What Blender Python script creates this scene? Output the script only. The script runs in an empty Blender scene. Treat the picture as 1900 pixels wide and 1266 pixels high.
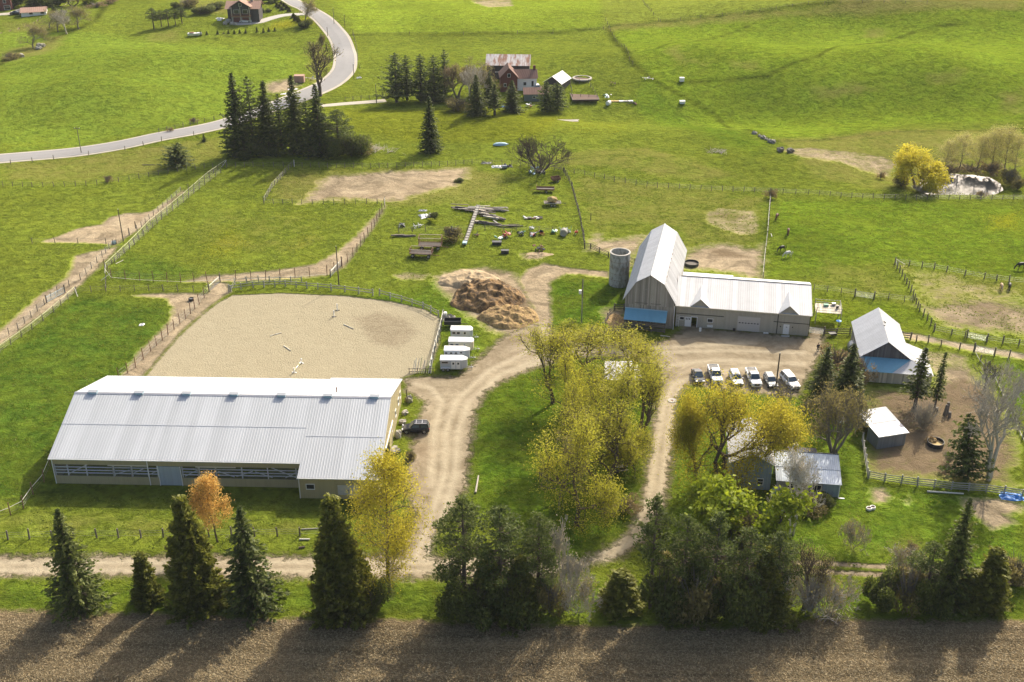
import bpy, math, random
import numpy as np
from mathutils import Vector, Matrix, noise as mnoise

R = math.radians
# ------------------------------------------------------------------ camera, sky, sun, exposure
scn = bpy.context.scene
COL = bpy.context.collection
FPX, PITCH, CAMH = 2080.0, R(27.5), 100.0
cam_d = bpy.data.cameras.new('camera')
cam_d.sensor_width = 36.0
cam_d.lens = FPX / 1900.0 * 36.0
cam_d.clip_start = 1.0
cam_d.clip_end = 8000.0
cam = bpy.data.objects.new('camera', cam_d)
COL.objects.link(cam)
cam.location = (0, 0, CAMH)
cam.rotation_euler = (R(90) - PITCH, 0, 0)
scn.camera = cam

SUN_EL, SUN_AZ = R(36.5), R(30.0)          # azimuth from +Y towards +X
world = bpy.data.worlds.new('World')
scn.world = world
world.use_nodes = True
wn = world.node_tree
wn.nodes.clear()
sky = wn.nodes.new('ShaderNodeTexSky')
sky.sky_type = 'NISHITA'
sky.sun_disc = False
sky.sun_elevation = SUN_EL
sky.sun_rotation = SUN_AZ
sky.air_density = 1.0
sky.dust_density = 6.0
bg = wn.nodes.new('ShaderNodeBackground')
bg.inputs['Strength'].default_value = 0.15
wo = wn.nodes.new('ShaderNodeOutputWorld')
wn.links.new(sky.outputs[0], bg.inputs[0])
wn.links.new(bg.outputs[0], wo.inputs[0])
sun_d = bpy.data.lights.new('sun', 'SUN')
sun_d.energy = 4.2
sun_d.angle = R(0.55)
sun_d.color = (1.0, 0.91, 0.76)
sun = bpy.data.objects.new('sun', sun_d)
COL.objects.link(sun)
sdir = Vector((math.sin(SUN_AZ) * math.cos(SUN_EL), math.cos(SUN_AZ) * math.cos(SUN_EL), math.sin(SUN_EL)))
sun.rotation_euler = sdir.to_track_quat('Z', 'Y').to_euler()
scn.view_settings.view_transform = 'Standard'
scn.view_settings.look = 'None'
scn.view_settings.exposure = 0.62
scn.view_settings.gamma = 1.0
scn.view_settings.use_curve_mapping = False

# ------------------------------------------------------------------ terrain height and pixel helpers
_c, _s = math.cos(PITCH), math.sin(PITCH)

def at0(px, py, z=0.0):
    u = (px - 950) / FPX
    v = (py - 633) / FPX
    k = (z - CAMH) / (-_s - v * _c)
    return u * k, (_c - v * _s) * k

HILLS = []
for px, py, h, sx, sy in [(1500, 40, 5, 75, 30), (1300, 130, 3, 45, 28), (1720, 150, 5, 55, 34), (1450, 205, -2.5, 70, 16),
                          (1850, 60, 5, 50, 36), (320, 130, 4, 55, 26), (140, 190, 3, 45, 22), (470, 100, -2, 26, 20),
                          (800, 40, 3, 60, 30), (1000, 120, 2.5, 50, 30), (1080, 250, 2.2, 26, 14), (1180, 300, 1.6, 22, 12),
                          (1500, 420, 1.5, 18, 10), (1560, 455, 0.9, 12, 7), (850, 235, 1.6, 34, 16), (445, 20, 3, 40, 26),
                          (60, 30, 3, 50, 28), (1690, 320, -1.2, 26, 12), (560, 230, 1.2, 30, 14), (820, 455, 0.5, 9, 6)]:
    x, y = at0(px, py)
    HILLS.append((x, y, h * (2.1 if px > 1200 and py < 230 or px < 560 and 50 < py < 200 else 1.0), sx, sy))

def hterr(x, y):
    x = np.asarray(x, dtype=float)
    y = np.asarray(y, dtype=float)
    z = np.zeros_like(x * y)
    for hx, hy, h, sx, sy in HILLS:
        z = z + h * np.exp(-((x - hx) / sx) ** 2 - ((y - hy) / sy) ** 2)
    ramp = np.clip((y - 225) / 60.0, 0, 1)
    z = z + ramp * (0.55 * np.sin(x * 0.043 + 1.3) * np.cos(y * 0.051) + 0.30 * np.sin(x * 0.11 + y * 0.06) + 0.2 * np.cos(y * 0.16 - x * 0.05))
    z = z + np.clip((y - 560) / 900.0, 0, 3) * 26 * (0.6 + 0.4 * np.sin(x * 0.0041))
    return z

def H(x, y):
    return float(hterr(x, y))

def at(px, py, dz=0.0):
    z = 0.0
    for _ in range(14):
        x, y = at0(px, py, z + dz)
        z = 0.5 * z + 0.5 * H(x, y)
    return x, y, z

def mpp(x, y, z=0.0):
    return (y * _c - (z - CAMH) * _s) / FPX

def height_for(bx, by, ty):
    x, y, z = at(bx, by)
    v = (ty - 633) / FPX
    dz = -(y * _s + v * y * _c) / (_c - v * _s)
    return CAMH + dz - z

# ------------------------------------------------------------------ object helpers
def tag(o, label=None, cat=None, group=None, kind=None):
    if label: o['label'] = label
    if cat: o['category'] = cat
    if group: o['group'] = group
    if kind: o['kind'] = kind
    return o

def empty(name, loc, rz=0.0):
    o = bpy.data.objects.new(name, None)
    COL.objects.link(o)
    o.location = loc
    o.rotation_euler = (0, 0, rz)
    o.empty_display_size = 0.3
    return o

def mesh_from(name, V, Fc, mat=None, var=None, smooth=False):
    me = bpy.data.meshes.new(name)
    me.from_pydata([tuple(v) for v in V], [], Fc)
    if var is not None:
        a = me.attributes.new('var', 'FLOAT', 'POINT')
        a.data.foreach_set('value', np.asarray(var, dtype=np.float32))
    if mat: me.materials.append(mat)
    if smooth: me.polygons.foreach_set('use_smooth', [True] * len(me.polygons))
    me.update()
    return me

def quads_mesh(name, V, mat=None, var=None, normals=None):
    """V (n,4,3) float array of loose quads"""
    n = len(V)
    me = bpy.data.meshes.new(name)
    me.vertices.add(4 * n)
    me.vertices.foreach_set('co', np.ascontiguousarray(V, dtype=np.float32).ravel())
    me.loops.add(4 * n)
    me.loops.foreach_set('vertex_index', np.arange(4 * n, dtype=np.int32))
    me.polygons.add(n)
    me.polygons.foreach_set('loop_start', np.arange(0, 4 * n, 4, dtype=np.int32))
    if var is not None:
        a = me.attributes.new('var', 'FLOAT', 'POINT')
        a.data.foreach_set('value', np.repeat(np.asarray(var, dtype=np.float32), 4))
    if mat: me.materials.append(mat)
    me.update(calc_edges=True)
    return me

def add(name, me, parent=None, loc=None):
    o = bpy.data.objects.new(name, me)
    COL.objects.link(o)
    if parent is not None: o.parent = parent
    if loc is not None: o.location = loc
    return o

def copy_tree(o, parent=None):
    c = o.copy()
    COL.objects.link(c)
    if parent is not None: c.parent = parent
    for ch in [k for k in o.children]:
        copy_tree(ch, c)
    return c

class MB:
    def __init__(s):
        s.V = []; s.F = []; s.W = []
    def addv(s, pts, faces, w=0.5):
        b = len(s.V)
        s.V += [tuple(p) for p in pts]
        s.F += [tuple(b + i for i in f) for f in faces]
        s.W += [w] * len(pts)
        return s
    def box(s, c, d, rz=0.0, w=0.5, tilt=None):
        x, y, z = d[0] / 2, d[1] / 2, d[2] / 2
        P = [Vector(p) for p in ((-x, -y, -z), (x, -y, -z), (x, y, -z), (-x, y, -z), (-x, -y, z), (x, -y, z), (x, y, z), (-x, y, z))]
        M = Matrix.Rotation(rz, 3, 'Z')
        if tilt is not None: M = M @ Matrix.Rotation(tilt[1], 3, 'Y') @ Matrix.Rotation(tilt[0], 3, 'X')
        P = [M @ p + Vector(c) for p in P]
        return s.addv(P, [(0, 3, 2, 1), (4, 5, 6, 7), (0, 1, 5, 4), (1, 2, 6, 5), (2, 3, 7, 6), (3, 0, 4, 7)], w)
    def span(s, x0, x1, y0, y1, z0, z1, w=0.5):
        return s.box(((x0 + x1) / 2, (y0 + y1) / 2, (z0 + z1) / 2), (x1 - x0, y1 - y0, z1 - z0), w=w)
    def hexa(s, P, w=0.5):
        return s.addv(P, [(0, 3, 2, 1), (4, 5, 6, 7), (0, 1, 5, 4), (1, 2, 6, 5), (2, 3, 7, 6), (3, 0, 4, 7)], w)
    def slab(s, q, t, w=0.5):
        """quad (list of 4 points, ccw seen from outside) thickened inwards by t"""
        q = [Vector(p) for p in q]
        n = (q[1] - q[0]).cross(q[2] - q[1]).normalized()
        return s.hexa([p - n * t for p in q] + q, w)
    def prism(s, pts, vec, w=0.5):
        n = len(pts)
        vec = Vector(vec)
        P = [Vector(p) for p in pts] + [Vector(p) + vec for p in pts]
        Fc = [tuple(range(n))[::-1], tuple(range(n, 2 * n))] + [(i, (i + 1) % n, n + (i + 1) % n, n + i) for i in range(n)]
        return s.addv(P, Fc, w)
    def tube(s, a, b, r0, r1=None, n=6, w=0.5, cap=True):
        if r1 is None: r1 = r0
        a = Vector(a); b = Vector(b)
        d = (b - a)
        if d.length < 1e-6: return s
        d.normalize()
        u = d.orthogonal().normalized()
        v = d.cross(u)
        P = []
        for q, r in ((a, r0), (b, r1)):
            for i in range(n):
                t = 2 * math.pi * i / n
                P.append(q + u * (r * math.cos(t)) + v * (r * math.sin(t)))
        Fc = [(i, (i + 1) % n, n + (i + 1) % n, n + i) for i in range(n)]
        if cap: Fc += [tuple(range(n))[::-1], tuple(range(n, 2 * n))]
        return s.addv(P, Fc, w)
    def path(s, pts, r, n=4, w=0.5):
        for a, b in zip(pts[:-1], pts[1:]): s.tube(a, b, r, r, n, w)
        return s
    def ring(s, c, axis, r, wd, th, n=16, w=0.5):
        """tyre like ring"""
        c = Vector(c); ax = Vector(axis).normalized(); u = ax.orthogonal().normalized(); v = ax.cross(u)
        prof = [(r, -wd / 2 * .7), (r, wd / 2 * .7), (r - th * .3, wd / 2), (r - th, wd / 2), (r - th, -wd / 2), (r - th * .3, -wd / 2)]
        P = []; m = len(prof)
        for i in range(n):
            t = 2 * math.pi * i / n
            e = u * math.cos(t) + v * math.sin(t)
            for rr, aa in prof: P.append(c + e * rr + ax * aa)
        Fc = [(i * m + j, ((i + 1) % n) * m + j, ((i + 1) % n) * m + (j + 1) % m, i * m + (j + 1) % m) for i in range(n) for j in range(m)]
        return s.addv(P, Fc, w)
    def blob(s, c, r, seed=0, rough=.25, sq=(1, 1, 1), n=8, w=0.5):
        rg = random.Random(seed); P = []; m = n * 2
        off = Vector((rg.random() * 50, rg.random() * 50, 3))
        for i in range(1, n):
            th = math.pi * i / n
            for j in range(m):
                ph = 2 * math.pi * j / m
                d = Vector((math.sin(th) * math.cos(ph), math.sin(th) * math.sin(ph), math.cos(th)))
                k = r * (1 + rough * mnoise.noise(d * 1.7 + off) * 2)
                P.append(Vector((d.x * k * sq[0], d.y * k * sq[1], d.z * k * sq[2])) + Vector(c))
        P.append(Vector(c) + Vector((0, 0, r * sq[2]))); P.append(Vector(c) - Vector((0, 0, r * sq[2])))
        Fc = []
        for i in range(n - 2):
            for j in range(m): Fc.append((i * m + j, (i + 1) * m + j, (i + 1) * m + (j + 1) % m, i * m + (j + 1) % m))
        t = len(P) - 2
        for j in range(m):
            Fc.append((t, j, (j + 1) % m)); b = (n - 2) * m
            Fc.append((t + 1, b + (j + 1) % m, b + j))
        return s.addv(P, Fc, w)
    def mesh(s, name, mat, smooth=False):
        return mesh_from(name, s.V, s.F, mat, s.W, smooth)
    def build(s, name, mat, parent=None, loc=None, smooth=False):
        return add(name, s.mesh(name, mat, smooth), parent, loc)

# ------------------------------------------------------------------ materials
MATS = {}
def mat(name, col, rough=0.8, metal=0.0, var=0.0, nscale=3.0, namp=0.0, stretch=(1, 1, 1), bump=0.0, bscale=None, col2=None, trans=0.0, spec=0.5, obj=True, alpha=1.0):
    m = bpy.data.materials.new(name)
    m.use_nodes = True
    nt = m.node_tree; N = nt.nodes; L = nt.links
    b = N['Principled BSDF']
    b.inputs['Roughness'].default_value = rough
    b.inputs['Metallic'].default_value = metal
    b.inputs['Specular IOR Level'].default_value = spec
    out = N['Material Output']
    rgb = N.new('ShaderNodeRGB'); rgb.outputs[0].default_value = (*col, 1)
    cur = rgb.outputs[0]
    tc = N.new('ShaderNodeTexCoord')
    mp = N.new('ShaderNodeMapping'); mp.inputs['Scale'].default_value = stretch
    L.new(tc.outputs['Object'], mp.inputs[0])
    nz = N.new('ShaderNodeTexNoise'); nz.inputs['Scale'].default_value = nscale; nz.inputs['Detail'].default_value = 5
    nz.inputs['Roughness'].default_value = 0.62
    L.new(mp.outputs[0], nz.inputs[0])
    if col2 is not None:
        mr = N.new('ShaderNodeMapRange'); mr.inputs[1].default_value = .42; mr.inputs[2].default_value = .6
        L.new(nz.outputs[0], mr.inputs[0])
        mx = N.new('ShaderNodeMix'); mx.data_type = 'RGBA'
        L.new(mr.outputs[0], mx.inputs[0]); L.new(cur, mx.inputs[6]); mx.inputs[7].default_value = (*col2, 1)
        cur = mx.outputs[2]
    if namp > 0 or var > 0:
        val = N.new('ShaderNodeMath'); val.operation = 'MULTIPLY_ADD'
        L.new(nz.outputs[0], val.inputs[0]); val.inputs[1].default_value = 2 * namp; val.inputs[2].default_value = 1 - namp
        o = val.outputs[0]
        if var > 0:
            at_ = N.new('ShaderNodeAttribute'); at_.attribute_name = 'var'
            v2 = N.new('ShaderNodeMath'); v2.operation = 'MULTIPLY_ADD'
            L.new(at_.outputs['Fac'], v2.inputs[0]); v2.inputs[1].default_value = 2 * var; v2.inputs[2].default_value = 1 - var
            v3 = N.new('ShaderNodeMath'); v3.operation = 'MULTIPLY'
            L.new(o, v3.inputs[0]); L.new(v2.outputs[0], v3.inputs[1]); o = v3.outputs[0]
        sc = N.new('ShaderNodeVectorMath'); sc.operation = 'SCALE'
        L.new(cur, sc.inputs[0]); L.new(o, sc.inputs['Scale']); cur = sc.outputs[0]
    L.new(cur, b.inputs['Base Color'])
    if bump > 0:
        bp = N.new('ShaderNodeBump'); bp.inputs['Strength'].default_value = 1.0; bp.inputs['Distance'].default_value = bump
        L.new(nz.outputs[0], bp.inputs['Height']); L.new(bp.outputs[0], b.inputs['Normal'])
    if trans > 0:
        tr = N.new('ShaderNodeBsdfTranslucent'); L.new(cur, tr.inputs[0])
        ms = N.new('ShaderNodeMixShader'); ms.inputs[0].default_value = trans
        L.new(b.outputs[0], ms.inputs[1]); L.new(tr.outputs[0], ms.inputs[2]); L.new(ms.outputs[0], out.inputs[0])
    if alpha < 1:
        tp = N.new('ShaderNodeBsdfTransparent')
        ms = N.new('ShaderNodeMixShader'); ms.inputs[0].default_value = alpha
        L.new(tp.outputs[0], ms.inputs[1]); L.new(b.outputs[0], ms.inputs[2]); L.new(ms.outputs[0], out.inputs[0])
    MATS[name] = m
    return m

M = {}
M['metal_roof'] = mat('galvanised roof', (.425, .445, .46), .6, .0, var=.08, nscale=.9, namp=.13, stretch=(1.1, .10, .10))
M['white_roof'] = mat('white painted roof', (.50, .50, .50), .65, .0, var=.16, nscale=.6, namp=.14)
M['old_white_roof'] = mat('old pale roof', (.50, .51, .52), .6, .0, var=.08, nscale=1.2, namp=.2, col2=None)
M['blue_sheen_roof'] = mat('blue roof sheet with sky sheen', (.15, .36, .47), .38, .1, var=.08, nscale=1.2, namp=.12)  # blue lightened so the colour carries the sky's reflection
M['rusty_roof'] = mat('rusty roof', (.62, .58, .54), .7, 0, var=.1, nscale=.8, namp=.2, stretch=(1, .25, .25), col2=(.30, .14, .08))
M['grey_roof'] = mat('grey sheet roof', (.30, .31, .34), .5, .2, var=.12, nscale=.9, namp=.15)
M['house_roof'] = mat('blue grey roof', (.47, .52, .58), .45, .2, var=.16, nscale=.9, namp=.14)
M['shingle'] = mat('brown shingles', (.21, .12, .09), .9, 0, var=.1, nscale=3, namp=.2, bump=.02)
M['tan_shingle'] = mat('tan shingles', (.36, .22, .16), .9, 0, var=.1, nscale=2, namp=.18, bump=.02)
M['dark_shingle'] = mat('dark shingles', (.10, .09, .09), .9, 0, var=.1, nscale=2, namp=.25)
M['barn_board'] = mat('weathered barn board', (.32, .29, .25), .9, 0, var=.30, nscale=1.3, namp=.28, stretch=(3, 3, .35), bump=.01)
M['dark_board'] = mat('dark weathered board', (.14, .13, .13), .9, 0, var=.30, nscale=1.3, namp=.25, stretch=(3, 3, .35))
M['tan_siding'] = mat('tan metal siding', (.40, .345, .20), .5, .0, var=.04, nscale=.5, namp=.06)
M['beige_siding'] = mat('beige grey siding', (.40, .375, .31), .55, .0, var=.06, nscale=.6, namp=.07)
M['blue_siding'] = mat('blue grey siding', (.24, .30, .35), .6, 0, var=.08, nscale=.8, namp=.08)
M['shed_siding'] = mat('steel grey siding', (.20, .225, .25), .45, .3, var=.12, nscale=.8, namp=.12)
M['stone'] = mat('pale stone wall', (.34, .31, .27), .95, 0, nscale=5, namp=.3, bump=.05, col2=(.24, .22, .19))
M['brick'] = mat('red brick wall', (.16, .055, .04), .9, 0, nscale=4, namp=.25)
M['dark_wall'] = mat('dark boarded wall', (.055, .05, .05), .85, 0, var=.2, nscale=1, namp=.2)
M['trim_dark'] = mat('dark green trim', (.03, .035, .025), .6)
M['trim_white'] = mat('white trim', (.78, .78, .76), .5)
M['cream'] = mat('cream frame', (.66, .60, .44), .6)
M['glass'] = mat('window glass', (.02, .025, .03), .08, 0, spec=.8)
M['car_glass'] = mat('car glass', (.035, .055, .07), .06, 0, spec=.9)
M['clear_panel'] = mat('clear corrugated panel', (.42, .43, .40), .25, 0, alpha=.10, nscale=.8, namp=.2)
M['galv_door'] = mat('blue grey roller door', (.40, .46, .53), .4, .2, var=.06)
M['overhead_door'] = mat('sectional door', (.50, .48, .45), .5, 0, var=.04)
M['dark'] = mat('black interior', (.012, .012, .012), .9)
M['concrete'] = mat('stained silo concrete', (.44, .445, .41), .92, 0, var=.05, nscale=1.6, namp=.28, stretch=(1, 1, .45), col2=(.20, .20, .17), bump=.03)
M['conc_pale'] = mat('pale concrete', (.40, .38, .34), .9, 0, nscale=1, namp=.15)
M['wood_post'] = mat('grey fence post', (.155, .13, .105), .9, 0, var=.2, nscale=4, namp=.3)
M['wood_rail'] = mat('bleached rail', (.33, .32, .28), .85, 0, var=.25, nscale=3, namp=.2)
M['white_rail'] = mat('pale peeled rail', (.62, .60, .50), .8, 0, var=.15, nscale=3, namp=.2)
M['yellow_rail'] = mat('yellowed top rail', (.50, .50, .27), .8, 0, var=.15, nscale=3, namp=.2)
M['dark_rail'] = mat('dark board rail', (.10, .085, .07), .9, 0, var=.25, nscale=3, namp=.2)
M['wire'] = mat('fence wire', (.20, .20, .18), .5, .4)
M['steel'] = mat('galvanised steel', (.30, .32, .33), .4, .6)
M['rust'] = mat('rusty steel', (.20, .105, .065), .85, .1, var=.2, nscale=4, namp=.35)
M['old_timber'] = mat('old grey timber', (.13, .112, .095), .9, 0, var=.45, nscale=3, namp=.3)
M['pale_timber'] = mat('pale sawn timber', (.50, .45, .36), .85, 0, var=.3, nscale=3, namp=.2)
M['tyre'] = mat('tyre rubber', (.02, .02, .02), .85)
M['rim'] = mat('wheel rim', (.5, .5, .52), .35, .7)
M['car_white'] = mat('white car paint', (.78, .78, .77), .18, 0, spec=.6)
M['car_black'] = mat('black car paint', (.018, .02, .026), .14, 0, spec=.7)
M['car_slate'] = mat('dark slate paint', (.035, .048, .055), .16, .2, spec=.7)
M['car_grey'] = mat('grey green paint', (.20, .22, .22), .2, .2, spec=.6)
M['plastic_black'] = mat('black plastic', (.02, .02, .02), .55)
M['lamp'] = mat('headlight glass', (.75, .77, .8), .12, .2)
M['tail'] = mat('tail light', (.35, .02, .015), .2)
M['trailer_white'] = mat('trailer white', (.42, .46, .51), .3, 0, nscale=1, namp=.04)
M['trailer_roof'] = mat('trailer roof', (.64, .64, .64), .5, 0, nscale=2, namp=.06)
M['rock'] = mat('field stone', (.38, .35, .29), .9, 0, var=.2, nscale=2, namp=.3, bump=.05)
M['rock_grey'] = mat('grey field stone', (.27, .25, .21), .9, 0, var=.25, nscale=2, namp=.3, bump=.05)
M['blue_tarp'] = mat('blue tarpaulin', (.03, .19, .52), .45, 0, nscale=3, namp=.3)
M['pale_blue'] = mat('pale blue metal', (.33, .48, .55), .4, .1)
M['red'] = mat('red paint', (.38, .03, .03), .5)
M['green_paint'] = mat('faded green paint', (.12, .30, .22), .6)
M['yellow'] = mat('yellow plastic', (.80, .62, .01), .5)
M['blue_plastic'] = mat('blue slide plastic', (.06, .22, .34), .4)
M['cedar_wood'] = mat('red brown wood', (.30, .12, .05), .8, 0, nscale=3, namp=.2)
M['white_box'] = mat('white box', (.78, .77, .74), .5)
M['black_box'] = mat('black trough', (.02, .025, .03), .5)
M['water'] = mat('pond water', (.10, .105, .10), .07, 0, spec=.6)
M['asphalt'] = mat('grey asphalt', (.23, .225, .22), .92, 0, nscale=.35, namp=.12)
M['straw'] = mat('straw', (.50, .36, .16), .95, 0, var=.3, nscale=3, namp=.3)
M['soil'] = mat('garden soil', (.115, .07, .05), .95, 0, nscale=3, namp=.35, bump=.05)
M['horse_bay'] = mat('bay coat', (.11, .035, .018), .7, 0, nscale=3, namp=.2)
M['horse_dark'] = mat('dark coat', (.018, .014, .013), .6)
M['horse_white'] = mat('grey white coat', (.60, .58, .55), .7, 0, nscale=4, namp=.12)
M['horse_tan'] = mat('buckskin coat', (.42, .27, .13), .7, 0, nscale=3, namp=.15)
M['mane'] = mat('dark mane', (.012, .01, .01), .8)
M['mane_pale'] = mat('pale mane', (.5, .47, .42), .8)
M['cloth_black'] = mat('black jacket', (.016, .016, .02), .85)
M['cloth_blue'] = mat('dark jeans', (.035, .05, .08), .85)
M['skin'] = mat('skin', (.46, .27, .19), .6)
M['bark'] = mat('brown bark', (.10, .075, .055), .95, 0, nscale=2, namp=.35, stretch=(1, 1, .3))
M['bark_grey'] = mat('grey bark', (.17, .15, .125), .95, 0, nscale=2, namp=.35, stretch=(1, 1, .3))
M['bark_birch'] = mat('birch bark', (.56, .53, .48), .8, 0, nscale=3, namp=.25, stretch=(.4, .4, 2))
M['bark_silver'] = mat('silver branches', (.40, .36, .29), .85, 0, nscale=3, namp=.2)

def leafmat(name, col, col2, trans=.4):
    m = bpy.data.materials.new(name)
    m.use_nodes = True
    nt = m.node_tree; N = nt.nodes; L = nt.links
    b = N['Principled BSDF']; b.inputs['Roughness'].default_value = .6; b.inputs['Specular IOR Level'].default_value = .25
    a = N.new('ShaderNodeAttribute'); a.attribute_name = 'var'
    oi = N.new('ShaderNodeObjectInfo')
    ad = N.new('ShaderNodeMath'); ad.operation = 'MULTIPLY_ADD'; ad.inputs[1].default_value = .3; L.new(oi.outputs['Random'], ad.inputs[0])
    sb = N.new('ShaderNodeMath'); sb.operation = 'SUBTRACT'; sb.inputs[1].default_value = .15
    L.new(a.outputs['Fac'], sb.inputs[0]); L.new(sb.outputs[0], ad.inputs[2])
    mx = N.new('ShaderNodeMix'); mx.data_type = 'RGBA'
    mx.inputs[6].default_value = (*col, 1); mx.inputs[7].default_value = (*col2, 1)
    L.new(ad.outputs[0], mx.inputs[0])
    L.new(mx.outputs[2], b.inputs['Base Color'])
    tr = N.new('ShaderNodeBsdfTranslucent'); L.new(mx.outputs[2], tr.inputs[0])
    ms = N.new('ShaderNodeMixShader'); ms.inputs[0].default_value = trans
    L.new(b.outputs[0], ms.inputs[1]); L.new(tr.outputs[0], ms.inputs[2]); L.new(ms.outputs[0], N['Material Output'].inputs[0])
    return m
LM = {
 'spruce': leafmat('spruce needles', (.042, .068, .014), (.18, .205, .04), .42),
 'pine': leafmat('pine needles', (.045, .072, .016), (.16, .195, .045), .42),
 'cedar': leafmat('cedar foliage', (.058, .076, .012), (.23, .235, .035), .45),
 'spring': leafmat('fresh yellow green leaves', (.27, .28, .025), (.54, .50, .055), .58),
 'gold': leafmat('golden new leaves', (.29, .26, .02), (.56, .48, .05), .58),
 'orange': leafmat('orange buds', (.46, .28, .07), (.80, .52, .15), .55),
 'lime': leafmat('bright lime leaves', (.20, .27, .015), (.46, .50, .04), .5),
 'willow': leafmat('yellow willow leaves', (.40, .37, .03), (.74, .64, .07), .55),
 'pale': leafmat('pale willow buds', (.34, .31, .09), (.58, .52, .18), .5),
 'olive': leafmat('olive buds', (.17, .145, .05), (.34, .29, .10), .45),
 'brown': leafmat('brown pink buds', (.18, .13, .06), (.34, .25, .12), .4),
 'shrub': leafmat('dark shrub leaves', (.055, .080, .016), (.19, .215, .045), .45),
 'silver': leafmat('pale dead twigs', (.26, .22, .14), (.46, .42, .27), .3),
 'grass': leafmat('rank grass', (.12, .17, .015), (.30, .32, .05), .55),
}

# ------------------------------------------------------------------ ground: regions drawn as outlines on the terrain
def wpoly(pts):
    return np.array([at(*p)[:2] for p in pts])

def sdf(P, X, Y, far=14.0):
    """signed distance (negative inside) to a polygon, only near its bounding box"""
    out = np.full(X.shape, far)
    lo = P.min(0) - far; hi = P.max(0) + far
    m = (X > lo[0]) & (X < hi[0]) & (Y > lo[1]) & (Y < hi[1])
    if not m.any(): return out
    x = X[m]; y = Y[m]
    d = np.full(x.shape, 1e9); ins = np.zeros(x.shape, bool)
    n = len(P)
    for i in range(n):
        ax, ay = P[i]; bx, by = P[(i + 1) % n]
        ex, ey = bx - ax, by - ay
        t = np.clip(((x - ax) * ex + (y - ay) * ey) / (ex * ex + ey * ey + 1e-9), 0, 1)
        d = np.minimum(d, np.hypot(x - ax - t * ex, y - ay - t * ey))
        c = ((ay > y) != (by > y)) & (x < ex * (y - ay) / (by - ay + 1e-12) + ax)
        ins ^= c
    out[m] = np.where(ins, -d, np.minimum(d, far))
    return out

def ldf(P, X, Y, far=14.0):
    out = np.full(X.shape, far)
    lo = P.min(0) - far; hi = P.max(0) + far
    m = (X > lo[0]) & (X < hi[0]) & (Y > lo[1]) & (Y < hi[1])
    x = X[m]; y = Y[m]; d = np.full(x.shape, far)
    for i in range(len(P) - 1):
        ax, ay = P[i]; bx, by = P[i + 1]; ex, ey = bx - ax, by - ay
        t = np.clip(((x - ax) * ex + (y - ay) * ey) / (ex * ex + ey * ey + 1e-9), 0, 1)
        d = np.minimum(d, np.hypot(x - ax - t * ex, y - ay - t * ey))
    out[m] = d
    return out

GRAVEL = [[(-420, 1028), (0, 1030), (600, 1031), (720, 1031), (1000, 1034), (1062, 1036), (1060, 1062), (1000, 1073), (800, 1074), (0, 1071), (-420, 1070)],
          [(735, 1045), (765, 960), (752, 915), (750, 900), (753, 860), (770, 800), (782, 760), (788, 745), (768, 735), (752, 728), (750, 702), (790, 698),
           (850, 697), (905, 650), (935, 622), (985, 600), (1020, 600), (1030, 622), (1100, 640), (1180, 636), (1215, 634), (1240, 628), (1262, 616), (1275, 603),
           (1300, 603), (1320, 611), (1360, 614), (1420, 617), (1496, 627), (1503, 608), (1527, 608), (1530, 640), (1520, 668), (1500, 705), (1480, 738), (1440, 735), (1360, 726),
           (1278, 714), (1262, 735), (1258, 760), (1250, 850), (1240, 915), (1235, 945), (1222, 965), (1205, 1000), (1150, 1037), (1060, 1062),
           (1060, 1046), (1120, 1020), (1165, 985), (1185, 940), (1193, 900), (1205, 830), (1216, 745), (1222, 700), (1215, 680), (1180, 668),
           (1110, 660), (1050, 668), (985, 688), (940, 705), (905, 728), (885, 760), (876, 820), (868, 900), (855, 935), (815, 985), (790, 1045)]]
SAND = [[(262, 712), (285, 680), (330, 628), (375, 585), (405, 562), (432, 548), (520, 544), (640, 549), (730, 560), (790, 575), (818, 592), (815, 640), (803, 672),
         (780, 690), (745, 701), (740, 730), (262, 730)]]
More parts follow.
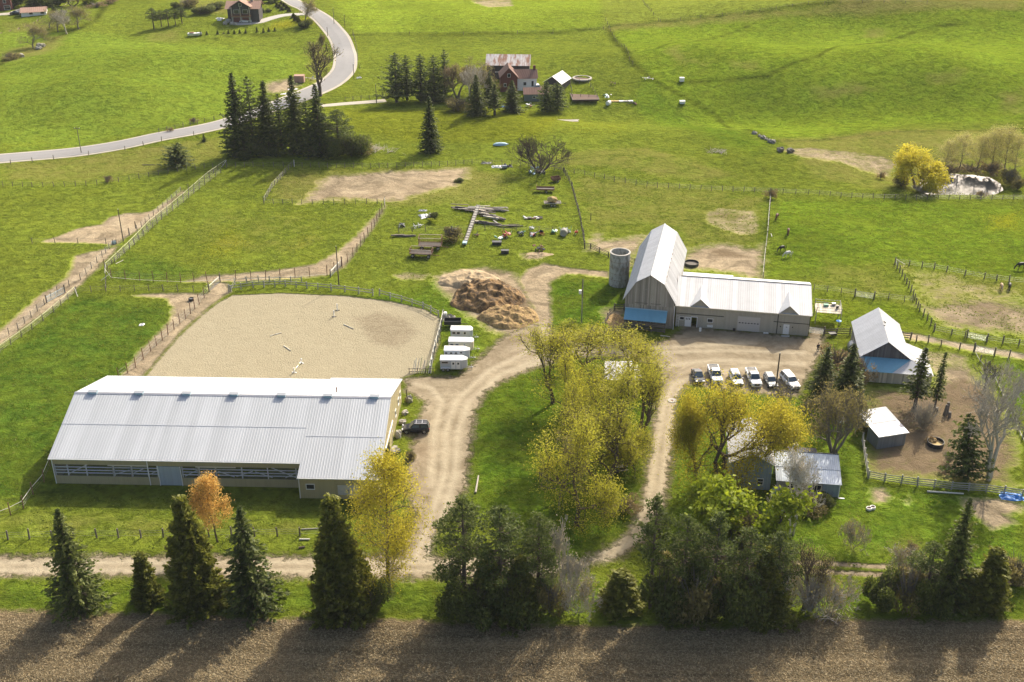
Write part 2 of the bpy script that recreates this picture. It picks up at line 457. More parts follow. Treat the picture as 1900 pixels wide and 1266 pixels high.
DIRT = [  # outline, strength
    ([(80, 449), (125, 432), (155, 421), (190, 417), (203, 403), (230, 397), (265, 395), (290, 388), (318, 368), (340, 353), (340, 357), (290, 402), (255, 428), (240, 438), (216, 454), (150, 451)], 1.0, 'sandy_patch'),
    ([(212, 458), (180, 466), (140, 475), (137, 493), (124, 515), (78, 545), (30, 588), (-40, 645), (-40, 672), (0, 640), (60, 597), (130, 547), (190, 490), (222, 457)], 1.0, 'dirt_path'),
    ([(222, 702), (250, 662), (318, 592), (322, 572), (308, 553), (245, 549), (300, 544), (385, 545), (396, 522), (420, 524), (428, 542), (395, 565), (340, 612), (262, 702)], 1.0, 'dirt_path'),
    ([(340, 523), (375, 511), (430, 509), (520, 500), (585, 490), (622, 470), (660, 438), (700, 393), (716, 381), (712, 394), (668, 458), (640, 497), (605, 513), (480, 521), (390, 525)], .9, 'dirt_path'),
    ([(560, 378), (590, 342), (610, 326), (700, 320), (800, 315), (868, 312), (872, 324), (850, 345), (822, 352), (780, 360), (745, 374), (700, 374), (640, 368)], .85, 'bare_earth'),
    ([(985, 604), (1024, 604), (1022, 560), (1020, 525), (1050, 508), (1128, 514), (1128, 504), (1060, 498), (1010, 488), (980, 500), (960, 520), (975, 545), (990, 575)], .95, 'dirt_track'),
    ([(1262, 498), (1266, 470), (1300, 458), (1340, 452), (1400, 462), (1420, 448), (1416, 518), (1360, 507), (1300, 500)], .85, 'barnyard'),
    ([(1086, 468), (1092, 440), (1110, 430), (1125, 445), (1180, 436), (1210, 436), (1195, 462), (1168, 500), (1140, 470), (1120, 470)], .72, 'barnyard'),
    ([(1300, 400), (1330, 385), (1400, 390), (1415, 420), (1400, 440), (1340, 430), (1310, 415)], .52, None),
    ([(1664, 489), (1720, 497), (1900, 540), (1960, 560), (1960, 660), (1900, 632), (1830, 626), (1740, 612), (1700, 550)], .42, 'dirt_paddock'),
    ([(1700, 570), (1760, 558), (1820, 552), (1900, 565), (1960, 575), (1960, 640), (1900, 625), (1830, 618), (1748, 606)], .66, 'dirt_paddock'),
    ([(1668, 618), (1690, 618), (1740, 628), (1830, 644), (1900, 656), (1990, 668), (1990, 682), (1900, 668), (1820, 656), (1740, 639), (1690, 632)], .85, 'dirt_track'),
    ([(1608, 735), (1616, 716), (1720, 728), (1740, 670), (1790, 668), (1812, 690), (1840, 720), (1866, 765), (1880, 800), (1892, 850), (1885, 905), (1800, 898), (1612, 882), (1604, 845), (1600, 780)], .74, 'dirt_paddock'),
    ([(1690, 650), (1745, 650), (1800, 660), (1812, 690), (1740, 700)], .55, None),
    ([(1778, 922), (1830, 924), (1880, 928), (1904, 944), (1872, 958), (1888, 972), (1842, 986), (1822, 966), (1796, 952)], .85, None),
    ([(1612, 908), (1640, 906), (1655, 920), (1645, 934), (1618, 932)], .8, None),
    ([(1664, 922), (1690, 916), (1704, 928), (1690, 940), (1668, 936)], .55, None),
    ([(1440, 276), (1500, 274), (1560, 280), (1640, 290), (1668, 305), (1650, 330), (1600, 318), (1560, 303), (1480, 292)], .6, None),
    ([(836, 505), (900, 496), (950, 505), (975, 530), (990, 560), (1012, 600), (1000, 625), (930, 620), (880, 590), (845, 562), (815, 535), (806, 515)], .95, 'bare_earth'),
    ([(722, 510), (760, 503), (800, 508), (790, 520), (740, 522)], .6, None),
    ([(965, 470), (1000, 466), (1020, 474), (1000, 484), (968, 482)], .7, None),
    ([(1120, 575), (1160, 573), (1163, 612), (1130, 612)], .95, 'bare_earth'),
    ([(870, 0), (950, -4), (955, 12), (905, 14)], .6, None),
    ([(575, 190), (560, 175), (575, 140), (600, 132), (610, 150)], .3, None),
    ([(485, 165), (495, 152), (540, 146), (560, 158), (545, 168), (500, 176)], .8, 'gravel_pad'),
    ([(1000, 158), (1020, 158), (1022, 168), (975, 170), (968, 160)], .7, None),
    ([(1520, 650), (1560, 640), (1590, 655), (1590, 690), (1530, 690)], .4, None),
    ([(752, 790), (746, 805), (760, 812), (770, 800)], .9, None),
    ([(600, 255), (700, 285), (720, 275), (690, 262)], .5, None),
    ([(1260, 600), (1300, 600), (1300, 618), (1262, 616)], .7, None),
]
FIELD = [[(-700, 1128), (0, 1131), (300, 1140), (600, 1149), (1000, 1158), (1350, 1166), (1460, 1150), (1900, 1152), (2700, 1140), (2700, 1900), (-700, 1900)]]
DRY = [([(770, 790), (800, 800), (815, 940), (800, 1020), (770, 1000), (755, 880)], .5), ([(1290, 612), (1500, 628), (1480, 650), (1290, 640)], .45), ([(960, 600), (1010, 600), (1000, 660), (930, 680), (900, 660)], .45), ([(500, 322), (560, 312), (700, 312), (880, 306), (960, 330), (930, 380), (720, 385), (700, 378), (492, 376)], .55),
       ([(0, 340), (0, 300), (300, 265), (420, 250), (420, 300), (250, 330)], .5),
       ([(1050, 320), (1430, 365), (1425, 460), (1265, 460), (1240, 425), (1200, 425), (1085, 440)], .42),
       ([(1110, 45), (1280, 34), (1500, 14), (1900, 9), (1900, 24), (1500, 30), (1280, 52), (1120, 60)], .55),
       ([(1200, 92), (1260, 85), (1290, 105), (1330, 125), (1260, 125)], .45),
       ([(1500, 160), (1580, 150), (1640, 165), (1560, 185), (1495, 180)], .6),
       ([(1600, 55), (1640, 50), (1650, 65), (1600, 72)], .6),
       ([(1700, 130), (1800, 125), (1800, 155), (1690, 155)], .45), ([(1850, 170), (1900, 165), (1900, 215), (1850, 205)], .6),
       ([(1350, 115), (1410, 108), (1410, 130), (1350, 132)], .55),
       ([(1430, 255), (1640, 240), (1900, 235), (1900, 345), (1700, 365), (1500, 330)], .5),
       ([(0, 940), (100, 945), (600, 965), (700, 960), (700, 985), (0, 990)], .5), ([(40, 930), (560, 945), (600, 975), (0, 985)], .35),
       ([(960, 290), (1200, 270), (1400, 330), (1300, 345), (1060, 312)], .45),
       ([(1660, 490), (1900, 525), (1900, 600), (1735, 605)], .55), ([(1500, 470), (1660, 500), (1720, 575), (1510, 540)], .35),
       ([(380, 380), (560, 400), (620, 440), (560, 480), (380, 470), (330, 430)], .3),
       ([(0, 95), (130, 60), (90, 100), (0, 120)], .6), ([(0, 40), (150, 40), (100, 60), (0, 62)], .5),
       ([(1640, 960), (1560, 1000), (1480, 1040), (1800, 1050), (1700, 990)], .35),
       ([(1100, 620), (1230, 625), (1215, 640), (1120, 640)], .2),
       ([(560, 100), (600, 80), (625, 120), (600, 150), (565, 160)], .5),
       ([(270, 60), (350, 50), (340, 80), (260, 78)], .45), ([(330, 0), (430, 0), (430, 30), (350, 30)], .5),
       ([(1810, 640), (1900, 690), (1900, 900), (1880, 900), (1866, 760)], .45)]
YEL = [([(510, 40), (560, 32), (600, 30), (590, 44), (520, 55), (480, 58)], .55), ([(1820, 400), (1900, 385), (1900, 430), (1830, 430)], .5), ([(960, 245), (1010, 215), (1180, 225), (1160, 255), (1000, 255)], .3),
       ([(400, 420), (440, 415), (480, 450), (440, 480), (350, 490), (370, 460)], .35), ([(540, 430), (600, 430), (560, 480), (530, 470)], .3),
       ([(1510, 545), (1590, 555), (1600, 580), (1510, 600)], .3), ([(600, 175), (620, 60), (700, 60), (660, 190)], .2), ([(1500, 900), (1540, 920), (1530, 960), (1450, 950)], .4),
       ([(0, 280), (200, 250), (0, 265)], .3)]
MUD = [([(1608, 735), (1616, 716), (1720, 728), (1790, 700), (1850, 740), (1892, 850), (1885, 905), (1612, 882), (1600, 780)], .95), ([(1700, 560), (1800, 552), (1960, 570), (1960, 640), (1748, 606)], .42), ([(1310, 400), (1350, 395), (1395, 400), (1360, 412)], .8), ([(1310, 462), (1345, 460), (1400, 480), (1330, 478)], .8), ([(1780, 560), (1840, 555), (1890, 575), (1850, 590), (1790, 580)], .6),
       ([(650, 592), (700, 575), (760, 590), (780, 620), (740, 650), (690, 640)], .62), ([(865, 735), (893, 725), (888, 745), (880, 762), (862, 755)], .4), ([(1368, 616), (1412, 618), (1405, 632), (1372, 630)], .7),
       ([(790, 816), (812, 816), (810, 838), (788, 838)], .3), ([(860, 515), (940, 520), (985, 560), (990, 605), (930, 590), (870, 560)], .75), ([(1640, 740), (1720, 745), (1740, 790), (1690, 800), (1640, 780)], .7),
       ([(1690, 800), (1780, 810), (1800, 880), (1700, 880)], .4), ([(700, 330), (780, 332), (800, 350), (740, 360), (715, 350)], .35), ([(1400, 440), (1417, 430), (1417, 470), (1405, 470)], .4)]
GRASS_TINT = [([(0, 60), (180, 60), (300, 80), (560, 95), (560, 130), (420, 222), (150, 270), (0, 285)], (.130, .225, .018), 8),
          ([(600, -20), (1120, -20), (1120, 50), (960, 62), (660, 62)], (.15, .245, .016), 6), ([(1120, 45), (1300, 30), (1500, 7), (1950, 3), (1950, -60), (1110, -60)], (.15, .22, .022), 3),
          ([(1140, 60), (1280, 40), (1900, 20), (1950, 220), (1700, 230), (1500, 255), (1430, 255), (1200, 150)], (.122, .215, .012), 5),
          ([(1200, 150), (1430, 265), (1400, 290), (1250, 235), (1170, 190)], (.085, .17, .010), 6),
          ([(1430, 370), (1900, 380), (1950, 520), (1660, 485), (1425, 515)], (.095, .18, .010), 6),
          ([(230, 560), (320, 570), (320, 592), (150, 780), (90, 850), (30, 930), (-100, 930), (-100, 700), (60, 620), (140, 545)], (.055, .125, .010), 5),
          ([(905, 728), (985, 688), (1110, 660), (1215, 680), (1200, 850), (1180, 960), (1060, 1040), (870, 940), (880, 780)], (.062, .135, .008), 4),
          ([(0, 1075), (800, 1078), (1400, 1090), (1900, 1085), (1900, 1150), (0, 1130)], (.070, .135, .010), 4),
          ([(1250, 740), (1480, 740), (1600, 740), (1600, 900), (1900, 920), (1900, 1060), (1240, 1040)], (.075, .155, .010), 4),
          ([(600, 200), (860, 200), (1050, 215), (1000, 260), (740, 262), (640, 240)], (.12, .17, .010), 6),
          ([(1020, 520), (1150, 520), (1160, 610), (1030, 610)], (.06, .135, .008), 3),
          ([(90, 840), (50, 900), (70, 940), (700, 950), (700, 925), (560, 925), (105, 897)], (.055, .10, .010), 3),  # grass darkened in the outline of the hall's cast shadow
          ([(200, 510), (240, 470), (360, 500), (330, 522), (210, 518)], (.07, .145, .012), 4),
          ([(1505, 545), (1620, 560), (1710, 570), (1735, 615), (1500, 600)], (.105, .18, .010), 3), ([(640, 560), (820, 520), (900, 620), (860, 690), (820, 690), (820, 580)], (.075, .155, .010), 4),
          ([(1840, 660), (1950, 690), (1950, 770), (1880, 760)], (.075, .165, .01), 4)]

NS = 0.00144            # ~3 px
tt = np.arange(-0.64, 0.6401, NS)
tt = np.concatenate([[-1.6, -1.2, -.95, -.8, -.7], tt, [.7, .8, .95, 1.2, 1.6]])
rows = [30., 45., 60., 72., 80., 85.]
d = 88.0
while d < 640:
    rows.append(d); d += 3.0 * (d * d + 1e4) / (FPX * 100)
rows += [680., 760., 900., 1150., 1600., 2400., 3600.]
rows = np.array(rows)
TT, DD = np.meshgrid(tt, rows)
ZC = DD * _c + CAMH * _s
GX = TT * ZC; GY = DD.copy()
GZ = hterr(GX, GY)
POND = wpoly([(1703, 346), (1712, 332), (1730, 325), (1760, 321), (1800, 320), (1838, 324), (1858, 334), (1864, 345), (1848, 353), (1820, 356), (1770, 355), (1725, 355)])
pz = at(1780, 340)[2]
sp = sdf(POND, GX, GY)
GZ = np.where(sp < 3, GZ + (np.minimum(pz - .25, GZ) - GZ) * np.clip((3 - sp) / 3, 0, 1), GZ)
GZ = np.where(sp < .8, GZ - np.clip((.5 - sp) * .35 + .08 * np.sin(GX * .9 + 2 * np.sin(GY * .7)) * np.cos(GY * 1.3), -.1, 1.0), GZ)
rs = np.random.RandomState(5)

def mask(polys, w=2.5, strengths=None):
    o = np.zeros(GX.shape)
    for i, p in enumerate(polys):
        s = sdf(wpoly(p), GX, GY)
        k = 1.0 if strengths is None else strengths[i]
        o = np.maximum(o, k * np.clip(.5 - s / w, 0, 1))
    return o

m_gravel = mask(GRAVEL, 4.0)
m_sand = mask(SAND, 2.0)
m_field = mask(FIELD, 3.0)
m_dirt = np.zeros(GX.shape); dirt_id = np.zeros(GX.shape, int)
for i, (p, k, nm) in enumerate(DIRT):
    s = sdf(wpoly(p), GX, GY)
    m_dirt = np.maximum(m_dirt, k * np.clip(.5 - s / (3.0 if nm in ('dirt_path', 'dirt_track', 'sandy_patch', None) else 6.5), 0, 1))
    if nm: dirt_id = np.where(s < 0, i + 1, dirt_id)
for p, wd in [([(1475, 1043), (1560, 1047), (1700, 1055), (1910, 1062), (2100, 1072)], .2), ([(1475, 1058), (1610, 1065), (1910, 1084), (2100, 1096)], .2),
              ([(0, 62), (60, 45), (110, 15), (130, 5)], 0.01)]:
    m_gravel = np.maximum(m_gravel, .8 * np.clip(1 - (ldf(wpoly(p), GX, GY) - wd) / .9, 0, 1))
m_dry = np.zeros(GX.shape)
for p, k in DRY: m_dry = np.maximum(m_dry, k * np.clip(.5 - sdf(wpoly(p), GX, GY) / 9.0, 0, 1))
m_yel = np.zeros(GX.shape)
for p, k in YEL: m_yel = np.maximum(m_yel, k * np.clip(.5 - sdf(wpoly(p), GX, GY) / 7.0, 0, 1))
m_mud = np.zeros(GX.shape)
for p, k in MUD: m_mud = np.maximum(m_mud, k * np.clip(.5 - sdf(wpoly(p), GX, GY) / 3.5, 0, 1))
gc = np.ones(GX.shape + (3,)) * np.array([.150, .195, .022])
for p, c, w in GRASS_TINT:
    a = np.clip(.5 - sdf(wpoly(p), GX, GY) / w, 0, 1)[..., None]
    gc = gc * (1 - a) + np.array((c[0] * 1.30 + .006, c[1] * 1.12, c[2] * 1.5)) * a
# rank, unmown bands along the hedge lines and field drains, with the bank's shadow painted in
RANK_SHADE = [([(640, 66), (700, 63), (860, 64), (1000, 62), (1110, 52), (1180, 46), (1280, 34), (1380, 27), (1430, 18), (1500, 7), (1600, 7), (1900, 9)], 1.6),
        ([(1128, 52), (1140, 75), (1165, 105), (1178, 122)], 1.2), ([(1220, 90), (1300, 75), (1390, 47)], .8), ([(1425, 140), (1470, 118), (1520, 104), (1600, 82), (1700, 58), (1820, 38)], .8),
        ([(1178, 122), (1230, 160), (1330, 215), (1430, 262), (1500, 262), (1640, 246), (1900, 238)], 1.0), ([(1240, 150), (1330, 152), (1430, 140)], .7),
        ([(0, 120), (60, 95), (110, 68), (180, 35), (210, 0)], 1.5), ([(380, 75), (440, 66), (560, 62)], .8)]
m_rank_shade = np.zeros(GX.shape)
for p, wd in RANK_SHADE: m_rank_shade = np.maximum(m_rank_shade, np.clip(1.2 - ldf(wpoly(p), GX, GY) / (wd * 1.4), 0, 1))
gc = gc * (1 - .62 * np.clip(m_rank_shade, 0, 1)[..., None])

m_trk = np.zeros(GX.shape)
TRK = [[(-300, 1044), (0, 1044), (400, 1044), (700, 1044), (1000, 1046)], [(-300, 1058), (0, 1058), (400, 1059), (700, 1060), (1000, 1060), (1060, 1056), (1130, 1036), (1190, 990), (1222, 930)], [(1060, 1046), (1125, 1024), (1172, 985), (1203, 925)],
       [(1205, 925), (1216, 850), (1230, 760), (1250, 712), (1320, 690), (1420, 680)], [(1222, 930), (1234, 850), (1246, 760), (1262, 722)], [(790, 1040), (820, 960), (845, 880), (850, 800), (870, 745), (930, 695), (1000, 665), (1080, 652), (1200, 655), (1350, 650), (1490, 655)],
       [(770, 1040), (800, 960), (825, 880), (828, 800), (845, 745), (905, 690), (985, 650), (1010, 620), (1000, 560), (1010, 520), (1060, 505)], [(800, 900), (805, 800), (820, 745), (800, 720), (770, 712)], [(1230, 680), (1330, 668), (1490, 676)], [(950, 690), (1050, 655), (1230, 645), (1400, 636)], [(985, 590), (985, 545), (1000, 515), (1050, 500)]]
for p in TRK: m_trk = np.maximum(m_trk, np.clip(1 - ldf(wpoly(p), GX, GY) / 1.1, 0, 1))
def ground_material():
    m = bpy.data.materials.new('ground cover')
    m.use_nodes = True
    nt = m.node_tree; N = nt.nodes; L = nt.links
    b = N['Principled BSDF']; b.inputs['Roughness'].default_value = .95; b.inputs['Specular IOR Level'].default_value = .0
    geo = N.new('ShaderNodeNewGeometry')
    pos = geo.outputs['Position']
    def noise(sc, det=4, rough=.6, stretch=None, dist=0.0):
        n = N.new('ShaderNodeTexNoise'); n.inputs['Scale'].default_value = sc; n.inputs['Detail'].default_value = det
        n.inputs['Roughness'].default_value = rough; n.inputs['Distortion'].default_value = dist
        if stretch:
            mp = N.new('ShaderNodeMapping'); mp.inputs['Scale'].default_value = stretch[:3]
            if len(stretch) > 3: mp.inputs['Rotation'].default_value = (0, 0, stretch[3])
            L.new(pos, mp.inputs[0]); L.new(mp.outputs[0], n.inputs[0])
        else: L.new(pos, n.inputs[0])
        return n.outputs[0]
    def math_(op, a, b_=None, c_=None, clamp=False):
        n = N.new('ShaderNodeMath'); n.operation = op; n.use_clamp = clamp
        for i, v in enumerate((a, b_, c_)):
            if v is None: continue
            if isinstance(v, (int, float)): n.inputs[i].default_value = v
            else: L.new(v, n.inputs[i])
        return n.outputs[0]
    def mix(f, a, b_):
        n = N.new('ShaderNodeMix'); n.data_type = 'RGBA'
        if isinstance(f, (int, float)): n.inputs[0].default_value = f
        else: L.new(f, n.inputs[0])
        for i, v in ((6, a), (7, b_)):
            if isinstance(v, tuple): n.inputs[i].default_value = (*v, 1)
            else: L.new(v, n.inputs[i])
        return n.outputs[2]
    def scale(c_, f):
        n = N.new('ShaderNodeVectorMath'); n.operation = 'SCALE'
        L.new(c_, n.inputs[0]); L.new(f, n.inputs['Scale']); return n.outputs[0]
    def attr(nm):
        a = N.new('ShaderNodeAttribute'); a.attribute_name = nm
        s = N.new('ShaderNodeSeparateColor'); L.new(a.outputs['Color'], s.inputs[0])
        return a.outputs['Color'], s.outputs[0], s.outputs[1], s.outputs[2]
    gcol, _, _, _ = attr('gc')
    _, adirt, agrav, asand = attr('m1')
    _, afield, adry, amud = attr('m2')
    _, ayel, arank_shade, atrk = attr('m3')
    nbig = noise(.025, 3, .5); nmid = noise(.16, 4, .6); nfine = noise(.9, 5, .7); ntiny = noise(3.2, 3, .6)
    nclump = noise(.36, 7, .78, (1, 1.15, 1), .6)
    def weight(a, n, amp, k):      # ragged threshold
        t = math_('MULTIPLY_ADD', n, amp, -.5 * amp)
        s = math_('ADD', a, t)
        return math_('MULTIPLY_ADD', math_('SUBTRACT', s, .5), k, .5, True)
    # grass
    g = mix(math_('MULTIPLY', nmid, 1.0, None, True), scale(gcol, math_('MULTIPLY_ADD', nbig, 1.0, .42)), scale(gcol, math_('MULTIPLY_ADD', nbig, .9, .70)))
    g = mix(math_('MULTIPLY_ADD', nclump, 5.0, -2.1, True), scale(g, math_('MULTIPLY_ADD', nfine, 1.2, .10)), scale(g, math_('MULTIPLY_ADD', nfine, 1.5, .55)))
    g = mix(math_('MULTIPLY', weight(math_('MULTIPLY', nfine, 1.0), nmid, 1.2, 3.0), .34), g, (.19, .21, .02))
    wd = weight(adry, math_('ADD', math_('MULTIPLY', nmid, .5), math_('MULTIPLY', nclump, .5)), 1.5, 2.0)
    g = mix(math_('MULTIPLY', wd, .85), g, mix(nfine, (.16, .145, .03), (.32, .285, .10)))
    wy = weight(ayel, ntiny, 1.6, 2.2)
    g = mix(math_('MULTIPLY', wy, .8), g, (.36, .33, .015))
    # bare earth
    e = mix(nmid, (.225, .17, .105), (.40, .33, .22))
    e = mix(math_('MULTIPLY_ADD', noise(.09, 4, .6, None, 2.5), 4.5, -1.7, True), scale(e, math_('ADD', .72, 0.0)), scale(e, math_('ADD', 1.22, 0.0)))
    e = scale(e, math_('MULTIPLY_ADD', nfine, .9, .55))
    e = mix(math_('MULTIPLY', weight(amud, nfine, .8, 2.5), .8), e, (.15, .11, .066))
    # gravel with wheel streaks
    st = noise(.13, 6, .68, None, 1.6)
    gr = mix(math_('MULTIPLY_ADD', st, 3.4, -1.2, True), (.19, .152, .098), (.325, .272, .185))
    gr = scale(gr, math_('MULTIPLY_ADD', nfine, .5, .76))
    gr = mix(math_('MULTIPLY', math_('MULTIPLY', atrk, math_('MULTIPLY_ADD', nfine, 1.6, .05, True)), .85), gr, (.42, .362, .255))
    gr = mix(math_('MULTIPLY', weight(adry, nmid, 1.2, 2.0), .5), gr, (.22, .16, .105))
    gr = mix(math_('MULTIPLY', weight(amud, nmid, .8, 2.0), .55), gr, (.20, .15, .11))
    # riding sand
    sn = mix(noise(.3, 5, .7, None, 1.5), (.275, .238, .155), (.385, .34, .232))
    sn = scale(sn, math_('MULTIPLY_ADD', ntiny, .34, .83))
    sn = mix(math_('MULTIPLY', weight(amud, noise(.5, 5, .8, None, 2.0), 1.5, 2.2), .75), sn, (.20, .16, .105))
    # crop residue field
    vor = N.new('ShaderNodeTexVoronoi'); vor.inputs['Scale'].default_value = 1.5; vor.feature = 'DISTANCE_TO_EDGE'
    mpv = N.new('ShaderNodeMapping'); mpv.inputs['Scale'].default_value = (.8, 1.5, 1)
    ds = N.new('ShaderNodeTexNoise'); ds.inputs['Scale'].default_value = 1.6; ds.inputs['Detail'].default_value = 2; L.new(pos, ds.inputs[0])
    vm = N.new('ShaderNodeVectorMath'); vm.operation = 'ADD'; L.new(pos, vm.inputs[0]); L.new(ds.outputs['Color'], vm.inputs[1])
    L.new(vm.outputs[0], mpv.inputs[0]); L.new(mpv.outputs[0], vor.inputs[0])
    curl = math_('MULTIPLY_ADD', vor.outputs['Distance'], -9.0, 1.15, True)
    fd = mix(math_('MULTIPLY', nfine, 1.0), (.15, .112, .062), (.28, .215, .125))
    fd = mix(math_('MULTIPLY', math_('MULTIPLY', curl, math_('MULTIPLY_ADD', ntiny, 2.6, -.7, True)), .85), fd, (.50, .40, .23))
    fd = mix(math_('MULTIPLY_ADD', noise(.06, 3, .6, (.25, 1.6, 1)), 1.4, -.5, True), fd, scale(fd, math_('ADD', .70, 0.0)))
    fd = mix(math_('MULTIPLY_ADD', noise(.75, 2, .5, (.03, 1, 1, R(1.2))), 3.0, -1.0, True), scale(fd, math_('ADD', .74, 0.0)), scale(fd, math_('ADD', 1.16, 0.0)))
    col = g
    wdirt = weight(adirt, math_('ADD', math_('MULTIPLY', nclump, .5), math_('ADD', math_('MULTIPLY', nfine, .25), math_('MULTIPLY', nmid, .25))), 1.9, 2.6)
    col = mix(wdirt, col, e)
    wgr = weight(agrav, math_('ADD', math_('MULTIPLY', nfine, .5), math_('MULTIPLY', nclump, .5)), 2.0, 2.8); col = mix(wgr, col, gr)
    wsa = weight(asand, nfine, .7, 3.5); col = mix(wsa, col, sn)
    wfi = weight(afield, nclump, 1.8, 3.0); col = mix(wfi, col, fd)
    L.new(col, b.inputs['Base Color'])
    # relief
    hg = math_('ADD', math_('MULTIPLY', nclump, .62), math_('MULTIPLY', nfine, .28))
    soft = math_('MAXIMUM', math_('MAXIMUM', wgr, wsa), math_('MULTIPLY', wdirt, .7))
    hg = math_('MULTIPLY', hg, math_('MULTIPLY_ADD', soft, -.85, 1.0))
    hh = math_('ADD', hg, math_('MULTIPLY', math_('MULTIPLY', ntiny, wsa), .10))
    hh = math_('ADD', hh, math_('MULTIPLY', math_('MULTIPLY', curl, wfi), .10))
    bp = N.new('ShaderNodeBump'); bp.inputs['Strength'].default_value = 1.0; bp.inputs['Distance'].default_value = 2.2
    L.new(hh, bp.inputs['Height']); L.new(bp.outputs[0], b.inputs['Normal'])
    return m
GMAT = ground_material()

nr, nc = GX.shape
# each cell of the one sheet goes to the surface it shows, so neighbours share their edge exactly
cell = lambda a: .25 * (a[:-1, :-1] + a[1:, :-1] + a[:-1, 1:] + a[1:, 1:])
cg, cs_, cf, cd = cell(m_gravel), cell(m_sand), cell(m_field), cell(m_dirt)
cid = np.zeros(cg.shape, int)
names = ['grass_ground', 'gravel_driveway', 'sand_riding_arena', 'ploughed_field']
did = dirt_id[:-1, :-1]
for i, (p, k, nm) in enumerate(DIRT):
    if nm is None: continue
    m_ = (did == i + 1) & (cd > .38)
    if nm not in names: names.append(nm)
    cid[m_] = names.index(nm)
cid[cf > .5] = 3
cid[cs_ > .5] = 2
cid[cg > .5] = 1
vid = (np.arange(nr)[:, None] * nc + np.arange(nc)[None, :])
quad = np.stack([vid[:-1, :-1], vid[:-1, 1:], vid[1:, 1:], vid[1:, :-1]], -1).reshape(-1, 4)
cidf = cid.ravel()
co = np.stack([GX, GY, GZ], -1).reshape(-1, 3)
A_gc = gc.reshape(-1, 3)
A1 = np.stack([m_dirt, m_gravel, m_sand], -1).reshape(-1, 3)
A2 = np.stack([m_field, m_dry, m_mud], -1).reshape(-1, 3)
A3 = np.stack([m_yel, m_rank_shade, m_trk], -1).reshape(-1, 3)
for k, nm in enumerate(names):
    q = quad[cidf == k]
    if len(q) == 0: continue
    u, inv = np.unique(q.ravel(), return_inverse=True)
    me = bpy.data.meshes.new(nm)
    me.vertices.add(len(u)); me.vertices.foreach_set('co', co[u].astype(np.float32).ravel())
    me.loops.add(len(inv)); me.loops.foreach_set('vertex_index', inv.astype(np.int32))
    me.polygons.add(len(q)); me.polygons.foreach_set('loop_start', np.arange(0, 4 * len(q), 4, dtype=np.int32))
    for an, arr in (('gc', A_gc), ('m1', A1), ('m2', A2), ('m3', A3)):
        at_ = me.attributes.new(an, 'FLOAT_COLOR', 'POINT')
        c4 = np.ones((len(u), 4), np.float32); c4[:, :3] = arr[u]
        at_.data.foreach_set('color', c4.ravel())
    me.materials.append(GMAT)
    me.update(calc_edges=True)
    me.polygons.foreach_set('use_smooth', [True] * len(q))
    tag(add(nm, me), kind='structure')

# ground behind and around the drone, out to the horizon
far = MB()
gx = [-5000, -2500, -1200, -500, 0, 500, 1200, 2500, 5000]; gy = [-3000, -1200, -400, -60, 40, 300, 800, 1600, 3000, 6000]
V = [(x, y, -9 + (0 if y < 700 else 26 * min(3, (y - 560) / 900) * .55 + 1.0)) for y in gy for x in gx]
far.addv(V, [(j * 9 + i, j * 9 + i + 1, (j + 1) * 9 + i + 1, (j + 1) * 9 + i) for j in range(len(gy) - 1) for i in range(8)])
tag(far.build('far_fields', mat('far fields', (.09, .13, .02), .95, 0, nscale=.01, namp=.4)), kind='structure')

# pond surface
pb = MB()
cx, cy = POND.mean(0)
pp = [(x + (x - cx) * .06, y + (y - cy) * .06, pz - .42) for x, y in POND]
pb.addv(pp, [tuple(range(len(pp)))])
po = pb.build('pond', M['water'])
if po.data.polygons[0].normal.z < 0: po.data.flip_normals()
tag(po, kind='structure')

# ------------------------------------------------------------------ roads as real ribbons on the terrain
def smooth_path(P, n=8):
    P = [Vector(p) for p in P]
    out = []
    for i in range(len(P) - 1):
        p0 = P[max(i - 1, 0)]; p1 = P[i]; p2 = P[i + 1]; p3 = P[min(i + 2, len(P) - 1)]
        for k in range(n):
            t = k / n
            out.append(.5 * ((2 * p1) + (-p0 + p2) * t + (2 * p0 - 5 * p1 + 4 * p2 - p3) * t * t + (-p0 + 3 * p1 - 3 * p2 + p3) * t ** 3))
    out.append(P[-1])
    return out

def ribbon(name, pts, width, m, lift=.10, kind='structure', n=8):
    C = smooth_path([Vector(at(*p)[:2] + (0,)) for p in pts], n)
    V = []; Fc = []
    K = 7
    us = [-.5 - .45 / width, -.5, -.25, 0, .25, .5, .5 + .45 / width]
    for i, p in enumerate(C):
        a = C[max(i - 1, 0)]; b = C[min(i + 1, len(C) - 1)]
        t = (b - a); t.z = 0; t.normalize(); nrm = Vector((-t.y, t.x, 0))
        for j, u in enumerate(us):
            q = p + nrm * (u * width)
            V.append((q.x, q.y, H(q.x, q.y) + (lift if 0 < j < 6 else -.25) + (0.05 if j == 3 else 0)))
    for i in range(len(C) - 1):
        for j in range(K - 1):
            Fc.append((i * K + j, i * K + j + 1, (i + 1) * K + j + 1, (i + 1) * K + j))
    me = mesh_from(name, V, Fc, m, smooth=False)
    if me.polygons[3].normal.z < 0: me.flip_normals()
    return tag(add(name, me), kind=kind)

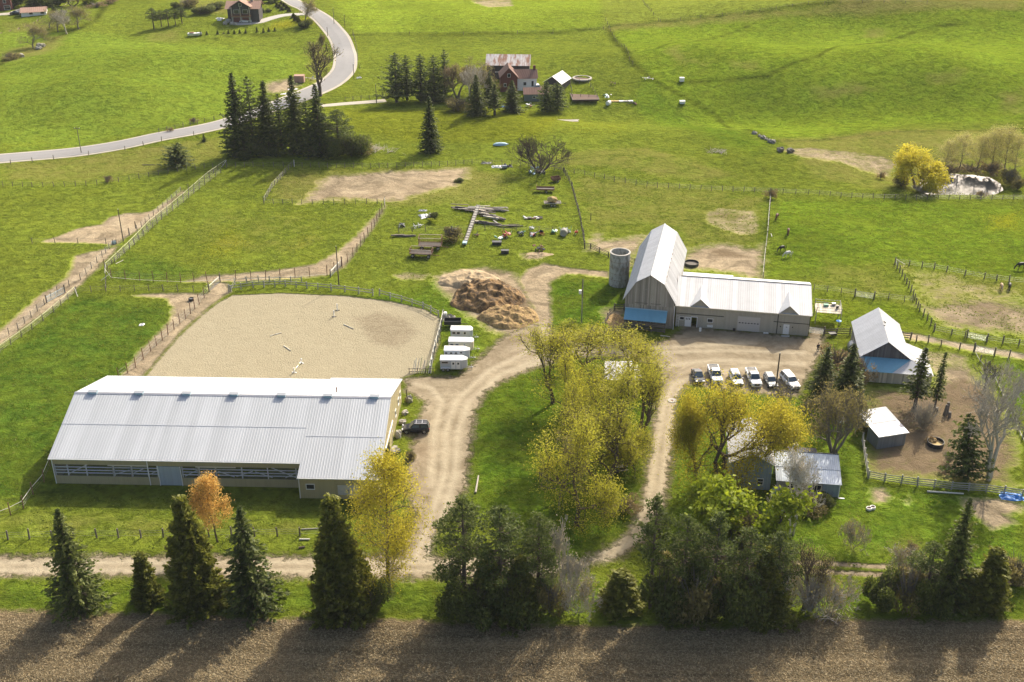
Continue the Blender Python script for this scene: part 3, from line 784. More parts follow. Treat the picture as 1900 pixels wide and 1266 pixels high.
ROADP = [(-220, 322), (-60, 301), (0, 294.5), (80, 288), (150, 281), (230, 268), (300, 253), (360, 242), (420, 228), (480, 208), (530, 190), (575, 172), (608, 157), (630, 140), (640, 122), (640, 100), (632, 76), (615, 52), (592, 30), (570, 16), (545, 4), (510, -12), (440, -40)]
M['shoulder'] = mat('road shoulder gravel', (.40, .36, .29), .95, 0, nscale=.8, namp=.2)
ribbon('road_shoulder', ROADP, 8.4, M['shoulder'], .06)
ribbon('paved_road', ROADP, 6.5, M['asphalt'], .12)
ribbon('farm_lane', [(596, 197), (640, 193), (680, 190), (716, 187)], 3.0, M['shoulder'], .09)
ribbon('house_driveway', [(429, 44), (450, 44), (480, 41), (500, 35), (525, 29), (552, 27), (572, 26)], 4.2, M['conc_pale'], .12)
ribbon('village_lane', [(-60, 32), (0, 27), (20, 25), (50, 15), (80, 9), (120, 2), (170, -8)], 4.5, M['shoulder'], .10)

# ------------------------------------------------------------------ building helpers
def ribbed(mb, a, b, c, d, pitch=.3, rib=.028, th=.05, sheet=3, rg=random.Random(1)):
    """roof sheet: a-b along the eave, d-c along the ridge (d above a); ribs run up the slope"""
    a, b, c, d = [Vector(p) for p in (a, b, c, d)]
    n = (b - a).cross(d - a).normalized()
    L = max((b - a).length, (c - d).length)
    k = max(2, int(round(L / pitch)))
    prof = [(0, 0), (.62, 0), (.72, rib), (.90, rib)]
    base = len(mb.V); us = []
    w = .5
    for i in range(k):
        if i % sheet == 0: w = rg.uniform(.1, .9)
        for f, h in prof: us.append(((i + f) / k, h, w))
    us.append((1.0, 0, w))
    for u, h, w_ in us:
        lo = a.lerp(b, u); hi = d.lerp(c, u)
        mb.V += [tuple(lo + n * h), tuple(hi + n * h)]; mb.W += [w_, w_]
    for i in range(len(us) - 1):
        j = base + 2 * i
        mb.F.append((j, j + 2, j + 3, j + 1))
    q = [p - n * th for p in (a, b, c, d)]
    e = len(mb.V); mb.V += [tuple(p) for p in q]; mb.W += [.4] * 4
    mb.F.append((e + 3, e + 2, e + 1, e))
    last = base + 2 * (len(us) - 1)
    mb.F += [(base, e, e + 1, last), (base + 1, last + 1, e + 2, e + 3), (base, base + 1, e + 3, e), (last, e + 1, e + 2, last + 1)]

def plank_wall(mb, p0, p1, zb, ztop, w=.25, th=.06, jit=.012, holes=(), seed=3, gap=.012):
    """vertical boards from p0 to p1 (xy points); outside is to the right-hand side of p0->p1; ztop(s) gives the top; holes (s0,s1,z0,z1)"""
    rg = random.Random(seed)
    p0 = Vector((*p0, 0)); p1 = Vector((*p1, 0))
    L = (p1 - p0).length; t = (p1 - p0) / L; n = Vector((t.y, -t.x, 0))
    k = max(1, int(round(L / w))); ww = L / k
    f = ztop if callable(ztop) else (lambda s: ztop)
    for i in range(k):
        s0, s1 = i * ww + gap / 2, (i + 1) * ww - gap / 2
        sm = (s0 + s1) / 2; o = rg.uniform(-jit, jit); v = rg.random()
        segs = [(zb, None)]
        for h in holes:
            if h[0] - .02 < sm < h[1] + .02:
                segs = []
                if h[2] > zb + .02: segs.append((zb, h[2]))
                segs.append((h[3], None))
        for z0, z1 in segs:
            za = f(s0) if z1 is None else z1; zc = f(s1) if z1 is None else z1
            if min(za, zc) <= z0: continue
            A = p0 + t * s0 + n * o; B = p0 + t * s1 + n * o
            A2 = A - n * th; B2 = B - n * th
            P = [(A.x, A.y, z0), (B.x, B.y, z0), (B2.x, B2.y, z0), (A2.x, A2.y, z0), (A.x, A.y, za), (B.x, B.y, zc), (B2.x, B2.y, zc), (A2.x, A2.y, za)]
            mb.hexa(P, v)

def wall_obj(name, m, parent, *args, **kw):
    mb = MB(); plank_wall(mb, *args, **kw)
    return mb.build(name, m, parent)

def parts(name, m, parent, *boxes):
    for b in boxes:
        g = MB(); g.span(*b); g.build(name, m, parent)

def roof_obj(name, m, parent, a, b, c, d, **kw):
    mb = MB(); ribbed(mb, a, b, c, d, **kw)
    return mb.build(name, m, parent)

def window(parent, c, w, h, nrm='-y', frame=M['trim_white'], bars=(0, 0), name='window', depth=.06, glass=M['glass']):
    """framed window standing proud of a wall; c = centre on the wall plane"""
    fr = MB(); gl = MB(); t = .09
    def b(mb, u0, u1, z0, z1, d0, d1):
        if nrm == '-y': mb.span(c[0] + u0, c[0] + u1, c[1] - d1, c[1] - d0, c[2] + z0, c[2] + z1)
        else: mb.span(c[0] + d0, c[0] + d1, c[1] + u0, c[1] + u1, c[2] + z0, c[2] + z1)
    b(fr, -w / 2, w / 2, h / 2 - t, h / 2, .0, depth + .02); b(fr, -w / 2, w / 2, -h / 2, -h / 2 + t, .0, depth + .03)
    b(fr, -w / 2, -w / 2 + t, -h / 2 + t, h / 2 - t, .0, depth); b(fr, w / 2 - t, w / 2, -h / 2 + t, h / 2 - t, .0, depth)
    for i in range(bars[0]):
        u = -w / 2 + w * (i + 1) / (bars[0] + 1); b(fr, u - .04, u + .04, -h / 2 + t, h / 2 - t, .0, depth - .01)
    for i in range(bars[1]):
        z = -h / 2 + h * (i + 1) / (bars[1] + 1); b(fr, -w / 2 + t, w / 2 - t, z - .03, z + .03, .0, depth - .015)
    b(gl, -w / 2 + t, w / 2 - t, -h / 2 + t, h / 2 - t, .005, .025)
    f = fr.build(name, frame, parent)
    gl.build('pane', glass, f)
    return f

# ------------------------------------------------------------------ indoor riding hall
ox, oy = -70.7, 144.25
hall = empty('riding_hall', (ox, oy, 0), R(-1.8))
tag(hall, 'long riding hall with silver ribbed metal roof, tan walls and open curtain side', 'building')
LH, DH, ZE, ZR = 50.6, 25.2, 4.95, 9.0
XS = 38.5; sl = (ZR - ZE) / (DH / 2)
def zroof(y): return ZE + sl * min(y, DH - y)
ov = .35
def zo(y): return ZE + sl * (y if y <= DH / 2 else DH - y)
roof_obj('roof', M['metal_roof'], hall, (-ov, -ov, zo(-ov)), (XS - .02, -ov, zo(-ov)), (XS - .02, DH / 2 - .03, zo(DH / 2 - .03)), (-ov, DH / 2 - .03, zo(DH / 2 - .03)), pitch=.42)
roof_obj('roof', M['metal_roof'], hall, (XS, -2.7 - ov, zo(-2.7 - ov)), (LH + ov, -2.7 - ov, zo(-2.7 - ov)), (LH + ov, DH / 2 - .03, zo(DH / 2 - .03)), (XS, DH / 2 - .03, zo(DH / 2 - .03)), pitch=.42)
roof_obj('roof', M['metal_roof'], hall, (XS - .02, DH + ov, zo(DH + ov)), (-ov, DH + ov, zo(DH + ov)), (-ov, DH / 2 + .03, zo(DH / 2 + .03)), (XS - .02, DH / 2 + .03, zo(DH / 2 + .03)), pitch=.42)
roof_obj('roof', M['metal_roof'], hall, (LH + ov, DH + 1.1 + ov, zo(DH + 1.1 + ov)), (XS, DH + 1.1 + ov, zo(DH + 1.1 + ov)), (XS, DH / 2 + .03, zo(DH / 2 + .03)), (LH + ov, DH / 2 + .03, zo(DH / 2 + .03)), pitch=.42)
rc = MB(); rc.slab([(-ov, DH / 2 - .35, ZR - .05), (LH + ov, DH / 2 - .35, ZR - .05), (LH + ov, DH / 2, ZR + .07), (-ov, DH / 2, ZR + .07)], .03)
rc.slab([(-ov, DH / 2, ZR + .07), (LH + ov, DH / 2, ZR + .07), (LH + ov, DH / 2 + .35, ZR - .05), (-ov, DH / 2 + .35, ZR - .05)], .03)
rc.build('ridge_cap', M['grey_roof'], hall)
lp = MB()
lp.slab([(-ov, 6.2, zo(6.2) + .05), (XS - .1, 6.2, zo(6.2) + .05), (XS - .1, 6.32, zo(6.32) + .05), (-ov, 6.32, zo(6.32) + .05)], .02)
lp.slab([(XS + .1, 4.6, zo(4.6) + .05), (LH, 4.6, zo(4.6) + .05), (LH, 4.72, zo(4.72) + .05), (XS + .1, 4.72, zo(4.72) + .05)], .02)
lp.build('sheet_lap', M['metal_roof'], hall)
def vent_proto():
    mb = MB(); mb.span(-.65, .65, -.38, .38, -.1, .34); o = mb.build('roof_vent', M['pale_blue'], hall)
    m2 = MB(); m2.slab([(-.74, -.5, .34), (.74, -.5, .34), (.74, 0, .50), (-.74, 0, .50)], .03); m2.slab([(-.74, 0, .50), (.74, 0, .50), (.74, .5, .34), (-.74, .5, .34)], .03)
    m2.build('vent_cap', M['metal_roof'], o); return o
vp = vent_proto()
vx = [2.7, 10.2, 17.9, 25.6, 33.3, 40.8, 48.3]
vp.location = (vx[0], DH / 2, ZR + .02)
for x in vx[1:]:
    c = copy_tree(vp, hall); c.location = (x, DH / 2, ZR + .02)
fl = MB(); fl.tube((41.6, DH / 2 + 3.1, zo(DH / 2 + 3.1)), (41.6, DH / 2 + 3.1, zo(DH / 2 + 3.1) + .9), .09, n=8); fl.build('flue', M['rust'], hall)
# front wall of the curtain side: base wall, open band, header
doorx0, doorx1 = 16.3, 19.8
for x0, x1 in ((0, doorx0), (doorx1, XS)):
    wall_obj('wall', M['tan_siding'], hall, (x0, 0), (x1, 0), 0, 1.45, w=.3, jit=.006)
wall_obj('wall', M['tan_siding'], hall, (0, 0), (XS, 0), 3.55, 4.83, w=.3, jit=.006)
gd = MB(); plank_wall(gd, (doorx0 + .06, -.05), (doorx1 - .06, -.05), .05, 3.5, w=.22, jit=.012, seed=9)
gd.build('sliding_door', M['galv_door'], hall)
parts('door_frame', M['trim_white'], hall, (doorx0 - .02, doorx0 + .06, -.14, .02, 0, 3.54), (doorx1 - .06, doorx1 + .02, -.14, .02, 0, 3.54))
for x0, x1 in ((.1, doorx0 - .1), (doorx1 + .1, XS - .1)):
    for z in (2.0, 2.5, 3.05):
        g = MB(); g.span(x0, x1, .02, .14, z - .05, z + .05); g.build('girt', M['trim_white'], hall)
    cp = MB(); cp.span(x0, x1, -.03, -.015, 1.5, 3.5); cp.build('curtain_panel', M['clear_panel'], hall)
for x in (.1, 2.1, 5.0, 9.3, 12.1, 14.6, 16.1, 19.95, 22.6, 25.2, 29.2, 33.2, 37.6):
    g = MB(); g.span(x - .07, x + .07, .15, .33, 1.4, 3.6); g.build('stud', M['trim_white'], hall)
for x0, x1, z0, z1 in ((1.9, 5.4, 1.5, 3.4), (9.0, 11.6, 1.5, 2.4), (11.9, 14.2, 1.7, 2.9), (14.4, 16.0, 1.5, 2.4), (20.2, 22.4, 1.5, 2.7), (25.4, 27.9, 2.5, 1.5), (28.2, 30.8, 1.6, 2.6), (31.2, 33.8, 2.5, 1.5), (33.6, 37.4, 3.4, 1.6), (35.8, 38.2, 1.5, 2.9)):
    g = MB(); g.tube((x0, .42, z0), (x1, .42, z1), .075, n=4); g.build('brace', M['trim_white'], hall)
for x0, x1 in ((8.6, 14.9), (22.2, 28.4)):
    g = MB(); g.span(x0, x1, -.16, -.04, 3.50, 3.64); g.build('track', M['cream'], hall)
for x in (9.25, 12.1, 22.5, 25.2):
    g = MB(); g.span(x - .06, x + .06, -.13, -.04, 1.45, 3.49); g.build('door_stile', M['wood_rail'], hall)
for x, y in ((.05, -.1), (12.9 + 1.9, -.1), (XS + .15, -2.8)):
    g = MB(); zt = zo(y) - .12; g.tube((x, y - .06, .1), (x, y - .06, zt), .07, n=6); g.build('downpipe', M['trim_white'], hall)
gt = MB(); gt.span(-ov, XS - .02, -ov - .13, -ov + .01, zo(-ov) - .16, zo(-ov) - .03); gt.build('gutter', M['trim_white'], hall)
gt = MB(); gt.span(XS, LH + ov, -2.7 - ov - .13, -2.7 - ov + .01, zo(-3.05) - .16, zo(-3.05) - .03); gt.build('gutter', M['trim_white'], hall)
# extension front with garage door and two windows
zf = zo(-2.7) - .08
wall_obj('wall', M['tan_siding'], hall, (XS, -2.7), (LH, -2.7), 0, zf, w=.3, jit=.006, holes=[(44.4, 47.6, 0, .75)])
wall_obj('wall', M['tan_siding'], hall, (XS, .0), (XS, -2.7), 0, lambda s: zo(-s) - .08, w=.3, jit=.006)
window(hall, (40.3, -2.72, 2.15), 1.35, 1.0); window(hall, (49.3, -2.72, 2.15), 1.25, 1.0)
for k in range(4):
    g = MB(); g.span(44.45, 47.55, -2.79, -2.73, .75 + k * .45 + .01, .75 + (k + 1) * .45 - .01); g.build('door_panel', M['overhead_door'], hall)
g = MB(); g.span(44.3, 44.45, -2.8, -2.70, 0, 2.7); g.span(47.55, 47.7, -2.8, -2.70, 0, 2.7); g.span(44.3, 47.7, -2.8, -2.70, 2.56, 2.7); g.build('door_frame', M['tan_siding'], hall)
g = MB(); g.box((46.0, -2.84, 1.65), (.14, .06, .18)); g.build('door_handle', M['plastic_black'], hall)
# end walls and back
holes = [(14.5, 18.0, 0, 3.3)]
def gz(y0): return lambda s: zroof_ext(y0 + s)
def zroof_ext(y): return zo(y) - .08
mbg = MB(); plank_wall(mbg, (LH, -2.7), (LH, DH + 1.1), 0, lambda s: zroof_ext(-2.7 + s), w=.3, jit=.006, holes=[(8.6, 12.0, 0, 3.3)], seed=5)
mbg.build('wall', M['tan_siding'], hall)
mbg = MB(); plank_wall(mbg, (0, DH), (0, 0), 0, lambda s: zroof_ext(DH - s), w=.3, jit=.006); mbg.build('wall', M['tan_siding'], hall)
mbg = MB(); plank_wall(mbg, (XS, DH), (0, DH), 0, zroof_ext(DH), w=.3, jit=.006); mbg.build('wall', M['tan_siding'], hall)
mbg = MB(); plank_wall(mbg, (LH, DH + 1.1), (XS, DH + 1.1), 0, zroof_ext(DH + 1.1), w=.3, jit=.006); mbg.build('wall', M['tan_siding'], hall)
for y in (1.0, 4.2, 13.4, 18.5, 22.3, 24.6):
    window(hall, (LH + .01, y, 2.5 if y > 10 else 1.9), 1.1, 1.3, nrm='+x')
g = MB(); g.span(LH + .02, LH + .16, 6.0, 14.5, 3.35, 3.55); g.build('door_track', M['trim_white'], hall)
g = MB(); g.span(LH + .05, LH + .12, 9.6, 13.0, .1, 3.3); g.build('sliding_door', M['tan_siding'], hall)
parts('door_stile', M['cream'], hall, (LH + .13, LH + .17, 9.6, 9.75, .1, 3.3), (LH + .13, LH + .17, 12.85, 13.0, .1, 3.3))
g = MB(); g.box((LH + .35, 3.2, 1.0), (.08, 1.9, 1.9), tilt=(0, R(-14))); g.build('leaning_board', M['pale_timber'], hall)

# ------------------------------------------------------------------ gambrel barn with lean-to
yb = R(-12.5)
barn = empty('gambrel_barn', (26.9, 198.35, 0), yb)
tag(barn, 'old grey board barn with steep white gambrel roof and blue lean-to', 'barn')
BW, BL = 4.75, 27.0
E_, K_, A_ = (5.15, 5.55), (2.75, 9.55), (0, 11.25)
def zg(x):
    x = abs(x)
    return A_[1] + (K_[1] - A_[1]) * x / K_[0] if x < K_[0] else K_[1] + (E_[1] - K_[1]) * (x - K_[0]) / (E_[0] - K_[0])
y0, y1 = -.35, BL + .35
for sgn in (-1, 1):
    pts = [(E_, K_), (K_, A_)]
    for lo, hi in pts:
        a = (sgn * lo[0], y0, lo[1]); b = (sgn * lo[0], y1, lo[1]); c = (sgn * hi[0], y1, hi[1]); d_ = (sgn * hi[0], y0, hi[1])
        if sgn < 0: a, b, c, d_ = b, a, d_, c
        roof_obj('roof_slope', M['white_roof'] if sgn > 0 else M['old_white_roof'], barn, a, b, c, d_, pitch=.45, rib=.03, sheet=2)
g = MB(); g.tube((0, y0, A_[1] + .03), (0, y1, A_[1] + .03), .10, n=6); g.build('ridge_cap', M['white_roof'], barn)
wall_obj('front_wall', M['barn_board'], barn, (-BW, 0), (BW, 0), 4.6, lambda s: zg(s - BW) - .1, w=.27, jit=.03, seed=2)
wall_obj('front_wall', M['barn_board'], barn, (-BW, .04), (BW, .04), .3, 4.62, w=.27, jit=.03, seed=12)
wall_obj('rear_wall', M['barn_board'], barn, (BW, BL), (-BW, BL), 0, lambda s: zg(s - BW) - .1, w=.3, seed=4)
wall_obj('side_wall', M['barn_board'], barn, (-BW, BL), (-BW, 0), 0, zg(BW) - .1, w=.3, seed=6)
wall_obj('side_wall', M['barn_board'], barn, (BW, 0), (BW, BL), 0, zg(BW) - .1, w=.3, seed=7)
g = MB(); g.span(-BW + .02, BW - .02, -.06, .10, 0, .6); g.build('foundation', M['stone'], barn)
g = MB(); g.box((-.5, -.09, 8.0), (1.1, .06, .06)); g.build('hay_door_bar', M['wood_rail'], barn)
g = MB()
for x0, x1 in ((-2.8, -.3), (.3, 2.3)): g.span(x0, x1, -.08, -.04, 5.0, 5.08)
g.build('door_sill', M['old_timber'], barn)
g = MB(); g.tube((BW + .25, -.25, 0), (BW + .25, -.25, 5.0), .07, n=6); g.build('downpipe', M['trim_white'], barn)
for y in np.arange(1.5, 19, 2.3): g = MB(); g.box((K_[0] + .12, y, K_[1] - .12), (.10, .5 + .4 * math.sin(y * 7), .05), tilt=(0, R(40)), w=.2); g.build('roof_patch', M['rust'], barn)
# lean-to: blue roof on rails
roof_obj('lean_to_roof', M['blue_sheen_roof'], barn, (-4.6, -2.4, 2.25), (3.65, -2.4, 2.25), (3.65, -.1, 3.75), (-4.6, -.1, 3.75), pitch=.3, sheet=8)
g = MB(); g.slab([(-4.65, -.22, 3.72), (3.7, -.22, 3.72), (3.7, -.05, 3.83), (-4.65, -.05, 3.83)], .04); g.build('lean_to_flashing', M['pale_blue'], barn)
for x in (-4.45, -1.8, .9, 3.5):
    g = MB(); g.tube((x, -2.15, 0), (x, -2.15, 2.3), .10, n=6); g.build('lean_to_post', M['wood_post'], barn)
for z in (.35, .72, 1.1, 1.5, 1.86):
    g = MB(); g.span(-4.55, 3.6, -2.32, -2.24, z - .10, z + .10, w=.5 + .3 * math.sin(z * 9)); g.build('rail', M['old_timber'], barn)
for z in (.5, 1.1, 1.7):
    g = MB(); g.span(-4.6, -4.54, -2.1, -.1, z - .1, z + .1); g.build('rail', M['old_timber'], barn)

# ------------------------------------------------------------------ long stable wing
yw = R(-10.2)
wing = empty('stable_wing', (32.35, 198.75, 0), yw)
tag(wing, 'long beige sided stable wing with striped white roof and two gable dormers', 'building')
WL, WD, WZ, WR = 25.7, 8.7, 4.7, 7.0
sw = (WR - WZ) / WD
def zw(y): return WZ + sw * y
D1, D2 = 4.6, 21.6     # dormer centres along the wing
DHW = 1.85; DP = 1.65  # half width, peak above the eave
ydv = DP / sw          # where the dormer ridge runs into the slope
# front slope around the dormers is whole; dormers stand over it
roof_obj('roof_slope', M['white_roof'], wing, (-.2, -.45, zw(-.45)), (WL + .3, -.45, zw(-.45)), (WL + .3, WD, WR), (-.2, WD, WR), pitch=.42, sheet=2, rg=random.Random(8))
roof_obj('rear_roof', M['old_white_roof'], wing, (WL + .3, WD + 3.0, WR - .75), (10.8, WD + 3.0, WR - .75), (10.8, WD + .1, WR + .02), (WL + .3, WD + .1, WR + .02), pitch=.42)
roof_obj('rear_roof', M['old_white_roof'], wing, (10.78, WD + 4.9, WR - 1.25), (0.6, WD + 4.9, WR - 1.25), (0.6, WD + .1, WR + .02), (10.78, WD + .1, WR + .02), pitch=.42)
g = MB(); g.span(.4, WL + .3, WD - .06, WD + .10, WR - .02, WR + .10); g.build('ridge_vent', M['trim_dark'], wing)
for dx in (D1, D2):
    g = MB(); zp = WZ + DP
    rt = MB(); rt.slab([(dx + DHW + .1, -.6, WZ - .05), (dx + DHW + .1, -.0, WZ + .03), (dx, ydv + .3, zp + .06), (dx, -.6, zp + .06)], .06)
    rt.build('dormer_roof', M['white_roof'], wing)
    rt = MB(); rt.slab([(dx, -.6, zp + .06), (dx, ydv + .3, zp + .06), (dx - DHW - .1, -.0, WZ + .03), (dx - DHW - .1, -.6, WZ - .05)], .06)
    rt.build('dormer_roof', M['old_white_roof'], wing)
    wall_obj('dormer_gable', M['beige_siding'], wing, (dx - DHW, -.12), (dx + DHW, -.12), WZ - .25, lambda s: WZ + DP * (1 - abs(s - DHW) / DHW) - .02, w=.22, jit=.006)
    g.span(dx - DHW, dx + DHW, -.20, -.13, WZ - .36, WZ - .24); g.build('dormer_sill', M['trim_dark'], wing)
hl = [(3.10, 4.20, 0, 2.15)]
wall_obj('front_wall', M['beige_siding'], wing, (0, 0), (WL, 0), 0, WZ - .06, w=.26, jit=.012, holes=hl, seed=21)
wall_obj('end_wall', M['beige_siding'], wing, (WL, 0), (WL, WD + 3), 0, lambda s: min(zw(s), WR) - .25 - max(0, s - WD) * .2, w=.3, jit=.01)
wall_obj('rear_wall', M['beige_siding'], wing, (WL, WD + 2.7), (10.8, WD + 2.7), 0, WR - .95, w=.3)
wall_obj('rear_wall', M['beige_siding'], wing, (10.8, WD + 4.6), (.6, WD + 4.6), 0, WR - 1.45, w=.3)
g = MB(); g.span(0.1, 9.3, -.06, -.012, 2.72, 2.86); g.build('belt_trim', M['trim_dark'], wing)
g = MB(); g.span(18.7, WL, -.06, -.012, 2.5, 2.64); g.build('belt_trim', M['trim_dark'], wing)
parts('corner_trim', M['trim_dark'], wing, (19.6, 19.75, -.075, -.014, 0, WZ - .1), (WL - .06, WL + .05, -.08, .02, 0, WZ - .1))
g = MB(); g.span(-.1, WL + .1, -.5, -.42, zw(-.45) - .16, zw(-.45) - .02); g.build('fascia', M['cream'], wing)
# open dark doorway with white door folded back, window, ladder
g = MB(); g.span(3.0, 3.12, -.06, .06, 0, 2.27); g.span(4.18, 4.3, -.06, .06, 0, 2.27); g.span(3.12, 4.18, -.06, .06, 2.15, 2.27); g.build('door_frame', M['trim_white'], wing)
g = MB(); g.span(1.85, 2.98, -.12, -.05, .08, 2.15); dr = g.build('open_door', M['trim_white'], wing)
g = MB()
for k in range(3): g.span(2.02 + k * .33, 2.17 + k * .33, -.14, -.122, 1.55, 2.0)
g.build('pane', M['glass'], dr)
window(wing, (1.25, -.01, 1.75), .95, .75); window(wing, (6.75, -.01, 1.72), 1.15, .85)
g = MB(); g.box((.55, -.22, 1.25), (.08, .06, 2.5), tilt=(R(-6), 0)); g.box((1.0, -.22, 1.25), (.08, .06, 2.5), tilt=(R(-6), 0))
for k in range(7): g.box((.78, -.25 + k * .03, .3 + k * .33), (.42, .05, .05))
g.V = [(x - .35, y, z) for x, y, z in g.V]
g.build('wall_ladder', M['trim_white'], wing)
# sectional garage door with a row of lights
for k in range(5):
    g = MB(); g.span(12.05, 16.35, -.07, -.02, .05 + k * .62 + .012, .05 + (k + 1) * .62 - .012); pnl = g.build('door_panel', M['overhead_door'], wing)
    if k == 3:
        w_ = MB()
        for j in range(7): w_.span(12.3 + j * .58, 12.62 + j * .58, -.085, -.072, .05 + k * .62 - .22, .05 + k * .62 - .04)
        w_.V = [(x, y, z) for x, y, z in w_.V]; w_.build('pane', M['glass'], pnl)
g = MB(); g.span(11.9, 12.04, -.10, 0, 0, 3.3); g.span(16.36, 16.5, -.10, 0, 0, 3.3); g.span(11.9, 16.5, -.10, 0, 3.17, 3.3); g.build('door_frame', M['beige_siding'], wing)
for x0, x1 in ((9.6, 11.85), (16.55, 18.9)):
    g = MB(); plank_wall(g, (x0, -.08), (x1, -.08), .1, 3.75, w=.25, jit=.012, seed=int(x0)); g.build('sliding_door', M['beige_siding'], wing)
g = MB(); g.span(20.85, 22.0, -.09, -.015, .05, 2.15); pd_ = g.build('entrance_door', M['trim_white'], wing)
g = MB(); g.span(21.3, 21.6, -.105, -.092, 1.55, 1.66); g.build('door_plate', M['plastic_black'], pd_)
g = MB(); g.box((20.3, -.08, 1.65), (.2, .1, .22)); g.build('wall_lamp', M['plastic_black'], wing)
g = MB(); g.box((22.6, -.08, 1.65), (.2, .1, .22)); g.build('wall_lamp', M['plastic_black'], wing)

# deck behind the stable end
dk = empty('raised_deck', tuple(at(1535, 596)), yw)
tag(dk, 'raised timber deck with railing at the right end of the stable wing', 'deck')
dk.location.z = 0
for k in range(12):
    g = MB(); g.span(-2.6 + k * .42, -2.6 + k * .42 + .40, -1.6, 2.6, 2.5, 2.56, w=random.Random(k).random()); g.build('board', M['pale_timber'], dk)
for x, y in ((-2.5, -1.5), (2.3, -1.5), (2.3, 2.5), (-2.5, 2.5)):
    g = MB(); g.span(x - .08, x + .08, y - .08, y + .08, 0, 3.6); g.build('post', M['wood_rail'], dk)
for a, b in (((-2.5, -1.5), (2.3, -1.5)), ((2.3, -1.5), (2.3, 2.5)), ((-2.5, 2.5), (2.3, 2.5))):
    for z in (2.95, 3.5):
        g = MB(); g.tube((*a, z), (*b, z), .05, n=4); g.build('rail', M['wood_rail'], dk)
def small(name, label, cat, mb, m, px, py, rz=0, dz=0, group=None):
    x, y, z = at(px, py)
    o = mb.build(name, m)
    o.location = (x, y, z + dz); o.rotation_euler = (0, 0, rz)
    return tag(o, label, cat, group)
dko = dk.location
for nm, lb, ct, dx, dy, mm, sz in (('deck_crate', 'pale green crate on the timber deck', 'crate', -.2, 1.6, 'green_paint', (.9, .6, .4)), ('deck_barrel', 'dark tub on the railing side of the timber deck', 'tub', 1.7, .3, 'plastic_black', (.6, .6, .7)), ('storage_bin', 'pale grey storage bin on the timber deck', 'bin', 1.4, 1.9, 'steel', (.7, .5, .5))):
    g = MB(); g.tube((0, 0, 0), (0, 0, sz[2]), sz[0] / 2, sz[0] / 2 * .9, 8) if 'tub' in lb else (g.box((0, 0, sz[2] / 2), sz), g.box((0, 0, sz[2]), (sz[0] + .06, sz[1] + .06, .05)))
    o = g.build(nm, M[mm]); o.location = (dko.x + dx, dko.y + dy, 2.57); tag(o, lb, ct)

# ------------------------------------------------------------------ silo
sx_, sy_, _z = at(1148, 527)
silo = empty('concrete_silo', (sx_, sy_, 0)); tag(silo, 'round open topped silo of stained pale concrete beside the barn', 'silo')
g = MB(); n = 40; RO, RI, HS = 2.13, 1.9, 7.35
for i in range(n):
    t0, t1 = 2 * math.pi * i / n, 2 * math.pi * (i + 1) / n
    g.hexa([(RO * math.cos(t0), RO * math.sin(t0), 0), (RO * math.cos(t1), RO * math.sin(t1), 0), (RI * math.cos(t1), RI * math.sin(t1), 0), (RI * math.cos(t0), RI * math.sin(t0), 0),
            (RO * math.cos(t0), RO * math.sin(t0), HS), (RO * math.cos(t1), RO * math.sin(t1), HS), (RI * math.cos(t1), RI * math.sin(t1), HS), (RI * math.cos(t0), RI * math.sin(t0), HS)])
g.build('shell', M['concrete'], silo)
g = MB(); g.ring((0, 0, HS + .02), (0, 0, 1), RO + .1, .22, .36, n=40); g.build('rim', M['conc_pale'], silo)
g = MB(); g.tube((0, 0, .1), (0, 0, 1.0), RI - .02, n=24); g.build('silo_floor', M['dark'], silo)
for z in (1.6, 3.0, 4.4, 5.7):
    g = MB(); g.ring((0, 0, z), (0, 0, 1), RO + .025, .05, .05, n=40); g.build('hoop', M['rust'], silo)

# ------------------------------------------------------------------ small barn with blue front roof
sb = empty('small_barn', (67.6, 178.4, 0), R(-9.1)); tag(sb, 'small barn with weathered grey gable, pale roof and blue front lean-to', 'barn')
SW, SL, SE, SR = 4.25, 13.9, 3.9, 7.05
roof_obj('roof_slope', M['old_white_roof'], sb, (-SW - .35, SL + .3, SE - .26), (-SW - .35, -.3, SE - .26), (0, -.3, SR), (0, SL + .3, SR), pitch=.5)
roof_obj('roof_slope', M['white_roof'], sb, (SW + .1, -.3, SE - .07), (SW + .1, SL + .3, SE - .07), (0, SL + .3, SR), (0, -.3, SR), pitch=.5)
zs = lambda s: SE + (SR - SE) * (1 - abs(s - SW) / SW) - .1
wall_obj('front_gable', M['dark_board'], sb, (-SW, 0), (SW, 0), 0, zs, w=.24, jit=.03, seed=31)
wall_obj('rear_gable', M['dark_board'], sb, (SW, SL), (-SW, SL), 0, zs, w=.3)
wall_obj('side_wall', M['barn_board'], sb, (-SW, SL), (-SW, 0), 0, SE - .12, w=.3, seed=9)
wall_obj('side_wall', M['barn_board'], sb, (SW, 0), (SW, SL), 0, SE - .12, w=.3, seed=10)
zl0, zl1 = 2.25, 3.75
roof_obj('front_lean_to_roof', M['blue_sheen_roof'], sb, (-SW - .2, -3.0, zl0), (.9, -3.0, zl0), (SW + .1, -.12, zl1), (-SW - .2, -.12, zl1), pitch=.3, sheet=9)
roof_obj('side_lean_to_roof', M['white_roof'], sb, (.92, -3.0, zl0), (8.1, -3.0, zl0), (7.4, .2, zl0 + .55), (SW + .12, -.1, zl1), pitch=.45)
roof_obj('side_lean_to_roof', M['white_roof'], sb, (8.1, -2.98, zl0 + .01), (8.1, 6.6, 2.35), (SW + .12, 6.6, zl1), (SW + .12, .0, zl1 + .01), pitch=.45)
wall_obj('lean_to_wall', M['pale_timber'], sb, (-SW - .1, -2.8), (7.9, -2.8), .05, zl0 - .05, w=.3, jit=.02, seed=40)
wall_obj('lean_to_wall', M['barn_board'], sb, (7.9, -2.8), (7.9, 6.4), .05, zl0 - .05, w=.3)
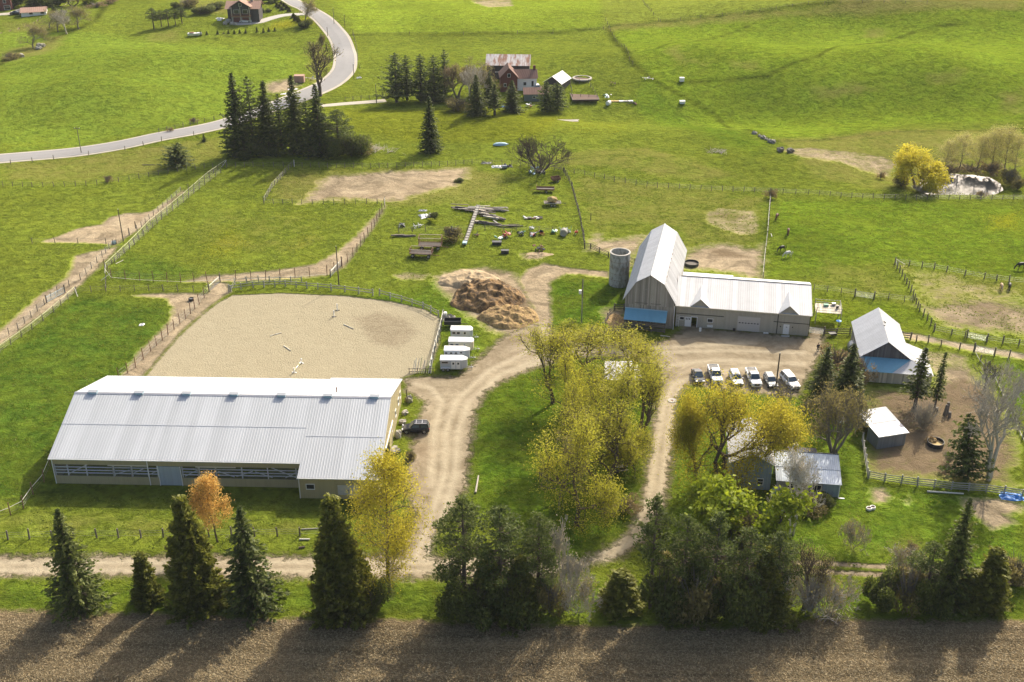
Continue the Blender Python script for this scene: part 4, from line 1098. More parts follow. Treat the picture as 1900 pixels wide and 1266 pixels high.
wall_obj('lean_to_wall', M['barn_board'], sb, (-SW - .05, -.1), (-SW - .05, -2.8), .05, lambda s: zl1 - .12 - s * .52, w=.3)
g = MB(); g.box((.4, 8.2, SR - .12), (.5, .35, .08), tilt=(0, R(35))); g.box((.1, 6.5, SR - .02), (.3, .3, .08)); g.build('roof_hole', M['dark'], sb)

# ------------------------------------------------------------------ loafing shed
sh = empty('run_in_shed', (59.35, 153.75, 0), R(15)); tag(sh, 'small grey steel run-in shed with half white, half grey ribbed roof', 'shed')
wall_obj('front_wall', M['shed_siding'], sh, (0.1, 0.1), (5.2, .1), 0, 2.5, w=.26, jit=.012, seed=3)
wall_obj('side_wall', M['shed_siding'], sh, (0.1, 6.7), (0.1, .1), 0, lambda s: 2.5 + (6.6 - s) * .1, w=.26, jit=.012, holes=[(.6, 3.4, 0, 2.2)], seed=4)
wall_obj('side_wall', M['shed_siding'], sh, (5.2, .1), (5.2, 6.7), 0, lambda s: 2.5 + s * .1, w=.26, jit=.012, seed=5)
wall_obj('rear_wall', M['shed_siding'], sh, (5.2, 6.7), (.1, 6.7), 0, 3.1, w=.26, jit=.012, seed=6)
roof_obj('front_roof_sheets', M['grey_roof'], sh, (-.1, -.15, 2.55), (5.45, -.15, 2.55), (5.45, 3.2, 2.89), (-.1, 3.2, 2.89), pitch=.28)
roof_obj('rear_roof_sheets', M['white_roof'], sh, (-.1, 3.16, 2.93), (5.45, 3.16, 2.93), (5.45, 7.0, 3.3), (-.1, 7.0, 3.3), pitch=.28)
g = MB(); g.span(-.14, 5.49, -.22, -.15, 2.42, 2.58); g.build('fascia', M['trim_white'], sh)

# ------------------------------------------------------------------ farmhouse near the drive
fh = empty('farmhouse', (40.35, 141.65, 0), R(-7.2)); tag(fh, 'low farmhouse with blue grey metal roof and stone wall behind the birch', 'house')
HWL = 9.4
roof_obj('roof', M['house_roof'], fh, (-.15, -.35, 2.52), (HWL + .2, -.35, 2.52), (HWL + .2, 2.35, 3.35), (-.15, 2.35, 3.35), pitch=.3)
roof_obj('roof', M['house_roof'], fh, (-.15, 2.31, 3.40), (HWL + .2, 2.31, 3.40), (HWL + .2, 5.3, 4.33), (-.15, 5.3, 4.33), pitch=.3)
g = MB(); g.span(-.2, HWL + .25, 5.27, 5.45, 4.2, 4.42); g.build('ridge_board', M['trim_dark'], fh)
g = MB(); g.hexa([(0, 0, 0), (6.9, 0, 0), (6.9, .3, 0), (0, .3, 0), (0, 0, 2.5), (6.9, 0, 2.5), (6.9, .3, 2.55), (0, .3, 2.55)]); g.build('stone_wall', M['stone'], fh)
wall_obj('sided_wall', M['blue_siding'], fh, (6.9, .02), (HWL, .02), 0, 2.52, w=.2, jit=.008)
wall_obj('end_wall', M['blue_siding'], fh, (HWL, 0), (HWL, 5.3), 0, lambda s: 2.55 + s * .33, w=.2, jit=.008)
wall_obj('rear_wall', M['blue_siding'], fh, (HWL, 5.35), (0, 5.35), 0, 4.2, w=.2, jit=.008)
g = MB(); g.span(HWL - .05, HWL + .06, -.07, .04, 0, 2.5); g.build('corner_board', M['trim_white'], fh)
window(fh, (2.1, -.0, 1.55), 1.0, .95, bars=(0, 1), frame=M['cream'])
window(fh, (5.7, -.0, 1.3), 2.1, 1.5, bars=(2, 0), frame=M['cream'])
g = MB(); g.span(HWL + .02, HWL + .9, -.35, -.15, .02, .10); g.build('downpipe_foot', M['trim_white'], fh)
# rear addition
roof_obj('rear_addition_roof', M['dark_shingle'], fh, (6.8, 9.3, 2.7), (2.3, 9.3, 2.7), (2.3, 5.5, 3.6), (6.8, 5.5, 3.6), pitch=.9, rib=.01)
wall_obj('rear_addition_wall', M['beige_siding'], fh, (6.6, 5.4), (6.6, 9.1), 0, lambda s: 3.4 - s * .24, w=.25)
wall_obj('rear_addition_wall', M['beige_siding'], fh, (2.5, 9.1), (2.5, 5.4), 0, lambda s: 2.55 + s * .24, w=.25)
wall_obj('rear_addition_wall', M['beige_siding'], fh, (6.6, 9.1), (2.5, 9.1), 0, 2.55, w=.25)
g = MB(); g.box((3.1, 6.1, 3.6), (.55, .55, 3.0)); ch = g.build('chimney', M['bark'], fh)
g = MB(); g.box((3.1, 6.1, 5.15), (.7, .7, .14)); g.tube((3.1, 6.1, 5.2), (3.1, 6.1, 5.5), .14, n=8); g.build('chimney_cap', M['conc_pale'], ch)
# taller left block, mostly behind the golden maple
def tb(y): return y
roof_obj('tall_roof', M['white_roof'], fh, (-7.4, 11.2, 4.7), (-7.4, .2, 4.7), (-3.9, .2, 6.6), (-3.9, 11.2, 6.6), pitch=.45)
roof_obj('tall_roof', M['white_roof'], fh, (-.4, .2, 4.7), (-.4, 11.2, 4.7), (-3.9, 11.2, 6.6), (-3.9, .2, 6.6), pitch=.45)
wall_obj('tall_gable', M['blue_siding'], fh, (-7.0, .6), (-.8, .6), 0, lambda s: 4.85 + 1.7 * (1 - abs(s - 3.1) / 3.1) - .15, w=.2, jit=.008)
wall_obj('tall_side_wall', M['blue_siding'], fh, (-.8, .6), (-.8, 10.8), 0, 4.7, w=.2, jit=.008)
wall_obj('tall_side_wall', M['blue_siding'], fh, (-7.0, 10.8), (-7.0, .6), 0, 4.7, w=.2, jit=.008)
wall_obj('tall_rear_wall', M['blue_siding'], fh, (-.8, 10.8), (-7.0, 10.8), 0, lambda s: 4.85 + 1.7 * (1 - abs(s - 3.1) / 3.1) - .15, w=.2, jit=.008)
window(fh, (-2.4, .58, 1.5), 1.0, 1.2, bars=(0, 1)); window(fh, (-5.4, .58, 1.5), 1.0, 1.2, bars=(0, 1)); window(fh, (-3.9, .58, 4.0), .9, 1.1, bars=(0, 1))
# television aerial mast
ax_, ay_, _ = at(1553, 845)
an = empty('television_aerial', (ax_, ay_, 0), R(60)); tag(an, 'tall television aerial on a mast behind the farmhouse', 'aerial')
g = MB(); g.tube((0, 0, 0), (0, 0, 7.2), .045, n=6); g.build('mast', M['steel'], an)
g = MB(); g.tube((-1.6, 0, 7.0), (1.6, 0, 7.3), .06, n=6); g.build('boom', M['trim_white'], an)
for k in range(11):
    x = -1.5 + k * .3; l = .45 + .4 * abs(k - 5) / 5
    g = MB(); g.tube((x, -l, 7.02 + (x + 1.6) * .09), (x, l, 7.02 + (x + 1.6) * .09), .028, n=4); g.build('element', M['steel'], an)

# white roofed shelter inside the island trees
wsx, wsy, _ = at(1152, 703)
ws = empty('island_shelter', (19.8, 173.1, 0), R(0)); tag(ws, 'low shelter with flat white roof among the island trees', 'shed')
roof_obj('roof', M['white_roof'], ws, (-3.6, -.2, 2.2), (3.3, -.2, 2.2), (2.8, 6.1, 2.6), (-2.9, 6.1, 2.6), pitch=.5)
for x, y in ((-3.3, .1), (3.0, .1), (-2.7, 5.8), (2.6, 5.8), (0, .1)):
    g = MB(); g.span(x - .09, x + .09, y - .09, y + .09, 0, 2.3); g.build('post', M['old_timber'], ws)
wall_obj('rear_wall', M['barn_board'], ws, (2.6, 5.8), (-2.7, 5.8), 0, 2.45, w=.25)
wall_obj('side_wall', M['barn_board'], ws, (3.0, .2), (2.62, 5.7), 0, 2.15, w=.25)

# ------------------------------------------------------------------ far farmstead
def gable(name, label, px, py, rz, L_, D_, ze, zr, rm, wm, wl='wall', ridge='x', windows=(), catg='house', ovh=.4):
    x, y, z = at(px, py)
    r = empty(name, (x, y, z - .1), rz); tag(r, label, catg)
    if ridge == 'x':
        roof_obj('roof_slope', rm, r, (-ovh, -ovh, ze - .1), (L_ + ovh, -ovh, ze - .1), (L_ + ovh, D_ / 2, zr), (-ovh, D_ / 2, zr), pitch=.8)
        roof_obj('roof_slope', rm, r, (L_ + ovh, D_ + ovh, ze - .1), (-ovh, D_ + ovh, ze - .1), (-ovh, D_ / 2, zr), (L_ + ovh, D_ / 2, zr), pitch=.8)
        f = lambda s: ze - .1; gf = lambda s: ze + (zr - ze) * (1 - abs(s - D_ / 2) / (D_ / 2)) - .15
        sides = [((0, 0), (L_, 0), f), ((L_, 0), (L_, D_), gf), ((L_, D_), (0, D_), f), ((0, D_), (0, 0), gf)]
    else:
        roof_obj('roof_slope', rm, r, (-ovh, D_ + ovh, ze - .1), (-ovh, -ovh, ze - .1), (L_ / 2, -ovh, zr), (L_ / 2, D_ + ovh, zr), pitch=.8)
        roof_obj('roof_slope', rm, r, (L_ + ovh, -ovh, ze - .1), (L_ + ovh, D_ + ovh, ze - .1), (L_ / 2, D_ + ovh, zr), (L_ / 2, -ovh, zr), pitch=.8)
        f = lambda s: ze - .1; gf = lambda s: ze + (zr - ze) * (1 - abs(s - L_ / 2) / (L_ / 2)) - .15
        sides = [((0, 0), (L_, 0), gf), ((L_, 0), (L_, D_), f), ((L_, D_), (0, D_), gf), ((0, D_), (0, 0), f)]
    for i, (a, b, ff) in enumerate(sides):
        wall_obj(wl, wm, r, a, b, -.6, ff, w=.6, jit=.01, seed=i)
    for (wx, wz, ww, wh) in windows: window(r, (wx, -.01, wz), ww, wh)
    return r

gable('rusty_roofed_barn', 'dark boarded barn with white roof streaked with rust', 903, 147, R(-3), 14.6, 9.6, 5.0, 7.6, M['rusty_roof'], M['dark_wall'], catg='barn', windows=[(6.0, 2.6, 6.0, .4)])
r_ = gable('red_brick_farmhouse', 'red brick farmhouse with brown roof among spruces', 929, 171, R(4), 5.6, 7.0, 5.0, 8.2, M['shingle'], M['brick'], ridge='y', windows=[(2.8, 5.6, 1.1, 1.2), (1.5, 2.4, .9, 1.2), (4.1, 2.4, .9, 1.2)])
roof_obj('wing_roof', M['shingle'], r_, (5.6, .9, 4.2), (12.6, .9, 4.2), (12.6, 4.2, 6.6), (3.6, 4.2, 6.6), pitch=.8)
roof_obj('wing_roof', M['shingle'], r_, (12.6, 7.5, 4.2), (5.6, 7.5, 4.2), (3.6, 4.2, 6.6), (12.6, 4.2, 6.6), pitch=.8)
wall_obj('wing_wall', M['trim_white'], r_, (5.6, 1.3), (12.2, 1.3), -.5, 4.2, w=.5)
wall_obj('wing_wall', M['brick'], r_, (12.2, 1.3), (12.2, 7.2), -.5, lambda s: 4.2 + 2.2 * (1 - abs(s - 2.95) / 2.95), w=.5)
window(r_, (8.2, 1.28, 2.4), 1.1, 1.3); window(r_, (10.8, 1.28, 2.4), .9, 2.0)
g = MB(); g.box((11.6, 4.2, 7.0), (.8, .8, 1.6)); g.build('chimney', M['brick'], r_)
gable('dark_roofed_cottage', 'low grey outbuilding with dark brown roof beside the brick farmhouse', 973, 188, R(2), 8.2, 5.2, 2.5, 4.0, M['shingle'], M['shed_siding'], windows=[(3.2, 1.4, 1.0, .8), (5.8, 1.4, .7, .7)], catg='outbuilding')
gable('white_roofed_shed', 'small shed with bright white pitched roof beyond the conifer pair', 1009, 168, R(-24), 6.2, 8.4, 3.0, 5.2, M['white_roof'], M['dark_wall'], ridge='y', catg='shed')

# ------------------------------------------------------------------ timber house by the road and village corner house
hx = gable('timber_chalet', 'timber chalet with tan roof and front gable at the road driveway', 424, 41, R(2), 13.0, 9.0, 5.6, 8.0, M['tan_shingle'], M['dark_wall'], catg='house', ovh=.9)
fg = MB()
roof_obj('gable_roof', M['tan_shingle'], hx, (1.2, 5.0, 6.4), (1.2, -2.2, 6.4), (5.8, -2.2, 9.2), (5.8, 5.0, 9.2), pitch=.8)
roof_obj('gable_roof', M['tan_shingle'], hx, (10.4, -2.2, 6.4), (10.4, 5.0, 6.4), (5.8, 5.0, 9.2), (5.8, -2.2, 9.2), pitch=.8)
wall_obj('front_gable', M['dark_wall'], hx, (2.2, -.9), (9.4, -.9), 2.9, lambda s: 6.9 + 2.2 * (1 - abs(s - 3.6) / 3.6), w=.5)
wall_obj('stone_base', M['stone'], hx, (2.0, -1.2), (9.6, -1.2), -.6, 2.7, w=.8)
for x in (3.9, 7.5): window(hx, (x, -1.22, 1.2), 2.9, 2.1, frame=M['stone'], glass=M['brick'], name='garage_door')
for x in (3.9, 7.5): window(hx, (x, -.92, 4.4), 2.2, 1.7)
window(hx, (5.7, -.92, 7.2), 1.2, 1.2)
g = MB(); g.span(1.6, 10.0, -2.4, -.95, 2.75, 2.9)
for x in np.arange(1.7, 10.1, .9): g.span(x - .05, x + .05, -2.4, -2.3, 2.9, 3.8)
g.span(1.6, 10.0, -2.4, -2.3, 3.75, 3.85); g.build('balcony', M['cedar_wood'], hx)
for x in (2.1, 5.7, 9.5):
    g = MB(); g.span(x - .12, x + .12, -2.2, -1.95, -.6, 6.4); g.build('column', M['pale_timber'], hx)
g = MB(); g.box((9.9, 4.4, 8.4), (.9, .9, 1.6)); g.build('chimney', M['stone'], hx)
gable('brown_roofed_bungalow', 'pale bungalow with brown hipped looking roof near the village lane', 40, 32, R(16), 10.0, 7.6, 2.0, 3.3, M['tan_shingle'], M['trim_white'], windows=[(4, 1.4, 1.6, 1.0), (8.5, 1.4, 1.6, 1.0)])
gable('corner_house', 'dark house with pale blue porch in the far left top corner', -22, 22, R(10), 10.0, 8.0, 6.0, 8.5, M['shingle'], M['brick'], windows=[(7.5, 4.2, 1.2, 1.4), (8.2, 1.6, 2.6, 2.0)])

# ------------------------------------------------------------------ tree prototypes
def unit(a):
    return a / (np.linalg.norm(a, axis=-1, keepdims=True) + 1e-9)

def cards(P, A, ln, wd, rg, roll=1.0):
    """loose quads: centre P, long axis A, length, width, random roll"""
    A = unit(A)
    r = rg.normal(size=A.shape)
    B = unit(np.cross(A, r) * roll + np.cross(A, np.array([0, 0, 1.0])) * (1 - roll))
    a = A * (ln[:, None] * .5); b = B * (wd[:, None] * .5)
    return np.stack([P - a - b * .5, P - a * .1 + b * -1.0, P + a, P - a * .1 + b], 1)

def limb_mesh(segs, name, m):
    """segs: list of (p, q, r0, r1); n-sided tubes"""
    V = []; Fc = []
    for p, q, r0, r1 in segs:
        n = 5 if r0 > .12 else (4 if r0 > .05 else 3)
        d = (q - p)
        if d.length < 1e-5: continue
        d.normalize(); u = d.orthogonal().normalized(); v = d.cross(u)
        b = len(V)
        for c, r in ((p, r0), (q, r1)):
            for i in range(n):
                t = 2 * math.pi * i / n
                V.append(c + u * (r * math.cos(t)) + v * (r * math.sin(t)))
        for i in range(n): Fc.append((b + i, b + (i + 1) % n, b + n + (i + 1) % n, b + n + i))
    return mesh_from(name, V, Fc, m)

def spruce_proto(seed, h=16.0, r=3.4, whorls=34, per=9, lam='spruce', droop=.32, bare=.02, gap=0.0, wid=.34, pw=.92, lift=0.0, step=.34):
    rg = np.random.RandomState(seed); P = []; A = []; S = []; segs = []
    for i in range(whorls):
        t = i / (whorls - 1.0)
        z = h * (bare + (1 - bare) * t ** .97)
        R_ = r * (1 - t) ** (pw * .86) * (1 + .10 * math.sin(i * 1.9 + seed)) + .12
        if gap and rg.rand() < gap: R_ *= .55
        k = max(4, int(per * (1 - .45 * t)))
        a0 = rg.rand() * 6.28
        for j in range(k):
            a = a0 + 6.283 * j / k + rg.normal() * .22
            L_ = R_ * (1 + rg.normal() * .13)
            dr = droop * (1 - .9 * t) + rg.normal() * .05 - lift
            n = max(3, int(L_ / step))
            s = (np.arange(n) + rg.rand(n) * .8) / n
            s = s * .92 + .08
            d = np.array([math.cos(a), math.sin(a)])
            zz = z - dr * L_ * s + .30 * L_ * s ** 2 * .55
            lat = rg.normal(size=n) * .16 * L_ * (1.15 - s) * .9
            px = d[0] * L_ * s - d[1] * lat; py = d[1] * L_ * s + d[0] * lat
            for rep in range(3):
                jit = rg.normal(size=(n, 3)) * .10
                P.append(np.stack([px, py, zz], 1) + jit)
                sa = (rg.rand(n) - .5) * 1.9
                ca, si = np.cos(sa), np.sin(sa)
                A.append(np.stack([d[0] * ca - d[1] * si, d[1] * ca + d[0] * si, -dr * .7 + rg.normal(size=n) * .18 - .10], 1))
                S.append((.44 + .38 * rg.rand(n)) * (1.05 - .35 * s) * (1 if L_ > 1 else .75))
            if t < .93 and L_ > .7:
                segs.append((Vector((0, 0, z)), Vector((d[0] * L_ * .85, d[1] * L_ * .85, z - dr * L_ * .8)), .05 * (1 - t) + .015, .008))
    P = np.concatenate(P); A = np.concatenate(A); S = np.concatenate(S)
    V = cards(P, A, S * 1.15, S * wid * 1.7, rg, .55)
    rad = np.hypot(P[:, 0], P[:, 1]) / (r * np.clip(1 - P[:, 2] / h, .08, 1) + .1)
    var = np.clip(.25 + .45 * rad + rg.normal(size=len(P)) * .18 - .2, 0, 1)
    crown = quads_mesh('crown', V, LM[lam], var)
    segs = [(Vector((0, 0, -.3)), Vector((0, 0, h * .5)), .022 * h, .013 * h), (Vector((0, 0, h * .5)), Vector((0, 0, h * .99)), .013 * h, .01)] + segs
    return limb_mesh(segs, 'trunk', M['bark']), crown, h, r

def pine_proto(seed, h=17.0, r=4.2, whorls=17, per=6, bare=.22, lam='pine', clump=.62, n=46, shape=.75, up=.12):
    rg = np.random.RandomState(seed); P = []; A = []; segs = []; W = []
    for i in range(whorls):
        t = i / (whorls - 1.0)
        z = h * (bare + (1 - bare - .01) * t)
        prof = (math.sin(math.pi * min(1, (t * .78 + .22))) ** shape)
        L0 = r * prof * (1 - t * .25)
        for j in range(max(3, int(per * (1 - .3 * t)))):
            a = rg.rand() * 6.28; L_ = L0 * (.6 + .5 * rg.rand())
            d = Vector((math.cos(a), math.sin(a), up + .35 * t + rg.normal() * .08))
            tip = Vector((0, 0, z)) + d * L_
            segs.append((Vector((0, 0, z)), tip, .07 * (1 - t) + .03, .015))
            for c in range(max(2, int(L_ / .85))):
                f = 1 - c * .85 / max(L_, .9)
                if f < .3: break
                ctr = Vector((0, 0, z)) + d * (L_ * f) + Vector(rg.normal(size=3) * .22)
                m_ = int(n * .75)
                dirs = unit(rg.normal(size=(m_, 3)) * np.array([1, 1, .55]) + np.array([0, 0, .35]))
                rr = clump * (.5 + .5 * rg.rand(m_))[:, None]
                P.append(np.array(ctr) + dirs * rr); A.append(dirs + rg.normal(size=(m_, 3)) * .25)
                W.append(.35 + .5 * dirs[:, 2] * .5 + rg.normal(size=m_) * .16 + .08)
    P = np.concatenate(P); A = np.concatenate(A); W = np.clip(np.concatenate(W), 0, 1)
    S = .28 + .18 * rg.rand(len(P))
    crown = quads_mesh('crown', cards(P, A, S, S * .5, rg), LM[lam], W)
    segs = [(Vector((0, 0, -.3)), Vector((.1, 0, h * .5)), .02 * h, .014 * h), (Vector((.1, 0, h * .5)), Vector((0, 0, h * .98)), .014 * h, .03)] + segs
    return limb_mesh(segs, 'trunk', M['bark']), crown, h, r

def cedar_proto(seed, h=11.0, r=2.3, n=15000, lam='cedar', tips=5):
    rg = np.random.RandomState(seed)
    spires = [(0, 0, 1.0, 1.0)] + [(rg.normal() * r * .42, rg.normal() * r * .42, .55 + .3 * rg.rand(), .55) for _ in range(tips)]
    Ps = []; As = []; Vv = []
    for (sx, sy, sh, sr) in spires:
        k = int(n * sh * sr / 2.6 / 26)
        t = rg.rand(k) ** 1.15; a = rg.rand(k) * 6.283
        rr = r * sr * (1 - t) ** .8 * (.78 + .42 * rg.rand(k)) + .05
        C = np.stack([sx * (1 - t * .7) + np.cos(a) * rr, sy * (1 - t * .7) + np.sin(a) * rr, .2 + t * h * sh], 1)
        D = np.stack([np.cos(a) * .8, np.sin(a) * .8, .35 + 0 * a], 1)
        m_ = 34; L_ = np.repeat(.30 + .45 * rg.rand(k), m_)[:, None]
        u = rg.rand(k * m_)[:, None] - .6
        P = np.repeat(C, m_, 0) + np.repeat(D, m_, 0) * u * L_ * 2 + rg.normal(size=(k * m_, 3)) * np.array([.2, .2, .16]) * (1.1 - u) * .8
        A = np.repeat(D, m_, 0) + rg.normal(size=(k * m_, 3)) * .5
        Ps.append(P); As.append(A); Vv.append(np.repeat(.3 + .3 * rg.rand(k), m_) + .5 * u[:, 0] + .1 + .12 * np.repeat(t, m_) + rg.normal(size=k * m_) * .1)
    P = np.concatenate(Ps); A = np.concatenate(As); W = np.clip(np.concatenate(Vv), 0, 1); P[:, 2] = np.abs(P[:, 2])
    S = .22 + .2 * rg.rand(len(P))
    crown = quads_mesh('crown', cards(P, A, S * 1.5, S * .8, rg), LM[lam], W)
    segs = [(Vector((0, 0, -.3)), Vector((0, 0, h * .9)), .16, .02)]
    return limb_mesh(segs, 'trunk', M['bark']), crown, h, r

def grow(rg, p, d, L_, rad, depth, segs, tips, spread=.55, up=.18, kids=(2, 3), ratio=.74, wob=.16, mind=0):
    n = 2 if depth > 1 else 1
    q = p
    for i in range(n):
        d = (d + Vector(rg.normal(size=3) * wob) + Vector((0, 0, up * .35))).normalized()
        q2 = q + d * (L_ / n)
        segs.append((q, q2, rad * (1 - .25 * i / n), rad * (1 - .25 * (i + 1) / n)))
        q = q2
        if depth > 1 and i == 0 and rg.rand() < .55:
            s = (d + Vector(rg.normal(size=3)) * spread * 1.2).normalized()
            grow(rg, q, s, L_ * ratio * .85, rad * .5, depth - 1 - (rg.rand() < .4), segs, tips, spread, up, kids, ratio, wob) if depth > 1 else None
    if depth <= 0:
        tips.append((q, d)); return
    k = rg.randint(kids[0], kids[1] + 1)
    for _ in range(k):
        s = (d + Vector(rg.normal(size=3) * np.array([1, 1, .7])) * spread + Vector((0, 0, up))).normalized()
        grow(rg, q, s, L_ * (ratio + .12 * rg.normal() * .6), rad * (.62 if k > 1 else .8), depth - 1, segs, tips, spread, up, kids, ratio, wob)

def broad_proto(seed, h=14.0, r=5.0, tk=.8, depth=6, leaves=9000, lam='spring', bark='bark', spread=.55, up=.2, stems=1, trunk=.16, leaf=.24, cl=.45, ratio=.76, kids=(2, 3), flare=.12, low=0, tw=.02, droop=0.0, spine=False):
    rg = np.random.RandomState(seed); segs = []; tips = []
    if spine:        # one leader with side limbs (young maples, birches)
        p = Vector((0, 0, 0)); d = Vector((0, 0, 1)); N_ = 15
        for i in range(N_):
            t = i / N_
            q = p + Vector((rg.normal() * .08, rg.normal() * .08, 1.0))
            segs.append((p, q, .30 * (1 - t) + .03, .30 * (1 - (i + 1) / N_) + .03))
            if i >= low:
                for _ in range(3):
                    a = rg.rand() * 6.28; wl = 3.5 * (math.sin(math.pi * min(1, t * .74 + .24)) ** .7)
                    s = Vector((math.cos(a), math.sin(a), .75)).normalized()
                    grow(rg, q, s, wl * .45, .07, depth - 3, segs, tips, spread, up, kids, .68, .18)
            p = q
        tips.append((p, d))
    else:
        for s_ in range(stems):
            a = 6.28 * s_ / stems + rg.rand()
            d = Vector((math.cos(a) * flare * (stems > 1) * 3, math.sin(a) * flare * (stems > 1) * 3, 1)).normalized()
            base = Vector((math.cos(a), math.sin(a), 0)) * (.25 if stems > 1 else 0)
            segs.append((base - Vector((0, 0, .3)), base + d * .4, .34, .28))
            grow(rg, base + d * .3, d, 2.6 if stems == 1 else 2.2, .26, depth, segs, tips, spread, up, kids, ratio)
    T = np.array([t[0] for t in tips]); Dn = np.array([t[1] for t in tips])
    allp = np.concatenate([T, np.array([s[1] for s in segs])])
    zmax = allp[:, 2].max(); rm = np.percentile(np.hypot(T[:, 0], T[:, 1]), 92)
    fz = h / zmax; fr = r / rm
    sc = lambda v: Vector((v.x * fr, v.y * fr, v.z * fz))
    segs = [(sc(a), sc(b), max(r0 * fz * tk, tw), max(r1 * fz * tk, tw * .8)) for a, b, r0, r1 in segs]
    T = T * np.array([fr, fr, fz])
    if leaves:
        k = max(1, leaves // len(T))
        P = np.repeat(T, k, 0); n = len(P)
        off = rg.normal(size=(n, 3)) * cl
        P = P + off - np.repeat(Dn, k, 0) * (rg.rand(n)[:, None] * .5)
        P[:, 2] -= droop * rg.rand(n)
        S = leaf * (.6 + .8 * rg.rand(n))
        A = rg.normal(size=(n, 3)); A[:, 2] -= droop
        tone = np.repeat(rg.rand(len(T)), k)
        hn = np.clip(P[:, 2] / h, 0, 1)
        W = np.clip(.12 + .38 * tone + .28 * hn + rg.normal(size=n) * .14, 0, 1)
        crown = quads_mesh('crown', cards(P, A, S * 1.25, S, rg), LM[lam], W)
    else: crown = None
    return limb_mesh(segs, 'trunk', M[bark]), crown, h, r

def bush_proto(seed, h=3.0, r=1.8, n=4200, lam='shrub', leaf=.2, twigs=60, bark='bark'):
    rg = np.random.RandomState(seed)
    cs = [(rg.normal() * r * .42, rg.normal() * r * .42, h * (.25 + .4 * rg.rand()), r * (.35 + .3 * rg.rand())) for _ in range(9)]
    Ps = []
    for cx, cy, cz, cr in cs:
        k = n // 9
        d = unit(rg.normal(size=(k, 3))); rr = cr * (.55 + .5 * rg.rand(k))[:, None]
        Ps.append(np.array([cx, cy, cz]) + d * rr * np.array([1, 1, .95]))
    P = np.concatenate(Ps); P[:, 2] = np.abs(P[:, 2]) * min(1, h / max(P[:, 2].max(), .1)) + .03
    S = leaf * (.7 + .7 * rg.rand(len(P)))
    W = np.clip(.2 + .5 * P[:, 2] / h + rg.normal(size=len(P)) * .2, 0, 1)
    crown = quads_mesh('crown', cards(P, rg.normal(size=P.shape), S * 1.3, S * .8, rg), LM[lam], W)
    segs = []
    for _ in range(twigs):
        a = rg.rand() * 6.28; e = rg.rand()
        segs.append((Vector((0, 0, 0)), Vector((math.cos(a) * r * e * 1.05, math.sin(a) * r * e * 1.05, h * (.6 + .45 * rg.rand()))), .04, .012))
    return limb_mesh(segs, 'stems', M[bark]), crown, h, r

